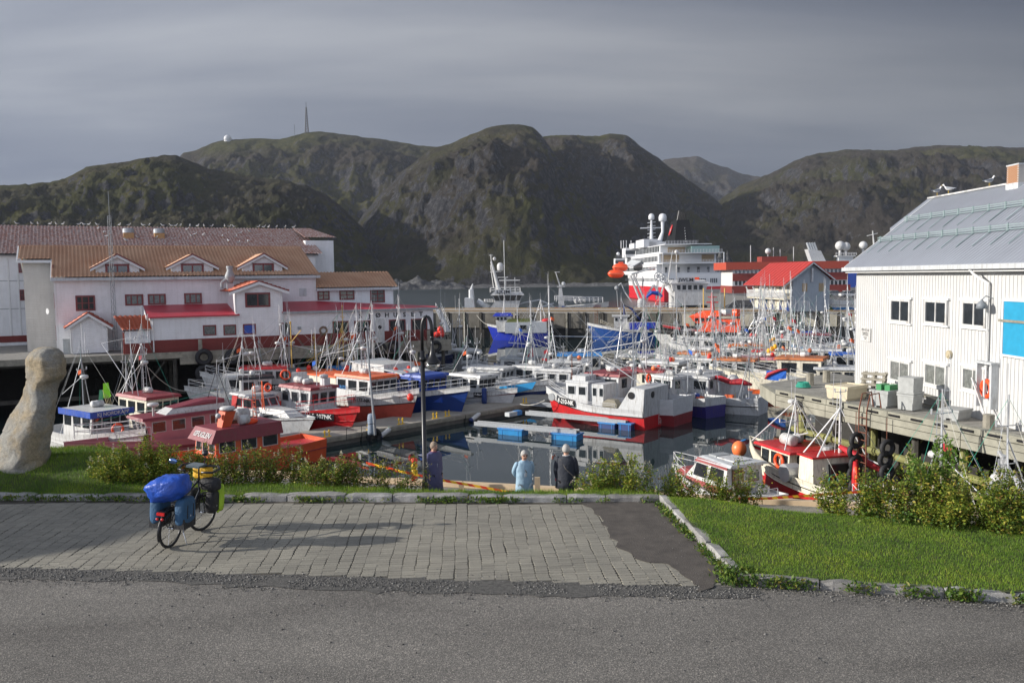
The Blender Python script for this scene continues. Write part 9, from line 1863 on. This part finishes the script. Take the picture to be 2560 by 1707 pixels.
# things on the deck
def ondeck(px,py): return G(px,py,Q)
def tub(px0,px1,pyt,pyb,label,m,rz=None,name='fish_tub',lid=False,dd=.9,hollow=True):
    a=ondeck((px0+px1)/2,pyb); sc_=F_PX/a.y; w=(px1-px0)/sc_*.72; h=(pyb-pyt)/sc_*.82; t=thing(name,label,'tub' if not lid else 'box',(a.x,a.y+.4,Q),erz+.25 if rz is None else rz,'tubs and boxes on the right wharf'); d=dd/2
    mb=MB(); mb.hexa([(-w/2,-d,.08),(w/2,-d,.08),(w/2,d,.08),(-w/2,d,.08),(-w/2-.04,-d-.03,h),(w/2+.04,-d-.03,h),(w/2+.04,d+.03,h),(-w/2-.04,d+.03,h)]); mb.build('body',m,t)
    mb=MB()
    if hollow:
        mb.box(-w/2-.07,w/2+.07,-d-.06,-d+.02,h-.1,h+.04); mb.box(-w/2-.07,w/2+.07,d-.02,d+.06,h-.1,h+.04); mb.box(-w/2-.07,-w/2+.02,-d+.02,d-.02,h-.1,h+.04); mb.box(w/2-.02,w/2+.07,-d+.02,d-.02,h-.1,h+.04); mb.build('rim',m,t)
    else: mb.box(-w/2-.07,w/2+.07,-d-.06,d+.06,h-.02,h+.06); mb.build('lid',m,t)
    mb=MB(); mb.box(-w/2+.05,-w/2+.25,-d,d,0,.08); mb.box(w/2-.25,w/2-.05,-d,d,0,.08); mb.build('skids',m,t); return t,w,h,d
bg=mat('beige_plastic',(.55,.48,.34),.6,var=.12); gt=mat('grey_tub_plastic',(.34,.35,.34),.6,var=.2)
tub(2085,2165,958,1000,'large open beige fish tub at the far end of the timber wharf',bg,dd=1.4)
t,w,h,d=tub(2196,2258,968,1019,'open grey fish tub with green plastic pieces inside',gt,dd=1.1); 
for x in (-.2,.2): mb=MB(); mb.box(x-.12,x+.12,-.3,.3,h-.1,h+.25); mb.build('green_piece',mat('green_plastic',(.03,.22,.07),.5),t)
a=ondeck(2283,1028)
for k,la in enumerate(('lower grey tub of the tall stack against the white wall','upper grey tub turned over on top of the tall stack')):
    t=thing('fish_tub',la,'tub',(a.x+.05,a.y+.4,Q+k*.70),erz+.25,'tubs and boxes on the right wharf'); t.scale=(.66,.66,.75); mb=MB(); mb.hexa([(-.5,-.5,.04),(.5,-.5,.04),(.5,.5,.04),(-.5,.5,.04),(-.54,-.54,.9),(.54,-.54,.9),(.54,.54,.9),(-.54,.54,.9)]); mb.build('body',gt,t); mb=MB(); mb.box(-.57,.57,-.57,.57,.80 if k==0 else .0,.91 if k==0 else .1); mb.build('rim',gt,t)
tub(2368,2434,1022,1052,'low grey lidded box beside the bench',gt,name='storage_box',lid=True,hollow=False,dd=.9)
a=ondeck(2180,998); t=thing('leaning_pallets','weathered wooden pallets leaning between the beige and the grey tubs','pallet',(a.x,a.y+.2,Q),erz+.5)
for k in range(2):
    for j in range(5): mb=MB(); mb.box(-.55,.55,-.02,.02,0,.1); o=mb.build('slat',woodg,t); o.location=(0,.25*k+.09*j,.08+j*.24); o.rotation_euler=(-.35,0,0)
    for x in (-.45,0,.45): mb=MB(); mb.box(x-.05,x+.05,0,.09,0,1.2); o=mb.build('bearer',woodg,t); o.location=(0,.25*k+.03,.05); o.rotation_euler=(-.35,0,0)
s0_,_=RW(2307,1010); s1_,_=RW(2378,1020); bn_=thing('wall_bench','plain wooden bench against the white boarded wall','bench',(rA.x+ru.x*s0_,rA.y+ru.y*s0_,Q),rrz); l=s1_-s0_; mb=MB(); mb.box(0,l,-.55,-.12,.42,.47); mb.build('seat',woodg,bn_)
for x in (.06,l-.16): mb=MB(); mb.box(x,x+.08,-.52,-.15,0,.42); mb.build('leg',woodg,bn_)
for px,py,la in ((2471,1078,'weathered wooden bollard at the near edge of the timber wharf'),(2025,962,'wooden bollard at the far left corner of the timber wharf'),(2066,955,'wooden bollard behind the beige tub')):
    a=ondeck(px,py); mb=MB(); mb.lathe([(.2,0),(.19,.55),(.2,.6),(.14,.62)],n=10); o=mb.build('wooden_bollard',woodg,loc=(a.x,a.y,Q)); tag(o,la,'bollard','wooden bollards on the right wharf')
# lifebuoy station on the wall
s_,z=RW(*off(990,1310)); lb=thing('lifebuoy_station','orange lifebuoy in a white wooden frame on the wharf house wall','lifebuoy',(rA.x+ru.x*s_,rA.y+ru.y*s_,Q+z),rrz)
mb=MB(); mb.box(-.5,.5,-.03,-.0,-.72,.95); mb.build('back_board',ltgrey,lb); mb=MB(); mb.box(-.52,-.42,-.3,-.03,-.72,.95); mb.box(.42,.52,-.3,-.03,-.72,.95); mb.box(-.55,.55,-.34,-.0,.95,1.03); mb.build('frame',ltgrey,lb); mb=MB(); mb.torus((0,-.16,0),.30,.085,'Y',20,8); mb.build('ring',orange_f,lb,True); mb=MB(); mb.box(-.05,.05,-.27,-.2,-.38,.38); mb.build('strap',white2,lb)
mb=MB(); mb.tube((-.6,-.4,.35),(1.6,-.7,-1.9),.035,5); mb.build('rescue_pole',white2,lb)
rc=MB(); 
for k in range(4): rc.torus((0,0,.05+k*.06),.34-.03*k,.04,'Z',16,5)
a=ondeck(2008,968); o=rc.build('rope_coil',green_rope,loc=(a.x,a.y,Q)); tag(o,'coil of green rope near the far corner of the timber wharf','rope')
hb_=thing('red_suit','red work suit hanging by the rusty ladder','work suit',rwl(inv((0,0))[0] if False else W(2163,1150,(E0.x,E0.y),(eu.x,eu.y))[0],-.5,-2.9),erz); mb=MB(); mb.path([(0,0,.9),(.05,0,.4),(0,0,0),(.06,0,-.6),(.02,0,-1.1)],[.08,.16,.13,.1,.05],8); mb.build('suit_body',red,hb_,True); mb=MB(); mb.path([(.1,-.05,.7),(.16,-.06,.2),(.14,-.05,-.4)],.06,6); mb.build('suit_sleeve',orange_f,hb_,True)
# ================================================================ GULLS
gw=mat('gull_white',(.66,.66,.65),.7); gg=mat('gull_grey',(.28,.30,.33),.7); gy=mat('gull_bill',(.6,.4,.05),.5)
def gull(loc,rz,label,group,s=1.0,like=None):
    t=thing('gull',label,'gull',loc,rz,group); t.scale=(s,s,s)
    if 'b' not in GP:
        b=MB(); rows=[]
        for x,r,z in ((-.20,.01,.19),(-.12,.045,.2),(0,.075,.21),(.08,.07,.23),(.13,.045,.28),(.15,.04,.33),(.18,.042,.37),(.215,.028,.37),(.235,.01,.36)): rows.append([(x,r*math.cos(2*math.pi*k/8),z+r*math.sin(2*math.pi*k/8)) for k in range(8)])
        b.grid(rows,0,close=True,caps=True); GP['b']=b.build('body',gw,t,True).data
        w=MB(); 
        for sd in (-1,1): w.hexa([(-.28,sd*.03,.2),(-.25,sd*.05,.2),(.06,sd*.085,.2),(.06,sd*.06,.2),(-.27,sd*.03,.23),(-.25,sd*.05,.23),(.07,sd*.075,.29),(.07,sd*.04,.29)] if sd>0 else [(-.28,-.05,.2),(-.25,-.03,.2),(.06,-.06,.2),(.06,-.085,.2),(-.27,-.05,.23),(-.25,-.03,.23),(.07,-.04,.29),(.07,-.075,.29)])
        GP['w']=w.build('wings',gg,t).data; q=MB(); q.tube((.235,0,.36),(.285,0,.35),.012,5,r2=.004); GP['q']=q.build('bill',gy,t).data
        l=MB(); l.tube((0,-.02,0),(0,-.02,.15),.007,4); GP['l']=l.build('leg',gy,t,loc=(0,0,0)).data; link('leg',GP['l'],t,(0,.04,0))
    else:
        for nm,k in (('body','b'),('wings','w'),('bill','q'),('leg','l')): link(nm,GP[k],t)
        link('leg',GP['l'],t,(0,.04,0))
    return t
GP={}
ORD='leftmost,second,third,fourth,fifth,sixth,seventh,eighth,ninth,tenth,eleventh,twelfth,thirteenth,fourteenth,fifteenth,sixteenth,seventeenth,eighteenth,nineteenth,twentieth,twenty-first,twenty-second,twenty-third,twenty-fourth,twenty-fifth,twenty-sixth,twenty-seventh,twenty-eighth,twenty-ninth,thirtieth,thirty-first,thirty-second'.split(',')
for px,la,rz in ((2343,'grey and white gull preening, leftmost of the three on the grey metal roof',0.3),(2371,'white breasted gull standing upright, middle of the three on the grey roof',2.4),(2473,'gull with raised tail near the brick chimney on the grey roof',.2)):
    s_,_=RWd(px,480,dr); gull((rA.x+ru.x*s_+mrn.x*dr,rA.y+ru.y*s_+mrn.y*dr,Q+RZ+.06),rz,la,'gulls on the grey metal roof',1.25)
# warehouse gulls
gs=random.Random(5); zrW=LW(767,574,d1+8)[1]; zeW=LW(20,637,d1)[1]
for k,zx in enumerate((155,295,352,465,520,582,730,770,820,895,1100,1185,1315,1372,1497,1575,1615,1658,1745,1818,1877,1947,2065,2110,2150,2375,2425,2470,2540,2620,2700,2790)):
    s_,_=LW(zx/3.675,573,d1+8)
    if s_>LW(767,574,d1+8)[0]-1: break
    gull((wA.x+wu.x*s_+wn.x*(d1+8),wA.y+wu.y*s_+wn.y*(d1+8),Q+zrW+.05),gs.uniform(0,6.28),ORD[k]+' gull from the left along the ridge of the warehouse roof','gulls on the warehouse ridge',1.0)
for k,(zx,zy) in enumerate(sorted(((955,195),(985,225),(1265,232),(1437,235),(1160,258),(1720,160),(1760,215),(1870,205),(2045,215),(2210,185),(2165,220),(2100,255),(2190,270),(1795,200),(905,160),(2280,258),(2290,170)))):
    t_=(635-(540+zy/3.675))/(635-574.); dd=d1-.5+8.5*min(max(t_,.05),.95); s_,_=LW(zx/3.675,540+zy/3.675,dd); zl=zeW+(zrW-zeW)*(dd-d1+.5)/8.5
    gull((wA.x+wu.x*s_+wn.x*dd,wA.y+wu.y*s_+wn.y*dd,Q+zl+.06),gs.uniform(0,6.28),ORD[k]+' gull from the left among those resting on the warehouse roof slope','gulls on the warehouse roof slope',1.0)
# mooring lines
def rope(a,b_,sag,label,m=ropew,r=.03):
    a,b_=Vector(a),Vector(b_); mb=MB(); mb.path([a.lerp(b_,k/12)-Vector((0,0,sag*4*(k/12)*(1-k/12))) for k in range(13)],r,4); o=mb.build('mooring_line',m); tag(o,label,'rope','mooring lines')
rope(D(1192,788,144),D(1232,811,140),.6,'pale mooring line from the far quay to the bow of the royal blue boat',r=.035)
rope(D(1426,795,142),D(1484,810,139),.7,'pale mooring line from the far quay to the bow of the wooden blue boat',r=.03)
rope(D(1734,778,132),D(1764,806,128),.8,'green mooring line from the far quay down to the rescue vessel',green_rope,.035)
rope(D(372,920,62),D(516,953,70),1.2,'long slack white line crossing the dark water towards the brown hulled boat',r=.025)
rope(D(1300,1010,63),D(1362,1000,61),.2,'bow line of the white and red boat to the dock')
